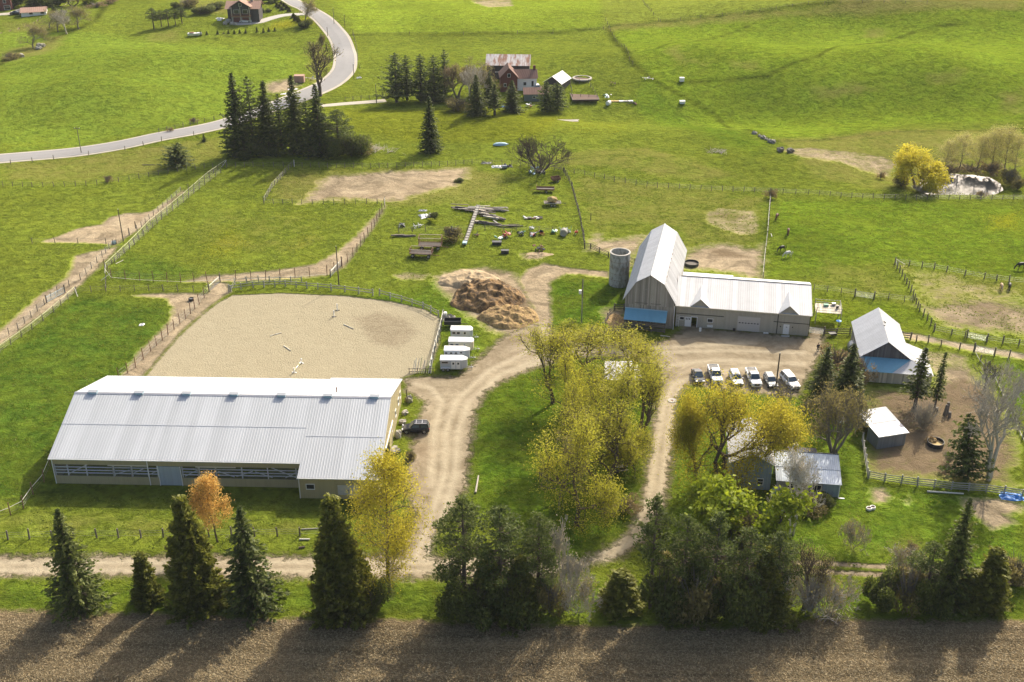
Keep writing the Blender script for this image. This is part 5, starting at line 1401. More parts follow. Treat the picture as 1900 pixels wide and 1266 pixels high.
PROTO = {
 'spruce_a': spruce_proto(1), 'spruce_b': spruce_proto(2, r=3.1, whorls=38, droop=.42, gap=.15), 'spruce_c': spruce_proto(3, r=3.8, per=10, droop=.22, gap=.1),
 'spruce_thin': spruce_proto(4, h=13, r=2.2, whorls=22, per=6, bare=.25, gap=.25, step=.5),
 'spruce_small': spruce_proto(5, h=4.5, r=1.5, whorls=14, per=7, step=.45),
 'wpine_a': spruce_proto(6, h=18, r=5.0, whorls=19, per=7, lam='pine', droop=.10, lift=.12, bare=.12, gap=.2, wid=.4, pw=.62, step=.30),
 'wpine_b': spruce_proto(7, h=18, r=4.6, whorls=21, per=7, lam='pine', droop=.06, lift=.14, bare=.10, gap=.25, wid=.4, pw=.7, step=.30),
 'rpine_a': pine_proto(8), 'rpine_b': pine_proto(9, r=3.8, bare=.3), 'rpine_c': pine_proto(10, h=16, r=3.4, whorls=14, bare=.42),
 'cedar_a': cedar_proto(11), 'cedar_b': cedar_proto(12, h=13, r=2.8, tips=7), 'cedar_thin': cedar_proto(13, h=9, r=1.5, n=8500, tips=2),
 'spring_a': broad_proto(20, leaves=12500, leaf=.14, cl=.75, spread=.66, depth=6), 'spring_b': broad_proto(21, leaves=11500, leaf=.14, cl=.75, stems=2, depth=6, flare=.2), 'spring_c': broad_proto(22, leaves=10000, leaf=.14, cl=.75, stems=3, depth=5, flare=.25, h=13),
 'spring_thin': broad_proto(23, leaves=8500, leaf=.13, depth=6, spread=.62, h=15, r=4.2, cl=.65),
 'gold_a': broad_proto(24, leaves=20000, lam='gold', depth=6, stems=2, h=14, r=5.5, leaf=.15, cl=.95, spread=.7, up=.1), 'gold_b': broad_proto(25, leaves=20000, cl=.9, lam='gold', depth=6, stems=1, h=14, r=5, leaf=.15),
 'gold_spine': broad_proto(26, leaves=22000, lam='gold', spine=True, depth=6, h=17, r=4.6, low=2, cl=.75, leaf=.14, up=.12),
 'orange_spine': broad_proto(27, leaves=9000, lam='orange', spine=True, depth=5, h=9, r=2.7, low=3, cl=.36, leaf=.14, up=.2),
 'lime_a': broad_proto(28, leaves=9000, lam='lime', depth=5, h=8, r=4.6, leaf=.32, spread=.8, up=.05, stems=2, flare=.3),
 'willow': broad_proto(29, leaves=16000, lam='willow', depth=6, h=11, r=6.2, leaf=.28, spread=.72, up=.08, cl=.6, stems=2, flare=.3),
 'olive_a': broad_proto(30, leaves=9000, lam='olive', bark='bark_grey', depth=6, h=9, r=5, stems=5, flare=.28, leaf=.15, cl=.4, spread=.5, up=.2),
 'olive_b': broad_proto(31, leaves=5500, lam='olive', bark='bark_grey', depth=6, h=14, r=5.2, leaf=.18, cl=.5),
 'brown_a': broad_proto(32, leaves=6000, lam='brown', bark='bark_grey', depth=6, h=13, r=5.5, leaf=.2, cl=.5, stems=2, flare=.25),
 'bare_a': broad_proto(33, leaves=0, bark='bark', depth=6, h=13, r=6.5, spread=.5, up=.12, stems=6, flare=.5, tw=.022, tk=.6), 'bare_b': broad_proto(34, leaves=1200, lam='olive', bark='bark', depth=7, h=14, r=4.6, stems=1, tw=.02, leaf=.12),
 'bare_small': broad_proto(35, leaves=350, lam='olive', bark='bark_grey', depth=5, h=6, r=2.4, tw=.025, stems=2, leaf=.12),
 'bare_tall': broad_proto(36, leaves=1600, lam='olive', bark='bark', depth=6, h=15, r=3.2, spread=.38, up=.35, tw=.022, leaf=.14),
 'birch': broad_proto(37, tk=.38, leaves=2600, lam='olive', bark='bark_birch', depth=6, h=14, r=3.6, spread=.42, up=.3, stems=3, flare=.10, tw=.028, leaf=.11, cl=.3),
 'silver': broad_proto(38, tk=.5, leaves=900, lam='silver', bark='bark_silver', depth=6, h=10, r=3.4, spread=.5, stems=2, tw=.03, leaf=.14),
 'silver_bush': broad_proto(39, tk=.4, leaves=1800, lam='olive', bark='bark_silver', depth=5, h=4, r=3.0, spread=.7, stems=6, flare=.4, tw=.024, leaf=.13),
 'pond_tree': broad_proto(41, leaves=6000, lam='pale', bark='bark_grey', spine=True, depth=5, h=15, r=3.2, low=3, tw=.022, leaf=.15, cl=.7, tk=.6, up=.3),
 'purple_bare': broad_proto(40, tk=.55, leaves=0, bark='bark_silver', depth=7, h=15, r=5.0, spread=.5, up=.2, tw=.022, stems=2, flare=.15),
 'bush_a': bush_proto(50), 'bush_b': bush_proto(51, h=3.4, r=2.3, n=6000), 'bush_olive': bush_proto(52, lam='olive', n=2200, leaf=.18, twigs=140, bark='bark_grey'),
 'bush_brown': bush_proto(53, lam='brown', n=1500, leaf=.18, twigs=120, bark='bark_grey'), 'bush_lime': bush_proto(54, lam='lime', n=2400),
 'bush_twig': bush_proto(55, lam='silver', n=500, leaf=.14, twigs=220, bark='bark_silver'), 'conifer_pair': spruce_proto(60, h=9, r=3.6, whorls=16, per=8, lam='pine', pw=.5, droop=.15, bare=.1),
}
rt_ = random.Random(77)
WK = {'spring_a': 1.3, 'spring_b': 1.3, 'spring_c': 1.3, 'spring_thin': 1.35, 'spruce_a': 1.12, 'spruce_b': 1.15, 'spruce_c': 1.12, 'wpine_a': 1.25, 'wpine_b': 1.3, 'rpine_a': 1.4, 'rpine_b': 1.45, 'rpine_c': 1.25, 'cedar_a': 1.1, 'cedar_b': 1.12, 'cedar_thin': 1.2, 'gold_a': 1.1, 'gold_b': 1.25, 'spruce_thin': 1.2, 'bare_tall': 1.3, 'bare_a': 1.15, 'willow': 1.1, 'lime_a': 1.25, 'conifer_pair': 1.2, 'brown_a': 1.55, 'olive_b': 1.35, 'purple_bare': 1.4, 'pond_tree': 1.2}
def tree(name, proto, px, py, top, wpx, label, cat='tree', group=None, lean=None, hk=1.0):
    """place a tree: base pixel, top pixel row, crown width in photo pixels -> real height and width on the ground"""
    tm, cm, h0, r0 = PROTO[proto]
    x, y, z = at(px, py)
    h = height_for(px, py, top) * hk
    w = wpx * WK.get(proto, 1.0) * mpp(x, y, z) / 2
    o = empty(name, (x, y, z), rt_.random() * 6.28)
    o.scale = (w / r0, w / r0, h / h0)
    if lean: o.rotation_euler = (lean[0], lean[1], o.rotation_euler[2])
    shrub = cat in ('shrub', 'bush', 'hedge plant')
    add('stems' if shrub else 'trunk', tm, o)
    if cm is not None: add('crown', cm, o)
    else: add('twigs', PROTO['bare_twigs'][0], o) if 'bare_twigs' in PROTO else None
    return tag(o, label, cat, group)

T = tree
# roadside belt at the bottom
GB = 'trees in the belt beside the ploughed field'
T('spruce_tree', 'spruce_c', 148, 1130, 948, 104, 'large dark spruce, leftmost of the roadside belt above the field', group=GB)
T('cedar_tree', 'cedar_thin', 276, 1120, 1030, 38, 'short slim cedar between the leftmost spruce and the tall cedar', group=GB)
T('cedar_tree', 'cedar_b', 366, 1126, 930, 88, 'tall olive cedar in front of the orange budding tree', group=GB)
T('spruce_tree', 'spruce_a', 470, 1128, 944, 108, 'broad spruce just right of the orange budding tree', group=GB)
T('spruce_tree', 'cedar_b', 632, 1138, 930, 92, 'dark conifer immediately left of the tall golden tree', group=GB)
T('maple_tree', 'orange_spine', 404, 1006, 887, 72, 'small orange budding tree on the lawn side of the gravel lane')
T('maple_tree', 'gold_spine', 724, 1100, 856, 136, 'tall golden leafed tree where the drive meets the lane', group=GB)
T('shrub', 'bush_b', 835, 1140, 1084, 60, 'dark green bush left of the first tall pine', 'bush', GB); T('cedar_tree', 'cedar_thin', 905, 1134, 1040, 50, 'green cedar filling the gap after the first tall pine', group=GB); T('cedar_tree', 'cedar_b', 965, 1138, 1036, 64, 'green cedar between the second and the narrow pine', group=GB); T('cedar_tree', 'cedar_b', 1290, 1140, 1030, 70, 'green cedar in the dense belt right of the bend', group=GB); T('cedar_tree', 'cedar_b', 1410, 1142, 1020, 70, 'green cedar at the right of the dense belt', group=GB)
T('shrub', 'bush_b', 690, 1138, 1085, 70, 'dark bush at the foot of the tall golden tree', 'bush', GB)
for a in [('pine_tree', 'rpine_a', 862, 1125, 926, 92, 'tall pine with clumped needles, first right of the golden tree'),
          ('pine_tree', 'rpine_b', 928, 1130, 944, 84, 'second pine right of the golden tree, rounder top'),
          ('pine_tree', 'rpine_b', 998, 1122, 958, 66, 'narrow dark pine beside the silvery dead looking tree'),
          ('pine_tree', 'rpine_c', 1206, 1128, 926, 66, 'tall pine with round tufted head over the bend of the drive'),
          ('pine_tree', 'rpine_b', 1262, 1136, 962, 64, 'pine right of the round headed pine at the bend'),
          ('pine_tree', 'rpine_a', 1318, 1140, 955, 78, 'bushy pine in the dense belt below the lime green tree'),
          ('pine_tree', 'rpine_a', 1378, 1138, 984, 76, 'dark pine in the dense belt left of the birch'),
          ('pine_tree', 'rpine_b', 1432, 1136, 990, 62, 'slim dark pine at the right edge of the dense belt')]:
    T(*a, group=GB)
T('dead_tree', 'silver', 1046, 1128, 972, 84, 'silvery twiggy tree above the belt near the bend', group=GB)
for a in [('bush_b', 880, 1140, 1070, 90, 'dark bush under the first tall pine'), ('bush_a', 955, 1142, 1062, 84, 'dark bush between the second and third pines'),
          ('silver_bush', 1072, 1138, 1066, 80, 'pale arching shrub hanging over the field edge'), ('bush_olive', 1020, 1138, 1070, 60, 'olive bush under the silvery tree'),
          ('cedar_thin', 1150, 1128, 1062, 56, 'olive green cedar shrub by the bend'), ('bush_a', 1225, 1142, 1050, 80, 'dark bush beneath the round headed pine'),
          ('bush_olive', 1290, 1148, 1050, 90, 'largest dark bush in the middle of the dense belt'), ('bush_b', 1350, 1148, 1055, 90, 'wide dark bush below the bushy pine'),
          ('bush_a', 1405, 1146, 1050, 76, 'dark bush at the right of the dense belt'), ('bush_olive', 1250, 1092, 1020, 80, 'olive scrub on the near side of the bend'), ('bush_olive', 1330, 1082, 1000, 90, 'olive scrub behind the bushy pine'),
          ('bush_olive', 1400, 1076, 1010, 80, 'olive scrub below the lime green tree'), ('silver_bush', 1460, 1130, 1050, 90, 'tangled pale shrub right of the dense belt'),
          ('silver_bush', 1540, 1140, 1060, 84, 'arching pale shrub over the fallen brush by the field'), ('bush_twig', 1500, 1135, 1070, 70, 'thin grey shrub between the two pale arching shrubs'),
          ('silver_bush', 1680, 1075, 1020, 90, 'spreading pale shrub beside the two wheel track'), ('bush_b', 1640, 1132, 1062, 66, 'dark rounded bush left in the right hand tree group'),
          ('bush_olive', 1680, 1128, 1050, 70, 'olive bush in the right hand tree group'), ('bush_b', 1722, 1132, 1062, 66, 'dark bush at the foot of the tall right hand spruce'), ('bush_olive', 1882, 1080, 1035, 70, 'grey green bush cut by the right photo edge')]:
    T('shrub', *a[:5], a[5], 'bush', GB)
T('bare_tree', 'bare_tall', 1492, 1128, 1010, 56, 'thin bare young tree just right of the dense belt', group=GB)
T('bare_tree', 'bare_tall', 1512, 1120, 1030, 46, 'second thin bare young tree beside the track', group=GB)
T('spruce_tree', 'spruce_c', 1756, 1122, 928, 84, 'tall spruce of the right hand tree group', group=GB)
T('cedar_tree', 'cedar_thin', 1826, 1130, 1022, 50, 'pointed cedar right of the tall right hand spruce', group=GB)
T('pine_tree', 'rpine_b', 1712, 1124, 1010, 60, 'bushy pine touching the left of the tall right hand spruce', group=GB)
T('cedar_tree', 'cedar_thin', 1788, 1128, 1060, 40, 'small cedar between the tall spruce and the pointed cedar', group=GB)
# island
GI = 'trees on the grass island inside the drive loop'
for a in [('spring_thin', 1026, 748, 612, 80, 'airy yellow green tree at the upper left of the island'), ('spring_thin', 1086, 742, 598, 116, 'tallest airy tree at the top of the island'),
          ('spring_thin', 1178, 738, 626, 100, 'airy tree over the white roofed shelter'), ('spring_a', 1062, 820, 660, 96, 'leafy tree in the middle left of the island'),
          ('spring_a', 1132, 842, 690, 126, 'leafy tree in the middle right of the island'), ('spring_b', 1188, 800, 678, 76, 'leafy tree leaning out over the narrow drive'),
          ('spring_b', 1120, 905, 760, 120, 'yellow green tree at the centre of the island'), ('spring_a', 1070, 976, 792, 112, 'large yellow green tree nearest the bend of the drive'),
          ('olive_b', 1038, 945, 800, 66, 'duller olive tree at the lower left of the island'), ('spring_c', 1155, 870, 770, 76, 'small leafy tree above the picnic table')]:
    T('leafy_tree', *a, group=GI)
T('shrub', 'bush_brown', 1158, 950, 922, 50, 'round brown leafless shrub at the inside of the bend', 'bush')
# golden group and lime tree
for a in [('gold_a', 1338, 912, 722, 140, 'gold', 'broad golden maple in front of the parked white trucks'), ('gold_b', 1400, 900, 738, 104, 'gold', 'golden maple overhanging the farmhouse'),
          ('gold_b', 1290, 900, 728, 70, 'gold', 'slimmer golden tree beside the narrow drive')]:
    T('maple_tree', a[0], a[1], a[2], a[3], a[4], a[6], group='golden maples by the farmhouse')
T('leafy_tree', 'lime_a', 1375, 1000, 880, 150, 'low bright lime green tree below the golden maples')
T('birch_tree', 'birch', 1470, 990, 838, 92, 'white stemmed birch in front of the farmhouse')
T('shrub', 'bush_olive', 1400, 1010, 955, 110, 'sprawling olive shrub under the lime green tree', 'bush')
T('shrub', 'bush_olive', 1500, 950, 922, 60, 'low shrub against the stone wall of the farmhouse', 'bush')
T('shrub', 'bush_a', 1530, 940, 918, 40, 'dark low shrub at the corner of the farmhouse', 'bush')
T('bare_tree', 'silver_bush', 1582, 1018, 962, 52, 'small pale spreading tree alone on the lawn')
T('shrub', 'bush_brown', 1690, 1022, 1008, 22, 'tiny brown shrub on the lawn above the track', 'bush')
# around the small barn and shed
T('spruce_tree', 'spruce_c', 1524, 740, 646, 64, 'left spruce of the pair beside the small barn')
T('spruce_tree', 'spruce_b', 1568, 752, 640, 70, 'right spruce of the pair beside the small barn')
T('shrub', 'bush_brown', 1545, 692, 646, 64, 'reddish budding bush between the pair of spruces and the small barn', 'bush')
T('shrub', 'bush_brown', 1592, 712, 660, 34, 'rusty bush touching the small barn wall', 'bush')
T('olive_tree', 'olive_a', 1545, 842, 705, 124, 'broad many stemmed olive brown tree behind the farmhouse', 'tree')
T('bare_tree', 'bare_small', 1442, 776, 704, 60, 'small bare tree beside the hydro pole and parked cars')
T('spruce_tree', 'spruce_thin', 1697, 757, 648, 52, 'thin gappy spruce, left of two before the small barn')
T('spruce_tree', 'spruce_thin', 1733, 764, 656, 30, 'thinner spruce, right of two before the small barn')
T('spruce_tree', 'conifer_pair', 1796, 890, 780, 76, 'ragged leaning conifer in the brown pen', lean=(R(6), R(-10)))
T('bare_tree', 'purple_bare', 1836, 888, 694, 126, 'tall greyish bare tree at the right of the brown pen')
T('bare_tree', 'bare_small', 1826, 722, 672, 60, 'small mossy bare tree behind the tall greyish one')
T('shrub', 'bush_twig', 1712, 796, 750, 60, 'brown twiggy brush in the pen behind the steel shed', 'bush')
T('shrub', 'bush_twig', 1760, 860, 838, 30, 'small twiggy brush near the ring feeder', 'bush')
# cluster in the upper left
GC = 'conifers in the roadside cluster'
for a in [('spruce_c', 446, 290, 138, 70, 'spruce at the left of the roadside conifer cluster'), ('wpine_a', 472, 282, 144, 60, 'spruce second from the left of the roadside cluster'), ('spruce_b', 500, 280, 152, 60, 'slim spruce left of centre in the roadside cluster'),
          ('wpine_b', 524, 282, 176, 46, 'short slim spruce in the roadside cluster'), ('spruce_b', 552, 284, 142, 62, 'tall spruce beneath the bare tree in the roadside cluster'), ('wpine_b', 574, 286, 184, 40, 'thin spruce inside the roadside cluster'),
          ('spruce_a', 594, 288, 158, 62, 'dense spruce at the right of the roadside cluster')]:
    T('spruce_tree', *a, group=GC)
T('pine_tree', 'rpine_b', 630, 288, 206, 46, 'lower pine at the right end of the roadside cluster', group=GC)
T('shrub', 'bush_b', 652, 290, 246, 56, 'dark bush right of the roadside conifer cluster', 'bush'); T('shrub', 'bush_olive', 672, 288, 254, 40, 'olive bush against the brush pile', 'bush')
T('shrub', 'bush_a', 500, 286, 262, 50, 'low dark scrub under the roadside conifers', 'bush'); T('shrub', 'bush_b', 612, 292, 262, 44, 'low scrub below the rightmost roadside spruce', 'bush')
T('shrub', 'bush_a', 461, 292, 268, 44, 'low scrub below the leftmost roadside spruce', 'bush')
T('bare_tree', 'bare_tall', 594, 178, 80, 60, 'tall budding bare tree beside the road bend')
T('spruce_tree', 'spruce_b', 799, 283, 180, 44, 'lone dark spruce in the open meadow')
T('spruce_tree', 'conifer_pair', 328, 308, 266, 56, 'low leaning conifer below the paved road', lean=(R(-4), R(8)))
T('shrub', 'bush_brown', 201, 337, 326, 16, 'small round bare bush on the wire fence', 'bush')
T('spruce_tree', 'spruce_small', 379, 263, 250, 12, 'tiny spruce between the road and the leaning conifer')
T('shrub', 'bush_brown', 360, 228, 218, 12, 'small bare bush beside the paved road', 'bush')
T('shrub', 'bush_brown', 316, 244, 236, 10, 'tiny bare bush at the road edge further left', 'bush')
# farmstead trees
GF = 'trees around the brick farmhouse'
for a in [('wpine_a', 736, 190, 100, 62, 'layered white pine, leftmost at the farmstead'), ('wpine_b', 756, 186, 104, 44, 'white pine behind the leftmost layered one'), ('wpine_b', 782, 187, 102, 54, 'white pine in the middle of the farmstead row'),
          ('wpine_a', 806, 185, 104, 50, 'white pine fourth along the farmstead row'), ('wpine_b', 826, 180, 94, 42, 'tallest dark pine at the right of the farmstead row')]:
    T('pine_tree', *a, group=GF)
for a in [('brown_a', 850, 182, 114, 46, 'brownish bare tree right of the farmstead pines'), ('olive_b', 872, 178, 108, 66, 'yellow brown budding tree behind the farmstead spruces'), ('purple_bare', 872, 196, 118, 44, 'grey bare tree left of the brick farmhouse'), ('olive_b', 908, 178, 122, 40, 'olive budding tree in front of the rusty roofed barn')]:
    T('bare_tree', *a, group=GF)
for a in [('spruce_a', 884, 214, 140, 44, 'spruce at the left front of the brick farmhouse'), ('spruce_thin', 918, 214, 158, 36, 'slim spruce in front of the brick farmhouse gable'), ('spruce_a', 950, 208, 150, 42, 'spruce in front of the farmhouse wing'), ('spruce_b', 908, 190, 132, 30, 'spruce touching the brick gable')]:
    T('spruce_tree', *a, group=GF)
T('spruce_tree', 'conifer_pair', 1014, 208, 152, 34, 'left half of the broad conifer pair by the white roofed shed', group=GF)
T('spruce_tree', 'conifer_pair', 1034, 205, 154, 36, 'right half of the broad conifer pair by the white roofed shed', group=GF)
T('shrub', 'bush_olive', 850, 206, 180, 50, 'tangled bush below the brownish farmstead tree', 'bush')
T('shrub', 'bush_b', 800, 190, 172, 50, 'bushes under the farmstead pines', 'bush')
T('bare_tree', 'bare_a', 1002, 320, 250, 100, 'wide spreading bare tree beside the old farm machinery')
# pond
T('willow_tree', 'willow', 1700, 348, 276, 92, 'bright yellow willow on the left bank of the pond')
for a in [('pond_tree', 1752, 322, 262, 34, 'thin bare tree just right of the willow'), ('pond_tree', 1778, 320, 250, 40, 'bare ivy clad tree behind the pond'), ('pond_tree', 1812, 320, 252, 36, 'bare tree at the centre of the pond bank'),
          ('pond_tree', 1838, 322, 240, 44, 'tallest bare tree behind the pond'), ('pond_tree', 1862, 324, 238, 44, 'yellowish budding tree at the right of the pond'), ('pond_tree', 1880, 330, 252, 34, 'rightmost budding tree near the pond')]:
    T('bare_tree', *a, group='bare trees behind the pond')
for a in [('bush_brown', 1760, 322, 304, 40, 'brown brush on the far pond bank, left'), ('bush_brown', 1800, 320, 304, 44, 'brown brush on the far pond bank, middle'), ('bush_brown', 1840, 324, 300, 44, 'brown brush on the far pond bank, right'),
          ('bush_olive', 1872, 340, 312, 36, 'olive bush at the right end of the pond'), ('bush_olive', 1888, 352, 326, 24, 'grey bush right of the pond'), ('bush_olive', 1672, 346, 322, 30, 'scrub at the left foot of the willow'),
          ('bush_brown', 1634, 332, 318, 12, 'tiny bare bush left of the willow'), ('bush_twig', 1715, 358, 346, 50, 'dead twigs on the near pond bank'), ('bush_brown', 1430, 368, 348, 18, 'brown bush at the fence corner by the horses'), ('bush_brown', 1820, 366, 354, 14, 'small bush on the fence below the pond')]:
    T('shrub', *a, 'bush')
# far left hills
for a in [('olive_b', 62, 90, 42, 44, 'olive_tree', 'round topped budding tree alone in the far left field'), ('olive_b', 92, 52, 18, 34, 'bare_tree', 'bare tree left in the far hedge clump'), ('olive_b', 108, 60, 20, 34, 'bare_tree', 'bare tree second in the far hedge clump'),
          ('purple_bare', 124, 63, 18, 38, 'bare_tree', 'greyish bare tree in the middle of the far hedge clump'), ('olive_b', 146, 54, 10, 44, 'bare_tree', 'spreading bare tree at the right of the far hedge clump')]:
    T(a[5], a[0], a[1], a[2], a[3], a[4], a[6])
for a in [(286, 54, 16, 22), (300, 50, 20, 18), (313, 49, 18, 18), (326, 47, 18, 16), (338, 44, 14, 20)]:
    T('pine_tree', 'rpine_c', *a, ['leftmost', 'second', 'middle', 'fourth', 'rightmost'][[286, 300, 313, 326, 338].index(a[0])] + ' of the five pines in the row left of the chalet', group='row of pines left of the chalet')
for i, (x, y, t_) in enumerate([(365, 66, 59), (373, 67, 58), (384, 65, 58), (404, 64, 56), (415, 63, 60), (424, 63, 55), (435, 63, 56), (445, 62, 55), (456, 62, 54), (477, 60, 50), (489, 61, 52), (499, 59, 51), (510, 58, 51)]):
    T('small_spruce', 'spruce_small', x, y, t_, 6.5, 'small conifer in the row planted along the chalet lawn', group='young conifers along the chalet lawn')
for i, (x, y, t_) in enumerate([(514, 12, 5), (519, 15, 8), (524, 19, 12), (522, 8, 2), (527, 12, 5), (532, 17, 9), (537, 22, 13), (545, 33, 25), (549, 38, 28), (554, 41, 30)]):
    T('clipped_cedar', 'cedar_thin', x, y, t_, 6, 'dark hedge cedar beside the chalet driveway near the road', 'shrub', 'hedge cedars by the chalet driveway')
for a in [('bush_b', 500, 22, 16, 12, 'rounded dark shrub in the chalet lawn island'), ('spruce_small', 489, 24, 16, 8, 'small dark tree in the chalet lawn island'), ('spruce_small', 474, 30, 22, 7, 'small conifer beside the chalet terrace'),
          ('bush_b', 566, 52, 36, 26, 'dark bush at the foot of the roadside tree'), ('bush_olive', 598, 82, 62, 14, 'dark bush beside the road curve')]:
    T('shrub', *a, 'shrub')
T('leafy_tree', 'olive_b', 567, 38, -6, 38, 'budding tree where the chalet driveway meets the road')
for i, a in enumerate([('bush_b', 375, 26, 10, 34, 'dark bush mass left of the chalet'), ('bush_b', 400, 18, 4, 34, 'dark bush beside the chalet roof'), ('bush_olive', 350, 12, -4, 36, 'bush above the pine row'), ('bush_b', 480, 8, -8, 30, 'dark bush behind the chalet'), ('bush_b', 508, 4, -8, 26, 'dark shrub behind the chalet lawn'), ('bush_b', 325, 14, 2, 16, 'small dark bush above the five pines')]):
    T('shrub', *a, 'bush')
for i, a in enumerate([('spruce_c', 8, 15, -24, 34, 'dark conifer behind the corner house'), ('bush_b', 30, 14, -20, 44, 'dark conifer left behind the bungalow'), ('spruce_c', 62, 15, -20, 38, 'dark conifer behind the bungalow'), ('bush_b', 84, 13, -22, 44, 'dark conifer right behind the bungalow'),
                       ('bush_b', 108, 11, -14, 34, 'dark conifer at the top photo edge'), ('spring_b', 136, 12, -14, 34, 'yellow green tree at the top edge left of the hedge'), ('lime_a', 164, 10, -12, 30, 'bright yellow green tree at the top edge'), ('spruce_small', 100, 20, 8, 12, 'round dark shrub right of the bungalow'), ('spruce_small', 115, 22, 16, 7, 'little dark shrub right of the bungalow')]):
    T('far_tree', *a)
T('shrub', 'bush_brown', 180, 14, 4, 28, 'grey brown hedge clump at the top edge', 'bush'); T('shrub', 'bush_brown', 205, 6, -4, 24, 'grey brown hedge clump right at the top edge', 'bush'); T('shrub', 'bush_lime', 34, 16, 8, 10, 'bright little bush by the village lane', 'bush')
T('shrub', 'bush_olive', 20, 110, 98, 34, 'low scrub on the far left field edge', 'bush')
T('shrub', 'bush_olive', 838, 446, 420, 40, 'scrub growing through the wire behind the wagons', 'bush'); T('shrub', 'bush_a', 805, 405, 393, 18, 'green weed clump beside the grey sheets', 'bush')
T('shrub', 'bush_a', 853, 338, 331, 18, 'round weed clump on the bare earth', 'bush'); T('shrub', 'bush_lime', 800, 414, 404, 16, 'yellow weed clump behind the wagons', 'bush')
T('shrub', 'bush_lime', 1102, 622, 602, 44, 'yellow green bush between the island trees and the pen', 'bush'); T('shrub', 'bush_lime', 1168, 634, 616, 44, 'yellow green bush below the lean-to barn', 'bush')
T('shrub', 'bush_lime', 1062, 612, 592, 40, 'yellow green bush by the metal lamp pole', 'bush')
T('shrub', 'bush_olive', 762, 852, 838, 20, 'golden shrub at the hall wall', 'bush'); T('shrub', 'bush_brown', 758, 745, 735, 12, 'small dry shrub at the far corner of the hall', 'bush')

# ------------------------------------------------------------------ fences
def post_mesh(h, r, m, sq=False, bury=.3):
    mb = MB()
    if sq: mb.box((0, 0, (h - bury) / 2), (2 * r, 2 * r, h + bury))
    else: mb.tube((0, 0, -bury), (0, 0, h), r, r * .9, 6)
    return mb.mesh('post', m)
PM = {'wire': post_mesh(1.45, .085, M['wood_post']), 'tall': post_mesh(2.35, .085, M['rust']), 'wood': post_mesh(1.55, .13, M['wood_post']), 'board': post_mesh(1.55, .10, M['wood_rail'], True),
      'dark': post_mesh(1.5, .10, M['dark_rail'], True), 'far': post_mesh(1.4, .10, M['wood_post'])}
frng = random.Random(11)
def fence(label, pts, kind='wire', sp=2.6, rails=None, rail_m='wood_rail', rail_r=(.04, .10), wires=(.45, .85, 1.25), name='wire_fence', wr=.013, skip=()):
    W_ = [Vector(at(*p)[:2]) for p in pts]
    P = []
    for i in range(len(W_) - 1):
        a, b = W_[i], W_[i + 1]; n = max(1, int(round((b - a).length / sp)))
        P += [a.lerp(b, k / n) for k in range(n)]
    P.append(W_[-1])
    P3 = [Vector((p.x, p.y, H(p.x, p.y))) for p in P]
    o = empty(name, P3[0]); tag(o, label, 'fence')
    for k, p in enumerate(P3):
        if k in skip: continue
        c = add('post', PM[kind], o, p - P3[0])
        c.rotation_euler = (frng.gauss(0, .035), frng.gauss(0, .035), frng.random() * 3); c.scale = (1, 1, frng.uniform(.9, 1.08))
        if kind == 'wood': c.scale = (1, 1, frng.uniform(.85, 1.15))
    if rails:
        for k in range(len(P3) - 1):
            if k in skip: continue
            a = P3[k] - P3[0]; b = P3[k + 1] - P3[0]
            L_ = (b - a).length; ang = math.atan2((b - a).y, (b - a).x)
            for z in rails:
                mb = MB(); t = (b - a).normalized(); nn = Vector((-t.y, t.x, 0)) * -.10
                za = z + frng.gauss(0, .02); zb = z + frng.gauss(0, .02)
                hw = rail_r[1] / 2 * 1.0
                A = a + nn; B = b + nn; th = nn.normalized() * rail_r[0] / 2
                v = frng.random()
                mb.hexa([(A - th + Vector((0, 0, za - hw))), (B - th + Vector((0, 0, zb - hw))), (B + th + Vector((0, 0, zb - hw))), (A + th + Vector((0, 0, za - hw))),
                         (A - th + Vector((0, 0, za + hw))), (B - th + Vector((0, 0, zb + hw))), (B + th + Vector((0, 0, zb + hw))), (A + th + Vector((0, 0, za + hw)))], v)
                mb.build('rail', M[rail_m], o)
    for z in wires or ():
        mb = MB(); mb.path([p - P3[0] + Vector((0, 0, z)) for p in P3], wr, 3)
        mb.build('wire_strand', M['wire'], o)
    return o, P3
def brace(o, P3, i, dirv, m='white_rail'):
    p = P3[i] - P3[0]; d = Vector((dirv[0], dirv[1], 0)).normalized()
    mb = MB(); mb.tube(p + d * 2.2 + Vector((0, 0, .05)), p + Vector((0, 0, 1.3)), .07, n=5); mb.build('brace', M[m], o)

fence('post and wire fence along the far side of the left meadow', [(-30, 346), (60, 347), (100, 347), (160, 345), (240, 335), (330, 319), (395, 311), (416, 308)])
fence('post and wire fence beside the left sandy path', [(350, 352), (336, 356), (285, 400), (255, 429), (240, 437)], sp=2.8)
fence('post and wire fence along the long dirt path in the left meadow', [(210, 455), (190, 478), (150, 520), (107, 543), (70, 578), (34, 612), (0, 632), (-40, 655)], sp=2.8, name='wire_fence')
fence('short wire fence closing the bottom of the sandy patch', [(60, 452), (145, 452), (197, 453), (216, 453)], sp=6)
o, P = fence('diagonal paddock fence with yellowed top rail rising to the upper left corner', [(421, 306), (380, 335), (330, 378), (280, 418), (240, 460), (197, 500)], sp=2.9, rails=(1.40,), rail_m='yellow_rail', rail_r=(.07, .08), name='rail_fence')
brace(o, P, 0, (-.5, -1)); brace(o, P, -1, (.2, -1))
fence('inner wire fence running parallel to the yellowed diagonal rail', [(410, 322), (360, 360), (300, 408), (250, 455), (213, 488)], sp=2.9)
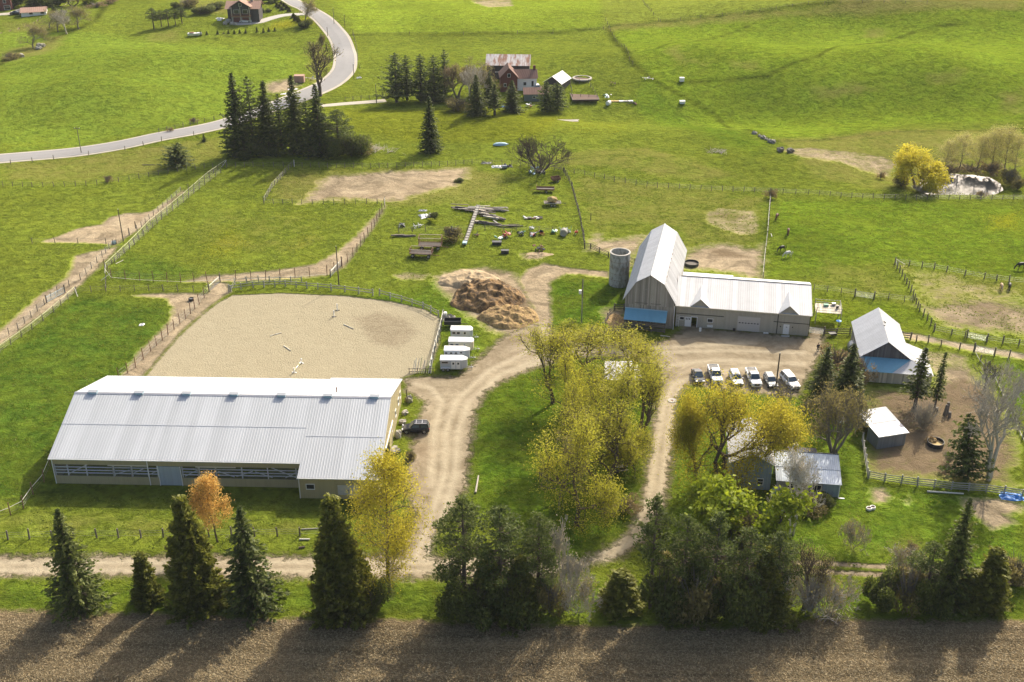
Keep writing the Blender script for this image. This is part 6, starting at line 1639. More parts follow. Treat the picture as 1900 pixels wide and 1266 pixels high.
o, P = fence('fence with thin pale rails along the bottom of the big left paddock', [(195, 500), (207, 517), (260, 522), (336, 525), (409, 522), (466, 520), (520, 518), (575, 514), (607, 511)], kind='tall', sp=2.9, rails=(.35,), rail_m='white_rail', rail_r=(.05, .06), wires=(.8, 1.25, 1.7))
brace(o, P, 2, (-1, -.6))
fence('tall post and wire fence rising beside the curved dirt strip', [(607, 511), (635, 497), (655, 478), (690, 430), (714, 385)], kind='tall', sp=3.0, wires=(.5, .95, 1.4, 1.85))
o, P = fence('wire fence between the left paddock and the bare earth paddock', [(490, 379), (560, 379), (640, 379), (700, 378), (714, 376)], sp=2.7); brace(o, P, -1, (.1, -1))
o, P = fence('wire fence between the two upper paddocks', [(546, 305), (525, 328), (505, 350), (490, 376)], sp=2.2, wires=(.4, .8, 1.2, 1.5), wr=.018); brace(o, P, 0, (.2, -1))
fence('post and wire fence along the top of the paddocks below the conifers', [(421, 311), (470, 310), (545, 310), (640, 312), (720, 312), (800, 309), (876, 305), (950, 306), (1045, 318)], sp=2.5)
o, P = fence('wire fence beside the lower left lawn with yellowed top rail', [(140, 544), (100, 580), (60, 612), (0, 655), (-60, 700)], sp=3.4, rails=(1.40,), rail_m='yellow_rail', rail_r=(.07, .08), name='rail_fence')
brace(o, P, 0, (.6, -1)); 
fence('wire fence across the top of the lower left lawn', [(142, 544), (197, 541), (250, 540), (330, 541), (388, 541)], sp=2.7)
fence('wire fence between the two paddock gates', [(197, 520), (197, 541)], sp=1.9)
fence('tall thin post fence on the left edge of the sand riding arena', [(388, 541), (370, 565), (345, 592), (312, 622), (280, 652), (252, 682), (222, 704)], kind='tall', sp=2.6, wires=(.5, 1.1, 1.7), wr=.016)
fence('grey two board rail fence along the top of the riding arena', [(425, 541), (470, 534), (530, 532), (590, 537), (640, 542), (692, 549)], kind='board', sp=2.6, rails=(.75, 1.3), wires=None, rail_r=(.04, .16), name='board_fence')
fence('grey two board rail fence curving to the corner by the white trailers', [(704, 549), (745, 560), (785, 573), (814, 588)], kind='board', sp=2.6, rails=(.75, 1.3), wires=None, rail_r=(.04, .16), name='board_fence')
fence('pale peeled rail fence between the riding arena and the white trailers', [(823, 588), (815, 625), (806, 655), (798, 692)], kind='board', sp=2.4, rails=(.5, 1.0, 1.4), wires=None, rail_m='white_rail', rail_r=(.06, .12), name='board_fence')
fence('green stained board fence between the paddock gates above the arena', [(429, 541), (436, 528), (480, 524), (560, 524)], kind='board', sp=2.6, rails=(.6, 1.2), wires=(.3,), name='board_fence', rail_r=(.04, .1))
fence('row of brown posts beside the old machinery', [(1047, 322), (1060, 345), (1068, 375), (1076, 405), (1081, 435), (1085, 458)], kind='wood', sp=2.1)
fence('dark board fence from the machinery to the silo', [(1085, 462), (1096, 462), (1112, 470), (1129, 478)], kind='dark', sp=2.2, rails=(.3, .65, 1.0, 1.35), rail_m='dark_rail', wires=None, name='board_fence', rail_r=(.04, .12))
fence('dark board gate between silo and gambrel barn', [(1166, 486), (1178, 492)], kind='dark', sp=2.4, rails=(.3, .65, 1.0, 1.35), rail_m='dark_rail', wires=None, name='board_fence', rail_r=(.04, .12))
fence('long wire fence between the barnyard and the rough meadow', [(1046, 320), (1085, 326), (1140, 337), (1200, 347), (1260, 351), (1340, 355), (1400, 357), (1429, 359)], sp=2.9)
fence('wire fence between the horse pasture and the pond', [(1429, 359), (1500, 361), (1580, 368), (1640, 370), (1700, 371), (1800, 371), (1900, 371), (2000, 372)], sp=2.9)
o, P = fence('leaning pale rail fence dividing barnyard and horse pasture', [(1430, 366), (1427, 400), (1424, 440), (1419, 480), (1416, 516)], kind='wire', sp=3.4, rails=(.55, 1.1), rail_m='white_rail', rail_r=(.06, .10), wires=(.3, .8), name='rail_fence')
o, P = fence('post fence on the upper side of the right dirt paddock', [(1660, 490), (1686, 494), (1710, 498), (1733, 500), (1756, 505), (1790, 512), (1826, 518), (1872, 524), (1910, 528), (1980, 536)], kind='wood', sp=2.9); brace(o, P, 0, (1, -.2)); brace(o, P, 0, (0, -1))
fence('post fence on the left side of the right dirt paddock', [(1660, 492), (1678, 520), (1694, 550), (1706, 578), (1720, 596), (1733, 614)], kind='wood', sp=2.0)
fence('post fence along the near side of the right dirt paddock', [(1733, 616), (1765, 622), (1790, 627), (1830, 634), (1860, 638), (1890, 642), (1960, 652)], kind='wood', sp=3.1)
fence('post fence on the near side of the farm track', [(1700, 634), (1722, 636), (1746, 642), (1780, 649), (1808, 652), (1845, 660), (1872, 664), (1940, 676)], kind='wood', sp=3.1)
fence('wire fence on the bright lawn beyond the small barn', [(1510, 539), (1535, 541), (1586, 549)], sp=2.6)
o, P = fence('wire fence right of the steel gate on the bright lawn', [(1622, 553), (1648, 556), (1678, 560), (1693, 560)], sp=2.6)
fence('brown board fence between the stable end and the small barn', [(1529, 622), (1552, 621), (1577, 621), (1590, 622)], kind='dark', sp=2.3, rails=(.35, .8, 1.25), rail_m='dark_rail', wires=None, name='board_fence', rail_r=(.05, .16))
fence('short brown board fence behind the small barn', [(1673, 628), (1689, 630)], kind='dark', sp=1.6, rails=(.35, .8, 1.25), rail_m='dark_rail', wires=None, name='board_fence', rail_r=(.05, .16))
fence('grey four board fence along the bottom of the brown pen', [(1611, 888), (1641, 894), (1672, 898), (1702, 902), (1733, 905), (1765, 909), (1797, 911), (1829, 913), (1862, 918), (1896, 923)], kind='board', sp=2.55, rails=(.3, .65, 1.0, 1.38), wires=None, rail_r=(.04, .15), name='board_fence')
fence('grey board fence down the left side of the brown pen', [(1600, 818), (1604, 845), (1610, 885)], kind='board', sp=2.3, rails=(.3, .65, 1.0, 1.38), wires=None, rail_r=(.04, .15), name='board_fence')
fence('wire fence with fallen rails at the right of the brown pen', [(1808, 652), (1818, 672), (1845, 700), (1866, 745), (1882, 782), (1905, 830)], kind='wood', sp=3.0, rails=(.4,), rail_m='wood_rail', wires=(.9,), rail_r=(.08, .1))
fence('row of short brown posts along the gravel lane', [(-20, 1003), (15, 1001), (55, 1000), (97, 999), (180, 998), (220, 998), (262, 998), (303, 997), (345, 997), (388, 996), (430, 996), (515, 995), (598, 994)], kind='wood', sp=3.3, wires=(.4, .85, 1.2))
o, P = fence('pale railed fence at the lower left of the riding hall', [(94, 866), (82, 895), (62, 918), (44, 944), (20, 956), (-30, 975)], kind='tall', sp=3.2, rails=(1.3,), rail_m='white_rail', rail_r=(.06, .07), wires=(.5, .9))
fence('roadside wire fence left of the conifer cluster', [(295, 246), (340, 236), (380, 227), (415, 220)], kind='far', sp=2.6, wires=(.6, 1.1))
fence('roadside wire fence on the near side of the paved road', [(20, 305), (100, 297), (165, 289), (232, 279), (300, 262), (360, 252)], kind='far', sp=7, wires=(.6, 1.1))
fence('short wire fence beside the farm lane', [(640, 188), (670, 185), (716, 180)], kind='far', sp=2.6, wires=(.6, 1.1))
fence('far field fence running down toward the lone boxes', [(1124, 38), (1133, 60), (1150, 85), (1168, 112), (1174, 120)], kind='far', sp=6, wires=(1.0,))
fence('far field fence climbing to the top edge', [(1192, 2), (1204, 18), (1212, 28), (1222, 40)], kind='far', sp=6, wires=(1.0,))
fence('far fence line on the ridge of the right hill', [(1225, 41), (1300, 34), (1380, 26), (1440, 18), (1500, 8), (1560, 6), (1640, 6), (1720, 7), (1800, 6), (1900, 6)], kind='far', sp=8, wires=(1.0,))
fence('far fence line behind the brick farmhouse', [(655, 66), (760, 65), (860, 65), (960, 63), (1026, 62), (1120, 55)], kind='far', sp=16, wires=(1.0,))
fence('verge fence beside the road curve', [(655, 62), (662, 90), (664, 112), (668, 128)], kind='far', sp=7, wires=(1.0,))
fence('dark board pen fence left of the lean-to', [(1118, 612), (1132, 585), (1140, 576), (1158, 576)], kind='dark', sp=2.2, rails=(.4, .85, 1.3), rail_m='dark_rail', wires=None, name='board_fence', rail_r=(.05, .14))
fence('dark board pen fence in front of the manure covered pen', [(1120, 616), (1140, 618), (1159, 619)], kind='dark', sp=2.2, rails=(.25, .55, .85, 1.2), rail_m='dark_rail', wires=None, name='board_fence', rail_r=(.05, .14))
fence('tumbledown wire fence behind the farm wagons', [(740, 432), (790, 430), (838, 430), (878, 428), (900, 428), (935, 428), (958, 428), (1000, 430), (1050, 432)], sp=4.2)

# gates
def gate(label, px, py, qx, qy, m='steel', n=6):
    a = Vector(at(px, py)); b = Vector(at(qx, qy)); L_ = (b - a).length
    o = empty('metal_gate', a, math.atan2((b - a).y, (b - a).x)); tag(o, label, 'gate')
    fr = MB(); fr.path([(0, 0, .2), (L_, 0, .2), (L_, 0, 1.35), (0, 0, 1.35), (0, 0, .2)], .035, 5); fr.build('gate_frame', M[m], o)
    for k in range(1, n): 
        g = MB(); g.tube((0, 0, .2 + 1.15 * k / n), (L_, 0, .2 + 1.15 * k / n), .018, n=4); g.build('bar', M[m], o)
    g = MB(); g.tube((L_ / 2, 0, .2), (L_ / 2, 0, 1.35), .03, n=4); g.build('stay', M[m], o)
    for x in (-.15, L_ + .15):
        g = MB(); g.tube((x, 0, -.2), (x, 0, 1.9), .13, n=7); g.build('gate_post', M['wood_post'], o)
gate('steel gate with thin bars on the bright lawn beyond the small barn', 1587, 551, 1620, 556)
gate('blue grey gate lying open on the dirt path of the left meadow', 88, 562, 120, 544, 'pale_blue')
gate('gate between two tall posts under the hydro pole', 614, 514, 634, 492)
gate('gate at the left corner of the arena', 389, 541, 408, 524)
gate('gate across the track at the right dirt paddock', 1795, 628, 1829, 635)
gate('gate across the near fence of the farm track', 1808, 653, 1843, 661)
gate('pipe gate beside the stable end and deck', 1499, 618, 1527, 622, 'steel', 7)

# ------------------------------------------------------------------ poles
def pole(name, label, px, py, top, r=.14, m='bark', arm=None, cat='pole', lean=0.0, ins=True):
    x, y, z = at(px, py); h = height_for(px, py, top)
    o = empty(name, (x, y, z)); tag(o, label, cat); o.rotation_euler = (0, lean, 0)
    g = MB(); g.tube((0, 0, -.5), (0, 0, h), r, r * .7, 8); g.build('shaft', M[m], o)
    if arm:
        g = MB(); g.box((0, 0, h - .6), (arm, .12, .14)); g.build('crossarm', M['old_timber'], o)
    if ins:
        for dx in ((-arm / 2 + .1, arm / 2 - .1) if arm else (.0,)):
            g = MB(); g.tube((dx, 0, h - (.5 if arm else -.0)), (dx, 0, h - (.25 if arm else -.2)), .06, .04, 6); g.build('insulator', M['white_box'], o)
    return o, h
pole('hydro_pole', 'dark wooden pole standing on the sandy patch', 229, 448, 389)
pole('hydro_pole', 'grey wooden pole at the gate above the riding arena', 629, 530, 458)
pole('hydro_pole', 'dark wooden pole between the parked cars, wire hook near its middle', 1439, 722, 656, .16)
pole('hydro_pole', 'pale pole beside the paved road on the left', 151, 284, 235, .12, 'bark_grey', 1.6)
pole('hydro_pole', 'thin pole right of the road bend', 657, 146, 119, .13)
pole('hydro_pole', 'thin pole by the road above the curve', 608, 67, 50, .13)
pole('hydro_pole', 'thin pole beside the farm lane', 699, 192, 157, .13, 'bark_grey')
pole('hydro_pole', 'thin pole in the field right of the road', 620, 45, 15, .12, 'bark_grey')
pole('hydro_pole', 'short pole near the lane fence', 640, 50, 28, .1)
pole('fence_pole', 'stout post at the edge of the sandy patch, upper', 252, 424, 411, .16, ins=False)
pole('fence_pole', 'stout post at the edge of the sandy patch, lower', 240, 436, 423, .16, ins=False)
pole('fence_pole', 'lone post on the pale earth beyond the silo', 1096, 409, 396, .12, ins=False)
pole('fence_pole', 'short brown post behind the riding hall corner', 755, 738, 723, .10, ins=False)
pole('fence_pole', 'lone post in the pen beside the lawn', 634, 494, 476, .13, ins=False)
lpo, lh = pole('lamp_pole', 'grey metal lamp pole with a white box beside the silo', 1079, 602, 518, .13, 'steel', cat='lamp', ins=False)
g = MB(); g.box((-.45, 0, lh * .72), (.5, .45, .75)); g.build('meter_box', M['white_box'], lpo)
g = MB(); g.tube((0, 0, lh * .6), (0, 0, lh), .15, .12, 8); g.build('upper_shaft', M['bark_grey'], lpo)

# ------------------------------------------------------------------ vehicles
def loft(mb, secs, w=.5):
    """secs: list of lists of 3d points with equal count, closed rings"""
    n = len(secs[0]); b = len(mb.V)
    for s in secs: mb.V += [tuple(p) for p in s]; mb.W += [w] * n
    for i in range(len(secs) - 1):
        for j in range(n): mb.F.append((b + i * n + j, b + i * n + (j + 1) % n, b + (i + 1) * n + (j + 1) % n, b + (i + 1) * n + j))
    mb.F.append(tuple(b + j for j in range(n))[::-1]); e = b + (len(secs) - 1) * n
    mb.F.append(tuple(e + j for j in range(n)))

def sec(x, hw, z0, z1, shrink=.86, bev=.10):
    return [(x, -hw * .92, z0), (x, hw * .92, z0), (x, hw, z0 + bev * 2), (x, hw, z1 - bev * 1.6), (x, hw * shrink, z1), (x, -hw * shrink, z1), (x, -hw, z1 - bev * 1.6), (x, -hw, z0 + bev * 2)]

def wheel(parent, x, y, r, w=.24):
    g = MB(); g.ring((0, 0, 0), (0, 1, 0), r, w, r * .36, 18); o = g.build('wheel', M['tyre'], parent, (x, y, r))
    g = MB(); g.tube((0, -w * .42, 0), (0, w * .42, 0), r * .64, n=12); g.build('rim', M['rim'], o)

def car(name, label, px, py, heading, paint, L_=4.6, W=1.84, Hh=1.5, style='sedan', cat='car', group=None):
    x, y, z = at(px, py)
    o = empty(name, (x, y, z), heading); tag(o, label, cat, group)
    hw = W / 2; l = L_ / 2; bz = Hh * .60 if style != 'sedan' else Hh * .60
    hood = bz * (.92 if style != 'sedan' else .90)
    # stations from tail (-) to nose (+)
    if style == 'sedan':
        st = [(-l, hw * .84, .30, bz * .80), (-l + .12, hw * .94, .22, bz * .96), (-l * .62, hw, .2, bz), (-.1 * l, hw, .2, bz), (l * .42, hw, .2, bz * .98), (l * .78, hw * .95, .2, hood * .88), (l * .95, hw * .84, .24, hood * .72), (l, hw * .70, .30, hood * .58)]
        c = dict(rb=-l * .72, rt=-l * .38, ft=l * .10, fb=l * .48)
    elif style == 'pickup':
        st = [(-l, hw * .95, .42, bz), (-l + .08, hw, .38, bz + .02), (-.02 * l, hw, .34, bz + .02), (l * .45, hw, .34, bz), (l * .86, hw * .97, .34, bz * .97), (l * .97, hw * .93, .36, bz * .90), (l, hw * .86, .42, bz * .72)]
        c = dict(rb=-l * .22, rt=-l * .14, ft=l * .26, fb=l * .50)
    else:
        st = [(-l, hw * .86, .36, bz * .85), (-l + .1, hw * .97, .28, bz), (-.1 * l, hw, .26, bz), (l * .42, hw, .26, bz), (l * .80, hw * .96, .26, bz * .90), (l * .95, hw * .88, .28, bz * .78), (l, hw * .76, .34, bz * .62)]
        c = dict(rb=-l * .97, rt=-l * .84, ft=l * .14, fb=l * .46)
    g = MB(); loft(g, [sec(*s) for s in st]); bd = g.build('body', M[paint], o)
    if style == 'pickup':
        g = MB(); g.box((-l * .61, 0, bz - .02), (L_ * .36, W * .80, .12)); g.build('bed_floor', M['plastic_black'], o)
        for sy in (-1, 1):
            g = MB(); g.box((-l * .61, sy * hw * .90, bz + .06), (L_ * .37, W * .07, .14)); g.build('bed_rail', M[paint], o)
        g = MB(); g.box((-l * .985, 0, bz + .05), (.08, W * .88, .14)); g.build('tailgate', M[paint], o)
    rb, rt, ft, fb = c['rb'], c['rt'], c['ft'], c['fb']; zr = Hh; wb = hw * .93; wt = hw * .72; zb = bz - .04
    # cabin core and glazed panels just proud of it
    core = MB(); core.hexa([(rb + .05, -wb + .03, zb), (fb - .05, -wb + .03, zb), (fb - .05, wb - .03, zb), (rb + .05, wb - .03, zb), (rt + .03, -wt, zr - .05), (ft - .03, -wt, zr - .05), (ft - .03, wt, zr - .05), (rt + .03, wt, zr - .05)])
    core.build('cabin', M[paint], o)
    def inset(q, f, out):
        q = [Vector(p) for p in q]; ctr = sum(q, Vector()) / 4
        n = (q[1] - q[0]).cross(q[2] - q[1]).normalized()
        if n.dot(Vector(out)) < 0: n = -n
        g_ = MB(); qq = [ctr + (p - ctr) * f + n * .045 for p in q]; g_.hexa([p - n * .03 for p in qq] + qq); return g_
    ff = [(fb, -wb, zb + .04), (fb, wb, zb + .04), (ft, wt, zr - .05), (ft, -wt, zr - .05)]
    inset(ff, .90, (1, 0, .5)).build('windshield', M['car_glass'], o)
    bb = [(rb, wb, zb + .04), (rb, -wb, zb + .04), (rt, -wt, zr - .05), (rt, wt, zr - .05)]
    inset(bb, .84, (-1, 0, .4)).build('rear_window', M['car_glass'], o)
    for sy in (-1, 1):
        xm = (rb + fb) / 2 * .2 + (rt + ft) / 2 * .8
        for (a0, a1, b0, b1) in ((fb - .12, xm + .06, ft - .04, xm + .05), (xm - .06, rb + .14, xm - .05, rt + .05)):
            q = [(a0, sy * (wb + .0), zb + .10), (a1, sy * (wb + .0), zb + .10), (b1, sy * wt, zr - .06), (b0, sy * wt, zr - .06)]
            inset(q, .88, (0, sy, .3)).build('side_window', M['car_glass'], o)
    g = MB(); loft(g, [[(rt - .02, -wt * .96, zr - .07), (rt - .02, wt * .96, zr - .07), (rt + .05, wt * .9, zr), (rt + .05, -wt * .9, zr)], [(ft * .3, -wt, zr - .07), (ft * .3, wt, zr - .07), (ft * .3, wt * .94, zr + .035), (ft * .3, -wt * .94, zr + .035)], [(ft + .02, -wt * .96, zr - .07), (ft + .02, wt * .96, zr - .07), (ft - .06, wt * .9, zr), (ft - .06, -wt * .9, zr)]])
    g.build('roof', M[paint], o)
    wr = .33 if style == 'sedan' else (.40 if style == 'pickup' else .36)
    for sx in (-l * .62, l * .66):
        for sy in (-1, 1):
            ar = MB(); ar.tube((sx, sy * (hw - .20), wr), (sx, sy * (hw + .008), wr), wr + .07, n=16); ar.build('wheel_arch', M['plastic_black'], o)
            wheel(o, sx, sy * (hw - .09), wr)
    for sy in (-1, 1):
        g = MB(); g.box((l - .10, sy * hw * .68, bz * .74), (.22, .36, .16)); g.build('headlight', M['lamp'], o)
        g = MB(); g.box((-l + .06, sy * hw * .80, bz * .82), (.16, .18, .26)); g.build('taillight', M['tail'], o)
        g = MB(); g.box((fb - .28, sy * (hw + .12), bz + .08), (.12, .22, .16)); g.build('mirror', M[paint if style != 'pickup' else 'plastic_black'], o)
    g = MB(); g.box((l - .015, 0, bz * .66), (.10, W * .46, .20 if style != 'pickup' else .34)); g.build('grille', M['plastic_black'], o)
    g = MB(); g.box((l - .04, 0, .36), (.14, W * .74, .16)); g.build('bumper', M['plastic_black'] if style != 'pickup' else M['rim'], o)
    return o, dict(l=l, hw=hw, zr=zr, bz=bz, rt=rt, ft=ft, wt=wt)
S_ = R(-90)
def cp_(px, py, half=2.3):   # car position from the ground point under its nose (facing the drone)
    x, y, z = at(px, py); return x, y + half, z
def carat(px, py, half):
    x, y, z = at(px, py); p = pr_(x + .0, y + half); return p
def pr_(x, y, z=0):
    dz = z - CAMH; zc = y * _c - dz * _s
    return (950 + FPX * x / zc, 633 + FPX * (-(y * _s + dz * _c)) / zc)
car('parked_car', 'dark slate sedan, leftmost of the row parked by the golden maples', *carat(1298, 714, 2.3), S_ + R(2), 'car_slate', 4.6, 1.85, 1.45)
car('parked_pickup', 'white crew cab pickup with grey covered bed, second in the parked row', *carat(1331, 715, 2.8), S_ + R(1), 'car_white', 5.7, 2.05, 1.88, 'pickup', 'pickup truck')
o_, k_ = car('parked_car', 'small white crossover with sunroof, third in the parked row', *carat(1369, 719, 2.25), S_ + R(4), 'car_white', 4.5, 1.85, 1.62, 'suv')
g = MB(); g.box((-.1, 0, k_['zr'] + .03), (.7, .8, .03)); g.build('sunroof', M['car_glass'], o_)
car('parked_pickup', 'white pickup with open black bed, fourth in the parked row', *carat(1403, 721, 2.8), S_ + R(2), 'car_white', 5.7, 2.0, 1.85, 'pickup', 'pickup truck')
car('parked_car', 'grey green hatchback half hidden behind the dark wooden pole', *carat(1434, 723, 2.2), S_ + R(4), 'car_grey', 4.3, 1.8, 1.5, 'suv')
o_, k_ = car('parked_van', 'long white minivan at the right end of the parked row', *carat(1471, 726, 2.6), S_ + R(13), 'car_white', 5.2, 1.98, 1.8, 'suv', 'van')
for k in range(3):
    g = MB(); g.box((-1.1 + k * .9, 0, k_['zr'] + .07), (.07, 1.3, .05)); g.build('roof_bar', M['rim'], o_)
o_, k_ = car('black_suv', 'black SUV with roof rails parked beside the riding hall', 772, 800, R(181), 'car_black', 4.6, 1.9, 1.75, 'suv')
for sy in (-1, 1):
    g = MB(); g.tube((k_['rt'] + .1, sy * k_['wt'] * .9, k_['zr'] + .08), (k_['ft'] - .1, sy * k_['wt'] * .9, k_['zr'] + .08), .03, n=4); g.build('roof_rail', M['rim'], o_)
for k in range(2):
    g = MB(); g.box((-1.1 + k * 1.0, 0, k_['zr'] + .10), (.06, 1.2, .04)); g.build('roof_bar', M['rim'], o_)
car('parked_car', 'white SUV parked in front of the timber chalet', 456, 42, R(184), 'car_white', 5.0, 2.0, 1.8, 'suv')
car('parked_car', 'dark car parked beside the brown roofed bungalow', 30, 27, R(10), 'car_black', 4.8, 1.9, 1.5, 'sedan')
car('parked_van', 'white van with blue glass parked by the white roofed shed', 997, 168, S_ + R(10), 'car_white', 4.8, 1.9, 1.9, 'suv', 'van')

# horse trailers
def htrailer(label, px, py, rz, L_=4.6, nose=1.1, Hh=2.35, W=2.0, body='trailer_white', windows=(), doors=(), round_=False, nosebig=True):
    x, y, z = at(px, py)
    o = empty('horse_trailer', (x, y, z), rz); tag(o, label, 'horse trailer', 'white horse trailers beside the arena fence')
    zb = .45; l0, l1 = -L_ / 2, L_ / 2
    g = MB(); hw = W / 2
    rr = .30 if round_ else .10
    def ring(x_, w_, z0, z1): return [(x_, -w_, z0), (x_, w_, z0), (x_, w_, z1 - rr), (x_, w_ - rr, z1), (x_, -w_ + rr, z1), (x_, -w_, z1 - rr)]
    loft(g, [ring(l0, hw, zb, Hh), ring(l1, hw, zb, Hh), ring(l1 + nose, hw * .45, zb + .25, Hh - .12)])
    bd = g.build('body', M[body], o)
    g = MB(); loft(g, [[(l0 - .05, -hw - .03, Hh - .02), (l0 - .05, hw + .03, Hh - .02), (l0 - .05, hw - .2, Hh + .07), (l0 - .05, -hw + .2, Hh + .07)], [(l1 + .05, -hw - .03, Hh - .02), (l1 + .05, hw + .03, Hh - .02), (l1 + .05, hw - .2, Hh + .07), (l1 + .05, -hw + .2, Hh + .07)],
                         [(l1 + nose + .05, -hw * .47, Hh - .13), (l1 + nose + .05, hw * .47, Hh - .13), (l1 + nose, hw * .3, Hh - .03), (l1 + nose, -hw * .3, Hh - .03)]])
    g.build('roof', M['trailer_roof'], o)
    for (wx, wz, ww, wh) in windows: window(o, (wx, -hw - .0, wz), ww, wh, depth=.03, frame=M['rim'])
    for (wx, ww) in doors:
        d = MB(); d.span(wx - ww / 2, wx + ww / 2, -hw - .035, -hw - .005, .55, 2.05); dd = d.build('door', M['trim_white'], o)
        d = MB(); d.span(wx - .17, wx + .17, -hw - .05, -hw - .037, 1.45, 1.85); d.build('pane', M['glass'], dd)
    g = MB(); g.span(l0 + .1, l1 - .1, -hw - .02, -hw - .004, zb + .62, zb + .68); g.build('side_stripe', M['pale_blue'], o)
    for sx in (-L_ * .36, -L_ * .36 + .85):
        for sy in (-1, 1): wheel(o, sx, sy * (hw + .04), .34, .2)
    g = MB(); g.span(-L_ * .36 - .42, -L_ * .36 + 1.28, -hw - .22, -hw - .01, .70, .78); g.build('fender', M['trim_white'], o)
    g = MB(); g.tube((l1, -hw * .6, zb), (l1 + nose + .9, 0, .42), .05, n=5); g.tube((l1, hw * .6, zb), (l1 + nose + .9, 0, .42), .05, n=5); g.build('drawbar', M['rim'], o, smooth=False)
    g = MB(); g.tube((l1 + nose + .75, 0, .02), (l1 + nose + .75, 0, .95), .05, n=6); g.build('jack', M['rim'], o)
    g = MB(); g.box((l1 + nose + .95, 0, .42), (.28, .18, .14)); g.build('coupler', M['rim'], o)
def tr_pos(px, py, z=2.35):  # from a roof edge point
    return at0(px, py, z)
def place_tr(rx, ry, hw=1.0):
    X, Y = at0(rx, ry, 2.35); return pr_(X, Y + hw)
cx_ = lambda a, b, y: ((a + b) / 2, y)
htrailer('nearest white horse trailer with two side doors and long dark window', *place_tr(836.5, 668.5), R(-1), 3.9, 1.0, windows=[(-1.1, 1.85, 1.3, .5)], doors=[(.45, .78), (1.35, .78)])
htrailer('second nearest white horse trailer with four square windows', *place_tr(842, 651), R(-1), 3.6, 1.1, windows=[(-1.4, 1.85, .62, .52), (-.5, 1.85, .62, .52), (.4, 1.85, .62, .52), (1.35, 1.95, .62, .58)])
htrailer('white horse trailer with rounded roof, third from the drive', *place_tr(853, 634.5), R(-2), 4.2, .5, body='cream', windows=[(-1.5, 1.75, .7, .4), (-.5, 1.75, .7, .4), (.9, 1.75, .35, .35)], round_=True)
htrailer('farthest white horse trailer with three dark side windows', *place_tr(854, 613), R(-2), 3.7, .5, windows=[(-1.2, 1.75, .75, .6), (-.35, 1.75, .75, .6), (.9, 1.75, .55, .6)])

def utility(name, label, px, py, rz, L_=3.2, W=1.7, wall=.55, floor=.55, m='rust', wm=None, head=0, cat='trailer', wheels=2, fl='old_timber'):
    x, y, z = at(px, py); o = empty(name, (x, y, z), rz); tag(o, label, cat)
    g = MB(); g.box((0, 0, floor), (L_, W, .10)); g.build('floor', M[fl], o)
    for sy in (-1, 1):
        g = MB(); g.box((0, sy * W / 2, floor + wall / 2), (L_, .06, wall)); g.build('side_board', M[wm or m], o)
        for k in range(wheels): wheel(o, (-.3 + k * .8 if wheels < 3 else -L_ * .3 + k * L_ * .3), sy * (W / 2 + .16), .34, .2)
    g = MB(); g.box((-L_ / 2, 0, floor + wall / 2), (.06, W, wall)); g.build('tail_board', M[wm or m], o)
    g = MB(); g.box((L_ / 2, 0, floor + (wall + head) / 2), (.06, W, wall + head)); g.build('head_board', M[wm or m], o)
    g = MB(); g.tube((L_ / 2, 0, floor - .1), (L_ / 2 + 1.4, 0, .4), .05, n=5); g.build('drawbar', M[m], o)
    return o
utility('dump_trailer', 'open dark dump trailer behind the farthest white trailer', 840, 605, R(0), 3.3, 1.8, .7, .7, 'plastic_black')
utility('farm_trailer', 'low rusty flat trailer with raised headboard beside the brown posts', 1012, 356, R(178), 4.6, 2.0, .35, .75, 'rust', 'rust', .7, wheels=1)
utility('farm_cart', 'dark loaded cart at the top of the machinery row', 1031, 337, R(200), 2.2, 1.7, .7, .6, 'rust', wheels=1)
o = utility('hay_cart', 'flat cart carrying an old brown bale in the machinery row', 1025, 381, R(2), 4.2, 2.0, .18, .7, 'plastic_black', 'pale_timber', 0, wheels=2)
x, y, z = at(1025, 381)
g = MB(); g.blob((0, 0, .65), .85, 4, .2, (1.5, .9, .95)); b_ = g.build('hay_bale', M['straw']); b_.location = (x, y + .1, z + .83); tag(b_, 'old slumped hay bale lying on the flat cart', 'bale')

# rack wagons
def rack_wagon(label, px, py, rz, L_=5.2, W=2.4, hh=1.6, slats=16):
    x, y, z = at(px, py); o = empty('hay_rack_wagon', (x, y, z), rz); tag(o, label, 'wagon', 'rusty hay rack wagons')
    g = MB(); g.box((0, 0, .95), (L_, W, .10)); g.build('bed', M['old_timber'], o)
    for sx in (-1, 1):
        for sy in (-1, 1): wheel(o, sx * L_ * .36, sy * (W / 2 - .1), .42, .22)
        g = MB(); g.tube((sx * L_ * .36, -W / 2, .42), (sx * L_ * .36, W / 2, .42), .06, n=5); g.build('axle', M['rust'], o)
    for sy in (-1, 1):
        for zz in (1.1, 1.0 + hh):
            g = MB(); g.tube((-L_ / 2, sy * W / 2, zz), (L_ / 2, sy * W / 2, zz), .055, n=4); g.build('rail', M['rust'] if zz < 2 else M['pale_timber'], o)
        for k in range(slats + 1):
            xx = -L_ / 2 + L_ * k / slats
            g = MB(); g.tube((xx, sy * W / 2, 1.0), (xx, sy * W / 2, 1.0 + hh), .032, n=4); g.build('slat', M['rust'], o)
    for sx in (-1, 1):
        for zz in (1.1, 1.0 + hh):
            g = MB(); g.tube((sx * L_ / 2, -W / 2, zz), (sx * L_ / 2, W / 2, zz), .055, n=4); g.build('rail', M['rust'], o)
        for k in range(1, 6):
            yy = -W / 2 + W * k / 6
            g = MB(); g.tube((sx * L_ / 2, yy, 1.0), (sx * L_ / 2, yy, 1.0 + hh), .032, n=4); g.build('slat', M['rust'], o)
    g = MB(); g.tube((L_ / 2, 0, .5), (L_ / 2 + 1.6, 0, .4), .06, n=5); g.build('drawbar', M['rust'], o)
rack_wagon('nearer rusty hay rack wagon with low slatted sides', 782, 476, R(-8), 5.0, 2.2, 1.0)
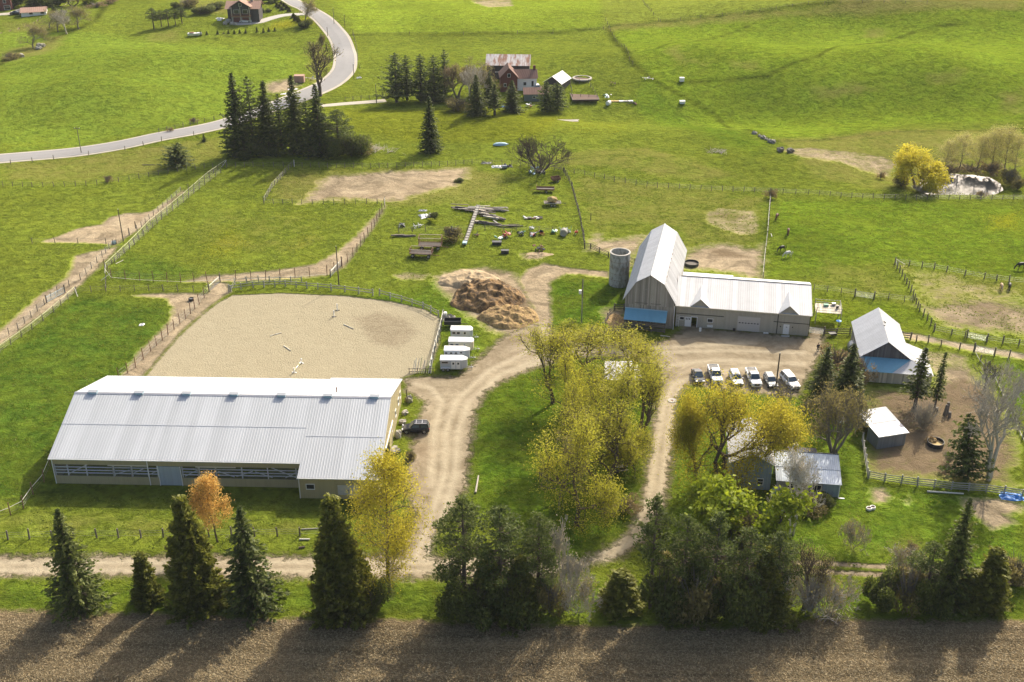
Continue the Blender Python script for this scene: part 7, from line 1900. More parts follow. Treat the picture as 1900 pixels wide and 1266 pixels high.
rack_wagon('farther rusty hay rack wagon with tall slatted sides', 799, 461, R(-4), 5.2, 2.4, 1.9, 20)

# long conveyor leaning into the timber pile
a = Vector(at(862, 456)); b = Vector(at(888, 392)); d = b - a; Lc = d.length
o = empty('conveyor', a, math.atan2(d.y, d.x)); tag(o, 'long grey elevator conveyor reaching from the grass to the timber pile', 'conveyor')
for sy in (-1, 1):
    g = MB(); g.box((Lc / 2, sy * .42, .9), (Lc, .07, .24), tilt=(0, R(-3))); g.build('side_rail', M['old_timber'], o)
g = MB(); g.box((Lc / 2, 0, .86), (Lc, .8, .04), tilt=(0, R(-3))); g.build('trough', M['wood_rail'], o)
for k in range(16):
    g = MB(); xx = Lc * (k + .5) / 16; g.box((xx, 0, .93 + (xx - Lc / 2) * .052), (.09, .78, .10)); g.build('flight', M['old_timber'], o)
g = MB(); g.box((.35, 0, .62), (1.3, .95, .35)); g.build('hopper', M['pale_blue'], o)
for xx in (1.5, Lc * .6):
    g = MB(); g.tube((xx, -.45, 0), (xx, .45, .8), .05, n=4); g.tube((xx, .45, 0), (xx, -.45, .8), .05, n=4); g.build('support', M['rust'], o)

# timber pile of salvaged beams
rp = random.Random(8)
o = empty('timber_pile', at(895, 403)); tag(o, 'sprawling pile of old grey beams and boards on the grass', 'timber pile')
def plank(parent, px, py, ang, L_, w=.28, t=.16, z=.1, m='old_timber'):
    x, y, zz = at(px, py); p = parent.location
    g = MB(); g.box((0, 0, 0), (L_, w, t), w=rp.random()); b = g.build('beam', M[m], parent, (x - p.x, y - p.y, zz - p.z + z + t / 2))
    b.rotation_euler = (0, rp.gauss(0, .03), ang); return b
for k in range(95):
    u = rp.random(); row = rp.choice([0, 0, 1, 1, 2, 3])
    if row == 0: px, py, an = 850 + 60 * u, 383 + 10 * rp.random() + 3 * u, R(rp.gauss(-6, 6))
    elif row == 1: px, py, an = 892 + 36 * u, 396 + 14 * u + rp.gauss(0, 3), R(rp.gauss(-30, 12))
    elif row == 2: px, py, an = 885 + 30 * u, 414 + 4 * u, R(rp.gauss(-12, 5))
    else: px, py, an = 902 + 30 * u, 388 + 5 * rp.random(), R(rp.gauss(-5, 6))
    plank(o, px, py, an, rp.uniform(2.0, 5.0), rp.uniform(.16, .34), rp.uniform(.08, .22), rp.uniform(0, .55), rp.choice(['old_timber', 'old_timber', 'old_timber', 'pale_timber', 'wood_rail']))
o = empty('board_stack', at(945, 421)); tag(o, 'row of dark weathered boards on the tumbledown fence', 'boards')
for k in range(9): plank(o, 930 + k * 3.4, 421 + rp.gauss(0, 1.0), R(rp.gauss(-3, 6)), rp.uniform(1.8, 3.6), .25, .12, rp.uniform(0, .4))
o = empty('scrap_pile', at(988, 406)); tag(o, 'low scrap heap of pale and dark bits, above the red implements', 'scrap')
for k in range(16): plank(o, 970 + 36 * rp.random(), 406 + rp.gauss(0, 1.2), R(rp.gauss(0, 30)), rp.uniform(.5, 1.6), .25, .2, rp.uniform(0, .3), rp.choice(['steel', 'old_timber', 'rust', 'white_box']))
o = empty('pole_stack', at(750, 438)); tag(o, 'long dark mossy heap of rolled wire left of the wagons', 'scrap')
for k in range(10): plank(o, 738 + 28 * rp.random(), 440 - 2 * rp.random(), R(rp.gauss(6, 8)), rp.uniform(2, 3.5), .25, .25, rp.uniform(0, .35), rp.choice(['wood_post', 'old_timber']))
o = empty('brush_pile', at(698, 280)); tag(o, 'grey pile of cut branches beside the roadside conifers', 'brush pile')
for k in range(90):
    g = MB(); an = rp.random() * 3.14; L_ = rp.uniform(1.5, 4.5); e = rp.uniform(-.1, .5)
    px_, py_ = rp.gauss(0, 2.8), rp.gauss(0, 1.4); zc_ = max(.1, 1.7 * math.exp(-(px_ / 3.4) ** 2 - (py_ / 2) ** 2) * rp.random() + .1)
    v = Vector((math.cos(an) * math.cos(e), math.sin(an) * math.cos(e), math.sin(e))) * L_ / 2
    g.tube(Vector((px_, py_, zc_)) - v * .5, Vector((px_, py_, zc_)) + v, rp.uniform(.03, .10), .015, 4); g.build('branch', M['bark_silver'], o)
o = empty('brush_pile', at(1332, 283)); tag(o, 'small pale heap of sticks in the rough meadow', 'brush pile')
for k in range(50):
    g = MB(); an = rp.random() * 3.14; e = rp.uniform(-.1, .5)
    v = Vector((math.cos(an), math.sin(an), e)) * rp.uniform(.5, 1.4); c = Vector((rp.gauss(0, 1.3), rp.gauss(0, .8), .2 + .5 * rp.random()))
    g.tube(c - v, c + v, .04, .02, 4); g.build('branch', M['bark_silver'], o)
o = empty('brush_pile', at(1546, 1148)); tag(o, 'dark heap of cut brush on the field edge', 'brush pile')
for k in range(80):
    g = MB(); an = rp.random() * 3.14; e = rp.uniform(-.2, .5)
    v = Vector((math.cos(an), math.sin(an), e)) * rp.uniform(.5, 1.3); c = Vector((rp.gauss(0, 1.1), rp.gauss(0, .7), .2 + .7 * rp.random()))
    g.tube(c - v, c + v, .035, .015, 4); g.build('branch', M['bark' if k % 3 else 'bark_silver'], o)

# manure heap
def heap(name, label, px, py, rx, ry, hgt, m, seed, rz=0, n=70, rough=.35, cat='heap'):
    x0, y0, z0 = at(px, py); off = Vector((seed * 7.3, seed * 3.1, 0)); V = []; Fc = []
    for j in range(n):
        for i in range(n):
            u = -1.1 + 2.2 * i / (n - 1); v = -1.1 + 2.2 * j / (n - 1)
            rr = math.hypot(u, v) + .22 * mnoise.noise(Vector((u * 1.7, v * 1.7, 0)) + off)
            k = max(0, 1 - rr * rr) ** .8
            f = mnoise.fractal(Vector((u * rx * .5, v * ry * .5, 0)) + off, 1.0, 2.1, 5)
            ridge = 1 - abs(mnoise.noise(Vector((u * 3.1, v * 2.4, 1)) + off)) * 1.6
            z = hgt * k * (.62 + .38 * ridge) + rough * f * min(1, k * 3) - .12 * (k <= 0)
            V.append((u * rx, v * ry, z - .04))
    for j in range(n - 1):
        for i in range(n - 1): Fc.append((j * n + i, j * n + i + 1, (j + 1) * n + i + 1, (j + 1) * n + i))
    o = add(name, mesh_from(name, V, Fc, m, smooth=False)); o.location = (x0, y0, z0); o.rotation_euler = (0, 0, rz)
    return tag(o, label, cat)
M['manure'] = mat('dark manure', (.095, .058, .026), .95, 0, nscale=1.1, namp=.5, col2=(.24, .145, .055), bump=.12)
M['straw_manure'] = mat('straw manure', (.38, .26, .10), .95, 0, nscale=2.2, namp=.4, col2=(.20, .125, .055), bump=.15)
M['pale_straw'] = mat('pale bedding', (.42, .32, .19), .95, 0, nscale=2.2, namp=.3, col2=(.32, .235, .13), bump=.1)
heap('manure_heap', 'large dark brown manure heap at the centre of the track', 905, 553, 7.6, 7.2, 3.4, M['manure'], 1, R(20), 90, .5, 'manure heap')
heap('straw_heap', 'golden straw manure in front of the dark brown heap', 944, 588, 6.2, 5.4, 2.0, M['straw_manure'], 2, R(-15), 80, .45, 'straw heap')
heap('bedding_heap', 'pale bedding spread on the far left side of the brown heap', 872, 520, 6.6, 5.4, 1.6, M['pale_straw'], 3, R(-15), 70, .3, 'straw heap')
heap('straw_heap', 'trampled straw inside the pen left of the lean-to', 1141, 596, 2.0, 3.4, .5, M['straw_manure'], 4, R(0), 40, .15, 'straw heap')
heap('straw_heap', 'feed heap in the black ring feeder of the brown pen', 1727, 820, 1.1, 1.1, 1.0, M['straw_manure'], 5, R(0), 30, .15, 'hay')
heap('straw_heap', 'straw scraps below the overturned implement', 1000, 472, 3.4, 1.2, .3, M['pale_straw'], 6, R(0), 40, .1, 'straw heap')
for (px, py, r, h, lb, s) in [(1735, 826, 1.35, .8, 'black ring feeder in the brown pen', 0), (1283, 492, 1.6, .7, 'black round feeder behind the gambrel barn', 1)]:
    x, y, z = at(px, py); o = empty('ring_feeder', (x, y, z)); tag(o, lb, 'feeder')
    g = MB(); g.ring((0, 0, h / 2), (0, 0, 1), r, h, .06, 24); g.build('side', M['black_box'], o)
    g = MB(); g.tube((0, 0, .05), (0, 0, .3), r - .08, n=20); g.build('hay', M['straw' if s == 0 else 'old_timber'], o)

# rocks
rk = random.Random(4)
def rock(label, px, py, r, m='rock', sq=(1, .8, .7), seed=None, group=None):
    x, y, z = at(px, py); g = MB(); g.blob((0, 0, r * sq[2] * .6), r, rk.randint(0, 999), .35, sq, 6)
    o = g.build('boulder', M[m]); o.location = (x, y, z); o.rotation_euler = (0, 0, rk.random() * 3); return tag(o, label, 'boulder', group)
GR = 'pale boulders along the riding hall wall'
rock('tall pale boulder at the far end of the hall wall', 760, 746, .75, sq=(.8, .7, 1.1), group=GR); rock('round pale boulder second from the far end of the hall wall', 752, 768, .65, group=GR)
rock('small pale boulder just beyond the black SUV', 747, 785, .6, group=GR); rock('angular pale boulder just in front of the black SUV', 739, 810, .8, sq=(.9, .7, .9), group=GR); rock('wide pale boulder nearest the lane end of the hall wall', 733, 840, .85, sq=(1.1, .8, .7), group=GR)
for i, (px, py, r, l) in enumerate([(1400, 249, .8, 'field stone at the upper end of the stone row'), (1409, 254, .6, 'second field stone of the stone row'), (1415, 257, .9, 'larger field stone in the stone row'), (1422, 260, .6, 'fourth field stone of the stone row'), (1428, 264, .8, 'fifth field stone of the stone row'), (1434, 266, .9, 'largest field stone at the lower end of the stone row')]):
    rock(l, px, py, r, 'rock_grey', group='field stones by the meadow corner')
for i, (px, py, r) in enumerate([(1448, 281, 1.2), (1466, 283, 1.1)]): rock(['dark mossy boulder left of the pair near the dry gully', 'dark mossy boulder right of the pair near the dry gully'][i], px, py, r, 'bark_grey')
for i, (px, py, r, l) in enumerate([(74, 87, 1.4, 'grey boulder at the left field corner'), (81, 86, .9, 'pale boulder beside the grey one at the left field corner'), (40, 106, 1.2, 'pale boulder on the far left field edge'), (72, 92, 1.2, 'low pale boulder below the round topped tree')]): rock(l, px, py, r, 'rock')
for i, (px, py, r, l) in enumerate([(424, 42, 1.4, 'rock at the left end of the chalet driveway'), (418, 45, 1.2, 'rock pile piece left of the chalet driveway'), (430, 46, 1.0, 'small rock before the chalet'), (437, 46, .8, 'rock on the lawn edge before the chalet')]): rock(l, px, py, r, 'rock')

# assorted yard things
def boxobj(name, label, cat, px, py, sz, m, rz=0, lid=True, legs=False, group=None):
    x, y, z = at(px, py); o = empty(name, (x, y, z), rz); tag(o, label, cat, group)
    z0 = .25 if legs else 0
    g = MB(); g.box((0, 0, z0 + sz[2] / 2), sz); g.build('body', M[m], o)
    if lid: g = MB(); g.box((0, 0, z0 + sz[2] + .04), (sz[0] + .1, sz[1] + .1, .08)); g.build('lid', M[m], o)
    if legs:
        for sx in (-1, 1):
            for sy in (-1, 1): g = MB(); g.box((sx * (sz[0] / 2 - .08), sy * (sz[1] / 2 - .08), .13), (.1, .1, .26)); g.build('leg', M[m], o)
    return o
boxobj('beehive_box', 'white box alone in the far right field, upper', 'box', 1265, 151, (1.5, 1.2, 1.2), 'white_box')
boxobj('beehive_box', 'white box alone in the far right field, lower', 'box', 1266, 192, (1.7, 1.3, .8), 'white_box')
boxobj('feed_trough', 'black trough on the grass, farther of the two', 'trough', 922, 454, (2.1, 1.0, .7), 'black_box')
boxobj('feed_trough', 'black trough on the grass, nearer of the two', 'trough', 937, 470, (1.7, .9, .7), 'black_box')
def implement(label, px, py, cols, seed, n=9, spread=1.2, cat='farm implement', name='farm_implement', hh=.8, wh=True):
    r = random.Random(seed); x, y, z = at(px, py); o = empty(name, (x, y, z), r.random() * 3); tag(o, label, cat)
    g = MB(); g.tube((-spread, 0, .5), (spread, 0, .55), .08, n=5); g.build('beam', M[cols[0]], o)
    for k in range(n):
        m = cols[k % len(cols)]; g = MB(); cx, cy = r.uniform(-spread, spread), r.uniform(-spread * .6, spread * .6)
        t = r.random()
        if t < .4: g.box((cx, cy, r.uniform(.2, hh)), (r.uniform(.3, 1.0), r.uniform(.3, .8), r.uniform(.08, .35)), rz=r.random() * 3, tilt=(r.gauss(0, .3), r.gauss(0, .3))); nm = 'panel'
        elif t < .8: g.tube((cx, cy, .1), (cx + r.gauss(0, .6), cy + r.gauss(0, .5), r.uniform(.5, hh + .4)), .06, n=5); nm = 'arm'
        else: g.ring((cx, cy, .35), (r.gauss(0, 1), 1, 0), .34, .12, .08, 12); nm = 'wheel'
        g.build(nm, M[m], o)
    if wh:
        for sy in (-1, 1): wheel(o, -.2, sy * .8, .38, .2)
    return o
implement('red implement with upright mast on the grass', 939, 441, ['red', 'red', 'white_box', 'rust'], 1, 11, 1.4, hh=1.2)
implement('small pale green panel machine left of the red implement', 924, 446, ['green_paint', 'white_box'], 2, 4, .8, wh=False)
implement('pale pushable mower in the implement row', 967, 436, ['steel', 'green_paint', 'plastic_black'], 3, 7, .8)
implement('white and red mower in the middle of the implement row', 990, 437, ['white_box', 'red', 'steel'], 4, 9, .9)
implement('dark red seat shaped machine in the implement row', 1006, 435, ['red', 'red', 'plastic_black'], 5, 6, .7, wh=False)
implement('faded green implement left of the big barrel', 1029, 433, ['green_paint', 'steel'], 6, 5, .8, wh=False)
implement('small metal frame standing above the mowers', 986, 425, ['steel', 'white_box'], 7, 5, .6, wh=False)
implement('old green tractor body at the right end of the implement row', 1050, 432, ['green_paint', 'green_paint', 'white_box', 'steel'], 8, 10, 1.1, 'tractor', 'old_tractor', 1.1)
implement('pink faded machine hood at the far right of the row', 1067, 434, ['rust', 'white_box', 'red'], 9, 6, .9, wh=False)
implement('overturned dark implement on the straw patch', 1000, 466, ['plastic_black', 'rust', 'rust'], 10, 12, 1.5, hh=1.0)
implement('blue grey rake wheels under the wide bare tree', 988, 320, ['pale_blue', 'pale_blue', 'steel'], 11, 14, 1.9, hh=1.1)
implement('dark implement right below the wide bare tree', 1006, 322, ['plastic_black', 'steel', 'white_box'], 12, 8, 1.2)
implement('black and white scrap machine at the left end of the fence', 744, 420, ['plastic_black', 'white_box', 'steel'], 13, 8, 1.1, wh=False)
implement('white plastic scraps beside the tumbledown fence', 776, 422, ['white_box', 'steel'], 14, 7, 1.3, 'scrap', 'scrap_heap', .5, False)
implement('white scraps beneath the fence scrub', 838, 427, ['white_box', 'old_timber'], 15, 6, 1.2, 'scrap', 'scrap_heap', .5, False)
implement('dark plough left of the sloping conveyor base', 884, 438, ['plastic_black', 'rust'], 16, 5, .7, wh=False)
implement('scattered garden tools between the garden beds', 1128, 181, ['pale_blue', 'white_box', 'plastic_black'], 17, 9, 2.2, 'garden tools', 'garden_tools', .6, False)
implement('dark low equipment below the pale garden strip', 1172, 194, ['plastic_black', 'rust'], 18, 7, 1.8, wh=False)
implement('brown equipment left of the pale garden strip', 1136, 156, ['rust', 'plastic_black'], 19, 7, 1.5, wh=False)
implement('white and dark boxes in the far field left of the white boxes', 1202, 148, ['white_box', 'plastic_black'], 20, 6, 2.0, 'scrap', 'scrap_heap', .8, False)
implement('brown and white items beside the grey outbuilding', 984, 199, ['white_box', 'rust', 'steel'], 21, 8, 1.6, 'scrap', 'scrap_heap', .9, False)
def tank(label, px, py, r, L_, rz, m, cat='barrel', up=False):
    x, y, z = at(px, py); o = empty('barrel', (x, y, z), rz); tag(o, label, cat)
    g = MB()
    a, b = (((0, 0, .02), (0, 0, L_)) if up else ((-L_ / 2, 0, r), (L_ / 2, 0, r)))
    g.tube(a, b, r, n=14); g.build('shell', M[m], o)
    for t in (.2, .8):
        c = Vector(a).lerp(Vector(b), t); g = MB(); g.ring(c, Vector(b) - Vector(a), r + .03, .06, .05, 14); g.build('hoop', M[m], o)
tank('large grey wooden looking barrel in the implement row', 1046, 437, .85, 1.5, R(80), 'wood_rail')
tank('white barrel lying by the stable wall under the window', 1317, 608, .42, 1.1, R(-10), 'white_box')
tank('white upright jug on the gravel before the dark doorway', 1299, 615, .22, .75, 0, 'white_box', 'jug', True)
tank('small black and white pail at the garage door corner', 1362, 614, .25, .5, 0, 'plastic_black', 'pail', True)
tank('pale silver tank beside the left wall of the small barn', 1581, 652, .95, 1.7, R(80), 'steel', 'tank')
tank('green wheelie bin shaped barrel at the farmhouse corner', 1436, 918, .4, 1.1, 0, 'green_paint', 'bin', True)
tank('white roll on its side below the garden beds', 1129, 195, .7, 1.6, R(60), 'white_box')
tank('blue and white barrel near the trailers corner scrap', 826, 588, .4, 1.0, 0, 'white_box', 'barrel', True)
for i, (px, py) in enumerate([(1612, 946), (1619, 944)]):
    x, y, z = at(px, py); o = empty('round_planter', (x, y, z)); tag(o, ['left white rimmed round planter of the pair on the lawn', 'right white rimmed round planter of the pair on the lawn'][i], 'planter')
    g = MB(); g.ring((0, 0, .2), (0, 0, 1), .42, .4, .1, 18); g.build('rim', M['white_box'], o); g = MB(); g.tube((0, 0, .02), (0, 0, .28), .32, n=14); g.build('soil', M['soil'], o)
def flat(name, label, cat, px, py, sx, sy, m, rz=0, hh=.25, seed=1):
    x0, y0, z0 = at(px, py); V = []; Fc = []; n = 14; off = Vector((seed * 3.7, 1, 0))
    for j in range(n):
        for i in range(n):
            u = -1 + 2 * i / (n - 1); v = -1 + 2 * j / (n - 1); k = 1 + .25 * mnoise.noise(Vector((u, v, 0)) * 1.3 + off)
            e = max(abs(u), abs(v))
            V.append((u * sx * k, v * sy * k, .03 + (hh * (.4 + mnoise.noise(Vector((u * 2.5, v * 2.5, 3)) + off))) * (1 - e ** 4)))
    for j in range(n - 1):
        for i in range(n - 1): Fc.append((j * n + i, j * n + i + 1, (j + 1) * n + i + 1, (j + 1) * n + i))
    o = add(name, mesh_from(name, V, Fc, M[m])); o.location = (x0, y0, z0); o.rotation_euler = (0, 0, rz); return tag(o, label, cat)
flat('blue_tarp', 'crumpled blue tarpaulin at the right end of the board fence', 'tarp', 1878, 922, 1.8, 1.0, 'blue_tarp', R(-8), .5, 1)
flat('blue_tarp', 'blue tarpaulin under the spruces by the brick farmhouse', 'tarp', 944, 200, 2.6, 1.4, 'blue_tarp', 0, .6, 2)
flat('grey_sheets', 'pale grey crumpled sheets on the grass behind the wagons', 'metal sheets', 790, 401, 1.6, 1.4, 'steel', .4, .4, 3)
flat('grey_sheets', 'small dark grey sheet above the crumpled sheets', 'metal sheets', 784, 391, 1.0, .6, 'shed_siding', 0, .2, 4)
flat('white_sheet', 'bright white strip lying in the meadow below the conifer pair', 'sheet', 1050, 224, 4.0, 1.2, 'pale_timber', 0, .15, 5)
flat('white_bag', 'white bag lying on the far left side of the lower lawn', 'bag', 263, 603, .5, .5, 'white_box', 0, .3, 6)
flat('white_bag', 'white bag at the wall right of the garage door', 'bag', 1421, 618, .5, .3, 'white_box', 0, .25, 7)
flat('door_step', 'pale round step below the white entrance door', 'step', 1457, 624, .8, .4, 'conc_pale', R(-10), .12, 8)
flat('canvas_scrap', 'pale canvas heap at the top left of the machinery area', 'canvas', 921, 310, 1.3, 1.0, 'white_box', 0, .6, 9)
flat('canvas_scrap', 'dark canvas over scrap at the top fence', 'canvas', 940, 309, 1.6, .9, 'plastic_black', 0, .8, 10)
flat('canvas_scrap', 'white lumpy wrap leaning on the arena fence corner', 'canvas', 833, 590, 1.3, .8, 'rock', .2, .9, 11)
flat('wooden_pallet', 'grey board stack at the top fence of the paddocks', 'boards', 902, 303, 1.4, .7, 'wood_rail', 0, .4, 12)
tank('white curved culvert piece beside the dark canvas', 936, 313, .5, 1.4, R(10), 'steel')
x, y, z = at(929, 269); o = empty('upturned_boat', (x, y, z), R(3)); tag(o, 'pale blue upturned boat alone in the meadow', 'boat')
g = MB(); loft(g, [[(sx * 2.2, -w_, 0), (sx * 2.2, w_, 0), (sx * 2.2, w_ * .6, h_), (sx * 2.2, -w_ * .6, h_)] for sx, w_, h_ in ((-1, .25, .2), (-.6, .75, .55), (0, .85, .65), (.6, .7, .55), (1, .15, .2))]); g.build('hull', M['pale_blue'], o)
g = MB(); g.tube((-2.1, 0, .25), (0, 0, .7), .05, n=4); g.tube((0, 0, .7), (2.1, 0, .25), .05, n=4); g.build('keel', M['steel'], o)
# garden beds
x, y, z = at(1084, 179); o = empty('garden_bed', (x, y, z), R(3)); tag(o, 'brown tilled garden bed framed by boards', 'garden bed')
for j in range(2):
    g = MB(); g.span(-4.3, 4.3, -5.0 + j * 10.6, 5.0 + j * 10.6, -.2, .25); g.build('soil', M['soil'], o)
    for a, b in (((-4.4, -5.1 + j * 10.6), (4.4, -5.1 + j * 10.6)), ((-4.4, 5.1 + j * 10.6), (4.4, 5.1 + j * 10.6)), ((-4.4, -5.1 + j * 10.6), (-4.4, 5.1 + j * 10.6)), ((4.4, -5.1 + j * 10.6), (4.4, 5.1 + j * 10.6))):
        g = MB(); g.tube((*a, .25), (*b, .25), .12, n=4); g.build('edging', M['old_timber'], o)
x, y, z = at(1154, 188); o = empty('garden_strip', (x, y, z), R(2)); tag(o, 'pale covered garden strip with long white sheets', 'garden bed')
for k, m in enumerate(['straw', 'straw', 'white_box', 'conc_pale', 'white_box']):
    g = MB(); g.span(-4.2 + k * 1.6, -4.2 + k * 1.6 + 1.5, -.5, 19.0, -.1, .14); g.build('cover_strip', M[m], o)
o, P = fence('wire pen around the brown garden bed', [(1062, 182), (1058, 155), (1092, 155), (1108, 182), (1062, 182)], kind='far', sp=3, wires=(.5, 1.0))
# play structure
x, y, z = at(1466, 820); o = empty('play_tower', (x, y, z), R(-5)); tag(o, 'wooden play tower with square yellow roof and blue slide', 'playground')
for sx in (-.75, .75):
    for sy in (-.75, .75): g = MB(); g.span(sx - .06, sx + .06, sy - .06, sy + .06, 0, 2.75); g.build('post', M['cedar_wood'], o)
g = MB(); g.span(-.8, .8, -.8, .8, 1.25, 1.35); g.build('platform', M['cedar_wood'], o)
g = MB(); g.hexa([(-.95, -.95, 2.65), (.95, -.95, 2.65), (.95, .95, 2.9), (-.95, .95, 2.9), (-.9, -.9, 2.75), (.9, -.9, 2.75), (.9, .9, 3.0), (-.9, .9, 3.0)]); g.build('canopy', M['yellow'], o)
g = MB(); g.span(-.8, .8, -.84, -.79, 1.35, 2.0); g.build('front_panel', M['cedar_wood'], o)
g = MB(); g.slab([(.1, -2.9, .15), (.65, -2.9, .15), (.65, -.8, 1.35), (.1, -.8, 1.35)], .08); g.build('slide', M['blue_plastic'], o)
g = MB(); g.tube((-.75, .75, 2.5), (-3.2, .75, 2.5), .06, n=5); g.tube((-3.2, .75, 2.5), (-3.5, 1.4, 0), .06, n=5); g.tube((-3.2, .75, 2.5), (-3.5, .1, 0), .06, n=5); g.build('swing_frame', M['cedar_wood'], o)
# picnic table
x, y, z = at(1153, 872); o = empty('picnic_table', (x, y, z), R(12)); tag(o, 'weathered picnic table under the island trees', 'picnic table')
for k in range(5): g = MB(); g.span(-.9, .9, -.42 + k * .175, -.42 + k * .175 + .155, .72, .76, w=rp.random()); g.build('top_plank', M['pale_timber'], o)
for sy in (-1, 1):
    g = MB(); g.span(-.9, .9, sy * .8 - .13, sy * .8 + .13, .42, .46); g.build('bench_plank', M['pale_timber'], o)
for sx in (-.65, .65):
    for sy in (-1, 1): g = MB(); g.tube((sx, sy * .2, .72), (sx, sy * .7, 0), .04, n=4); g.build('leg', M['old_timber'], o)
x, y, z = at(1142, 880); o = empty('wheelbarrow', (x, y, z), R(200)); tag(o, 'dark wheelbarrow beside the picnic table', 'wheelbarrow')
g = MB(); g.hexa([(-.35, -.25, .3), (.35, -.25, .3), (.35, .25, .3), (-.35, .25, .3), (-.6, -.4, .65), (.5, -.4, .65), (.5, .4, .65), (-.6, .4, .65)]); g.build('tray', M['plastic_black'], o)
g = MB(); g.ring((.7, 0, .2), (0, 1, 0), .2, .1, .07, 12); g.build('wheel', M['tyre'], o)
for sy in (-1, 1): g = MB(); g.tube((.7, sy * .1, .2), (-1.2, sy * .35, .6), .03, n=4); g.build('handle', M['old_timber'], o)
# jump poles and standards in the arena
for i, (px, py, an, L_, lb) in enumerate([(647, 607, -42, 3.0, 'white jump pole lying in the upper right of the arena'), (533, 647, -50, 2.6, 'pale jump pole lying left of centre in the arena'), (512, 621, 35, 2.4, 'faint pole lying at the left of the arena'), (553, 683, 78, 3.6, 'yellow and white low jump near the hall roof')]):
    x, y, z = at(px, py); o = empty('jump_pole', (x, y, z), R(an)); tag(o, lb, 'jump pole')
    for k in range(4): g = MB(); g.tube((-L_ / 2 + k * L_ / 4, 0, .08 if i < 3 else .45), (-L_ / 2 + (k + 1) * L_ / 4, 0, .08 if i < 3 else .45), .09, n=8); g.build('band', M[('white_rail', 'pale_timber')[k % 2]] if i < 3 else M[('yellow_rail', 'white_box')[k % 2]], o)
    if i == 3:
        for sx in (-1, 1): g = MB(); g.box((sx * L_ / 2, 0, .5), (.2, .2, 1.0)); g.box((sx * L_ / 2, 0, .06), (.2, .9, .1)); g.build('stand', M['white_box'], o)
for i, (px, py) in enumerate([(620, 588), (626, 576)]):
    x, y, z = at(px, py); o = empty('jump_stand', (x, y, z)); tag(o, ['nearer white jump stand in the upper arena', 'farther white jump stand in the upper arena'][i], 'jump stand')
    g = MB(); g.span(-.09, .09, -.09, .09, 0, 1.45); g.build('upright', M['white_box'], o); g = MB(); g.span(-.5, .5, -.08, .08, 0, .1); g.build('foot', M['old_timber'], o)
x, y, z = at(782, 690); o = empty('jump_rack', (x, y, z), R(0)); tag(o, 'rack of stored yellow and white jump poles by the arena corner', 'rack')
for k in range(9):
    g = MB(); xx = -1.6 + k * .42; g.tube((xx, -.8, .1), (xx + rp.gauss(.4, .2), 1.4, 1.5 + rp.random() * .8), .08, n=5); g.build('pole', M[rp.choice(['yellow_rail', 'white_rail', 'white_rail', 'pale_timber'])], o)
for zz in (.3, .9):
    g = MB(); g.tube((-2.2, -.5, zz), (2.2, -.5, zz), .06, n=4); g.build('rail', M['old_timber'], o)
for xx in (-2.2, -.7, .8, 2.2): g = MB(); g.span(xx - .06, xx + .06, -.56, -.44, 0, 1.1); g.build('post', M['old_timber'], o)
# logs, boards
def logo(label, px, py, an, L_, r, m, name='fallen_log', cat='log'):
    x, y, z = at(px, py); g = MB(); g.tube((-L_ / 2, 0, 0), (L_ / 2, .15, 0), r, r * .8, 7); o = g.build(name, M[m]); o.location = (x, y, z + r); o.rotation_euler = (0, 0, R(an)); return tag(o, label, cat)
logo('long white beam lying on the lawn below the board fence', 1754, 916, -8, 5.4, .14, 'white_rail', 'wooden_beam', 'beam')
logo('peeled log on the grass behind the gravel lane', 565, 1003, -3, 1.5, .14, 'white_rail'); logo('dark log end on the grass above the lane', 560, 1018, 5, .9, .16, 'bark')
logo('fallen branch on the rough grass below the paved road', 276, 307, -4, 3.6, .12, 'bark_grey'); logo('pale plank in the long grass below the lean-to barn', 1234, 625, -20, 1.8, .1, 'pale_timber')
logo('pale pole lying by the fence of the left paddock', 222, 487, 60, 2.4, .07, 'white_rail'); logo('pale rail fallen beside the horse pasture fence', 1432, 437, 80, 2.0, .07, 'white_rail')
logo('dark log lying among the island tree trunks', 1134, 716, 25, 3.2, .22, 'bark'); logo('white driftwood strip on the island edge by the drive', 886, 900, 84, 4.5, .16, 'bark_silver'); logo('bleached log in the rough ground left of the hall end', 575, 983, 2, 2.4, .1, 'rock')
for i, (px, py, hgt) in enumerate([(1752, 770, 2.0), (1757, 768, 2.3), (1762, 774, 1.0), (1738, 762, .6)]):
    x, y, z = at(px, py); g = MB(); g.tube((0, 0, -.2), (rk.gauss(0, .1), 0, hgt), .3, .24, 8); o = g.build('tree_stump', M['bark_grey']); o.location = (x, y, z); tag(o, ['tall cut stump left of a pair in the brown pen', 'tallest cut stump of the pair in the brown pen', 'short stump right of the tall pair', 'tiny stump left of the tall pair'][i], 'stump')
for i, (px, py) in enumerate([(352, 558), (212, 452)]):
    x, y, z = at(px + (3 if i == 0 else 0), py); o = empty('water_tub', (x, y, z)); tag(o, ['dark round water tub at the arena corner gate', 'blue grey tub at the bottom of the sandy patch'][i], 'tub')
    g = MB(); g.ring((0, 0, .3), (0, 0, 1), .55, .55, .06, 18); g.build('side', M[('plastic_black', 'pale_blue')[i]], o); g = MB(); g.tube((0, 0, .2), (0, 0, .45), .48, n=16); g.build('water_surface', M['water'], o)
x, y, z = at(1553, 600); 
x, y, z = at(1554, 612); o = empty('yard_umbrella', (x, y, z)); tag(o, 'small blue topped stand on the bright lawn by the board fence', 'stand')
g = MB(); g.tube((0, 0, 0), (0, 0, 2.0), .04, n=5); g.build('pole', M['plastic_black'], o); g = MB(); g.tube((0, 0, 1.95), (0, 0, 2.15), .55, .05, 10); g.build('top', M['blue_tarp'], o)
x, y, z = at(1544, 624); o = empty('wheelbarrow', (x, y, z), R(10)); tag(o, 'dark blue wheelbarrow in front of the brown board fence', 'wheelbarrow')
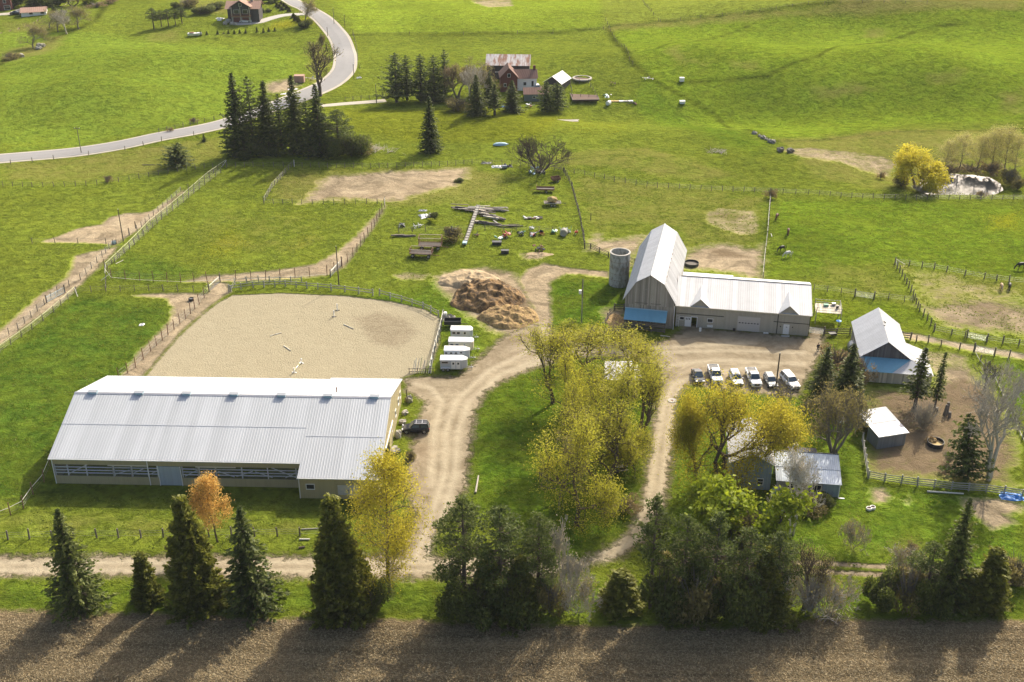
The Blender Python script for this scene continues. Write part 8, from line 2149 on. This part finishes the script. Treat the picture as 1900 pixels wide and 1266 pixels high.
g = MB(); g.hexa([(-.45, -.3, .3), (.4, -.3, .3), (.4, .3, .3), (-.45, .3, .3), (-.75, -.5, .75), (.65, -.5, .75), (.65, .5, .75), (-.75, .5, .75)]); g.build('tray', M['plastic_black'], o); g = MB(); g.ring((.8, 0, .22), (0, 1, 0), .22, .1, .08, 12); g.build('wheel', M['tyre'], o)
for sy in (-1, 1): g = MB(); g.tube((.8, sy * .1, .22), (-1.4, sy * .4, .65), .03, n=4); g.build('handle', M['old_timber'], o)
for i, (px, py) in enumerate([(408, 35), (407, 38)]):
    flat('lawn_chair_set', ['white lounger on the dark lawn left of the chalet', 'white round table on the dark lawn left of the chalet'][i], 'garden furniture', px, py, (1.8, .9)[i], .8, 'white_box', 0, .7, 20 + i)
x, y, z = at(362, 67); o = empty('small_boat', (x, y, z), R(4)); tag(o, 'long white boat on a trailer at the chalet lawn edge', 'boat')
g = MB(); loft(g, [[(sx * 2.8, -w_ * .6, .3), (sx * 2.8, w_ * .6, .3), (sx * 2.8, w_, h_), (sx * 2.8, -w_, h_)] for sx, w_, h_ in ((-1, .9, 1.2), (0, 1.1, 1.2), (.6, .9, 1.3), (1, .1, 1.5))]); g.build('hull', M['white_box'], o); g = MB(); g.box((-1.2, 0, 1.35), (1.6, 1.3, .35)); g.build('cover', M['rust'], o)
flat('white_awning', 'small white tent roof on the chalet terrace', 'canopy', 470, 26, 1.8, 1.5, 'white_box', 0, 1.6, 30)
flat('rock_garden', 'pale slab beside the road cluster conifers', 'slab', 531, 174, 2.2, .9, 'white_box', .3, .12, 31); flat('rock_garden', 'white slab on the verge inside the road bend', 'slab', 541, 166, 2.0, .8, 'white_box', .3, .12, 32)
boxobj('roadside_hut', 'small pale red hut on the gravel pad inside the road bend', 'hut', 556, 152, (3.4, 2.4, 2.2), 'tan_shingle')
implement('white yard scraps around the bare tree at the bend', 576, 148, ['white_box', 'steel', 'rust'], 23, 8, 2.4, 'scrap', 'scrap_heap', .8, False)
flat('white_mailbox_sign', 'white sheet lying in the field right of the thin pole', 'sheet', 666, 145, .9, .5, 'white_box', .3, .5, 33)
x, y, z = at(1083, 146)
x, y, z = at(1080, 147); o = empty('fire_ring', (x, y, z)); tag(o, 'pale round stone ring above the brown garden bed', 'stone ring'); g = MB(); g.ring((0, 0, .3), (0, 0, 1), 3.4, .5, .7, 20); g.build('ring', M['rock'], o); g = MB(); g.tube((0, 0, 0), (0, 0, .2), 2.6, n=16); g.build('ash', M['soil'], o)

# manhole style dark puddle ring on the narrow drive
x, y, z = at(1247, 744); o = empty('planter_ring', (x, y, z)); tag(o, 'small round rusty ring on the narrow drive', 'ring'); g = MB(); g.ring((0, 0, .06), (0, 0, 1), .75, .1, .5, 20); g.build('ring', M['conc_pale'], o); g = MB(); g.tube((0, 0, .0), (0, 0, .07), .25, n=10); g.build('cap', M['rust'], o)

# ------------------------------------------------------------------ horses and the person: one skinned surface each
def skin_obj(name, verts, edges, radii, m, parent, sub=1, root=0):
    me = bpy.data.meshes.new(name); me.from_pydata(verts, edges, []); me.materials.append(m)
    o = add(name, me, parent)
    md = o.modifiers.new('skin', 'SKIN'); md.use_smooth_shade = True
    sv = me.skin_vertices[0].data
    for i, r in enumerate(radii): sv[i].radius = (r, r) if isinstance(r, (int, float)) else r
    sv[root].use_root = True
    s = o.modifiers.new('sub', 'SUBSURF'); s.levels = sub; s.render_levels = sub
    return o

def horse(label, px, py, rz, coat='horse_bay', mane='mane', k=1.0, graze=True, blanket=False):
    x, y, z = at(px, py); o = empty('horse', (x, y, z), rz); o.scale = (k, k, k); tag(o, label, 'horse', 'horses grazing in the pastures')
    V = [(-.78, 0, 1.22), (-.4, 0, 1.22), (0, 0, 1.16), (.42, 0, 1.20), (.68, 0, 1.26)]; r = [.25, .30, .31, .31, .22]
    E = [(0, 1), (1, 2), (2, 3), (3, 4)]
    if graze: nk = [(.98, 0, 1.08), (1.24, 0, .72), (1.40, 0, .42), (1.42, 0, .20), (1.36, 0, .06)]; nr_ = [.17, .125, .12, .085, .06]
    else: nk = [(.92, 0, 1.5), (1.12, 0, 1.75), (1.24, 0, 1.86), (1.42, 0, 1.72), (1.55, 0, 1.58)]; nr_ = [.19, .14, .12, .09, .065]
    p = 4
    for q, rr in zip(nk, nr_): V.append(q); r.append(rr); E.append((p, len(V) - 1)); p = len(V) - 1
    for sy in (-1, 1):
        for seq, root in (([(.52, sy * .17, .92, .12), (.50 + sy * .08, sy * .17, .56, .062), (.50 + sy * .12, sy * .17, .28, .042), (.52 + sy * .14, sy * .17, .05, .06)], 3),
                          ([(-.62, sy * .18, .95, .16), (-.56 - sy * .05, sy * .18, .72, .10), (-.74 - sy * .06, sy * .18, .50, .062), (-.68 - sy * .06, sy * .18, .26, .045), (-.64 - sy * .06, sy * .18, .05, .06)], 0)):
            p = root
            for (a, b, c, rr) in seq: V.append((a, b, c)); r.append(rr); E.append((p, len(V) - 1)); p = len(V) - 1
    skin_obj('body', V, E, r, M[coat], o, 1, 2)
    tv = [(-.98, 0, 1.30), (-1.12, 0, 1.12), (-1.14, 0, .82), (-1.10, 0, .50)]; skin_obj('tail', tv, [(0, 1), (1, 2), (2, 3)], [.05, .08, .085, .03], M[mane], o)
    g = MB()
    if graze: g.slab([(.60, -.035, 1.50), (.60, .035, 1.50), (1.20, .03, .90), (1.20, -.03, .90)], .10); g.slab([(.95, -.03, 1.24), (.95, .03, 1.24), (1.42, .03, .60), (1.42, -.03, .60)], .08)
    else: g.slab([(.72, -.03, 1.62), (.72, .03, 1.62), (1.14, .03, 1.98), (1.14, -.03, 1.98)], .12)
    g.build('mane', M[mane], o)
    hx_, hz_ = (nk[1][0] + .16, nk[1][2] - .14) if graze else (1.20, 1.98)
    for sy in (-1, 1): g = MB(); g.tube((hx_, sy * .06, hz_), (hx_ + .03, sy * .10, hz_ + .16), .04, .008, 5); g.build('ear', M[coat], o)
    for sx, sy in ((.52, .17), (.52, -.17), (-.68, .18), (-.68, -.18)):
        dx = (math.copysign(.14, sy) if sx > 0 else -math.copysign(.06, sy) + .02)
        g = MB(); g.tube((sx + dx, sy, 0), (sx + dx, sy, .09), .075, .06, 8); g.build('hoof', M['mane'], o)
horse('bay horse grazing beside the pasture fence, farthest of four', 1441, 407, R(245)); horse('bay horse grazing below the farthest one', 1462, 435, R(255))
horse('dark horse grazing just above the white horse', 1451, 467, R(205), 'horse_dark'); horse('white horse grazing beside the dark one', 1462, 477, R(200), 'horse_white', 'mane_pale')
horse('black horse grazing at the right photo edge', 1894, 500, R(190), 'horse_dark', k=1.15); horse('buckskin horse seen from behind in the right dirt paddock', 1857, 538, R(255), 'horse_tan', 'mane_pale'); horse('dark brown horse beside the buckskin in the dirt paddock', 1872, 537, R(248), 'horse_dark')

x, y, z = at(1517, 652); pe = empty('person', (x, y, z), R(-80)); tag(pe, 'person in dark jacket and jeans standing on the gravel by the stable end', 'person')
V = [(0, 0, .98), (0, 0, 1.12), (0, 0, 1.30), (0, 0, 1.42), (0, 0, 1.52), (.01, 0, 1.60), (.02, 0, 1.70)]; r = [.15, .145, .17, .14, .055, .085, .08]
E = [(i, i + 1) for i in range(6)]
for sy in (-1, 1):
    for seq, root in (([(.0, sy * .10, .88, .095), (.03 * sy, sy * .11, .50, .062), (.02 * sy, sy * .12, .12, .045), (.12 + .02 * sy, sy * .13, .05, .045)], 0),
                      ([(0, sy * .20, 1.42, .065), (-.02, sy * .26, 1.16, .048), (.05, sy * .27, .92, .036), (.08, sy * .27, .82, .034)], 3)):
        p = root
        for (a, b, c, rr) in seq: V.append((a, b, c)); r.append(rr); E.append((p, len(V) - 1)); p = len(V) - 1
skin_obj('body', V, E, r, M['skin'], pe, 1, 0)
JV = [(0, 0, .92), (0, 0, 1.15), (0, 0, 1.32), (0, 0, 1.44)]; JE = [(0, 1), (1, 2), (2, 3)]; JR = [.185, .175, .20, .13]
for sy in (-1, 1):
    n0 = len(JV); JV += [(0, sy * .20, 1.42), (-.02, sy * .265, 1.16), (.05, sy * .275, .94)]; JR += [.085, .07, .055]; JE += [(3, n0), (n0, n0 + 1), (n0 + 1, n0 + 2)]
skin_obj('jacket', JV, JE, JR, M['cloth_black'], pe, 1, 1)
JV = [(0, 0, .95)]; JE = []; JR = [.17]
for sy in (-1, 1):
    n0 = len(JV); JV += [(0, sy * .10, .86), (.03 * sy, sy * .11, .50), (.02 * sy, sy * .12, .10)]; JR += [.115, .082, .065]; JE += [(0, n0), (n0, n0 + 1), (n0 + 1, n0 + 2)]
skin_obj('jeans', JV, JE, JR, M['cloth_blue'], pe, 1, 0)
for sy in (-1, 1): g = MB(); g.box((.07 + .02 * sy, sy * .13, .05), (.28, .10, .10)); g.build('boot', M['plastic_black'], pe)
g = MB(); g.blob((0.0, 0, 1.73), .10, 1, .05, (1, .95, 1), 8); g.build('hair', M['mane'], pe)
g = MB(); g.tube((.09, 0, 1.66), (.125, 0, 1.64), .018, .01, 5); g.build('nose', M['skin'], pe)

# ------------------------------------------------------------------ ground growth that nobody could count
def inside(poly, n, rs_):
    P = wpoly(poly) if isinstance(poly[0], tuple) and len(poly[0]) == 2 and max(p[0] for p in poly) > 200 else np.array(poly)
    lo, hi = P.min(0), P.max(0); X = rs_.uniform(lo[0], hi[0], n); Y = rs_.uniform(lo[1], hi[1], n)
    k = sdf(P, X, Y) < 0
    return X[k], Y[k]
def tufts(name, X, Y, hgt, wd, m, rs_, cluster=3, tone=.5):
    n = len(X); P = np.repeat(np.stack([X, Y, hterr(X, Y)], 1), cluster, 0)
    N_ = len(P); P[:, :2] += rs_.normal(size=(N_, 2)) * wd * .8
    h_ = hgt * (.5 + rs_.rand(N_)); P[:, 2] += h_ * .3
    A = rs_.normal(size=(N_, 3)) * .8; A[:, 2] = 1.1
    V = cards(P, A, h_ * 1.1, wd * (.6 + rs_.rand(N_)), rs_)
    W = np.clip(tone + rs_.normal(size=N_) * .22, 0, 1)
    return tag(add(name, quads_mesh(name, V, m, W)), kind='stuff')
rs2 = np.random.RandomState(9)
gp = [(-100, 545), (420, 300), (1000, 290), (1000, 300), (1420, 350), (2000, 360), (2000, 1120), (-100, 1120)]
X, Y = inside(gp, 90000, rs2)
bad = np.zeros(len(X), bool)
for pl in GRAVEL + SAND + FIELD + [p for p, k, nm in DIRT if k > .7]: bad |= sdf(wpoly(pl), X, Y) < .8
for bx0, bx1, by0, by1 in ((-72, -18, 141, 171), (21, 62, 193, 228), (62, 76, 173, 194), (29, 51, 139, 152), (58, 66, 152, 163)): bad |= (X > bx0) & (X < bx1) & (Y > by0) & (Y < by1)
clump = np.array([mnoise.noise(Vector((a * .16, b * .16, 0))) + .5 * mnoise.noise(Vector((a * .5, b * .5, 4))) for a, b in zip(X, Y)])
keep = (~bad) & (clump > -.12)
tufts('rank_grass', X[keep], Y[keep], .15, .30, LM['grass'], rs2, 2, .45)
fp = [(-60, 1146), (300, 1150), (600, 1158), (1000, 1166), (1350, 1172), (1460, 1160), (1960, 1160), (1960, 1290), (-60, 1290)]
X, Y = inside(fp, 60000, rs2)
LM['residue'] = leafmat('corn residue', (.22, .17, .09), (.50, .41, .24), .1)
P_ = np.stack([X, Y, hterr(X, Y) + .05 + .06 * rs2.rand(len(X))], 1); A_ = rs2.normal(size=P_.shape) * np.array([1, 1, .25])
tag(add('crop_residue', quads_mesh('crop_residue', cards(P_, A_, .16 + .24 * rs2.rand(len(X)), .05 + .04 * rs2.rand(len(X)), rs2), LM['residue'], rs2.rand(len(X)))), kind='stuff')

# ------------------------------------------------------------------ thin summer air
g = MB(); g.span(-5200, 5200, -3200, 6200, -12, 112); hz = bpy.data.materials.new('air'); hz.use_nodes = True
hn = hz.node_tree; hn.nodes.remove(hn.nodes['Principled BSDF']); pv = hn.nodes.new('ShaderNodeVolumePrincipled'); pv.inputs['Density'].default_value = .00006; pv.inputs['Color'].default_value = (.9, .95, 1, 1)
hn.links.new(pv.outputs[0], hn.nodes['Material Output'].inputs['Volume'])
tag(g.build('haze', hz), kind='stuff')
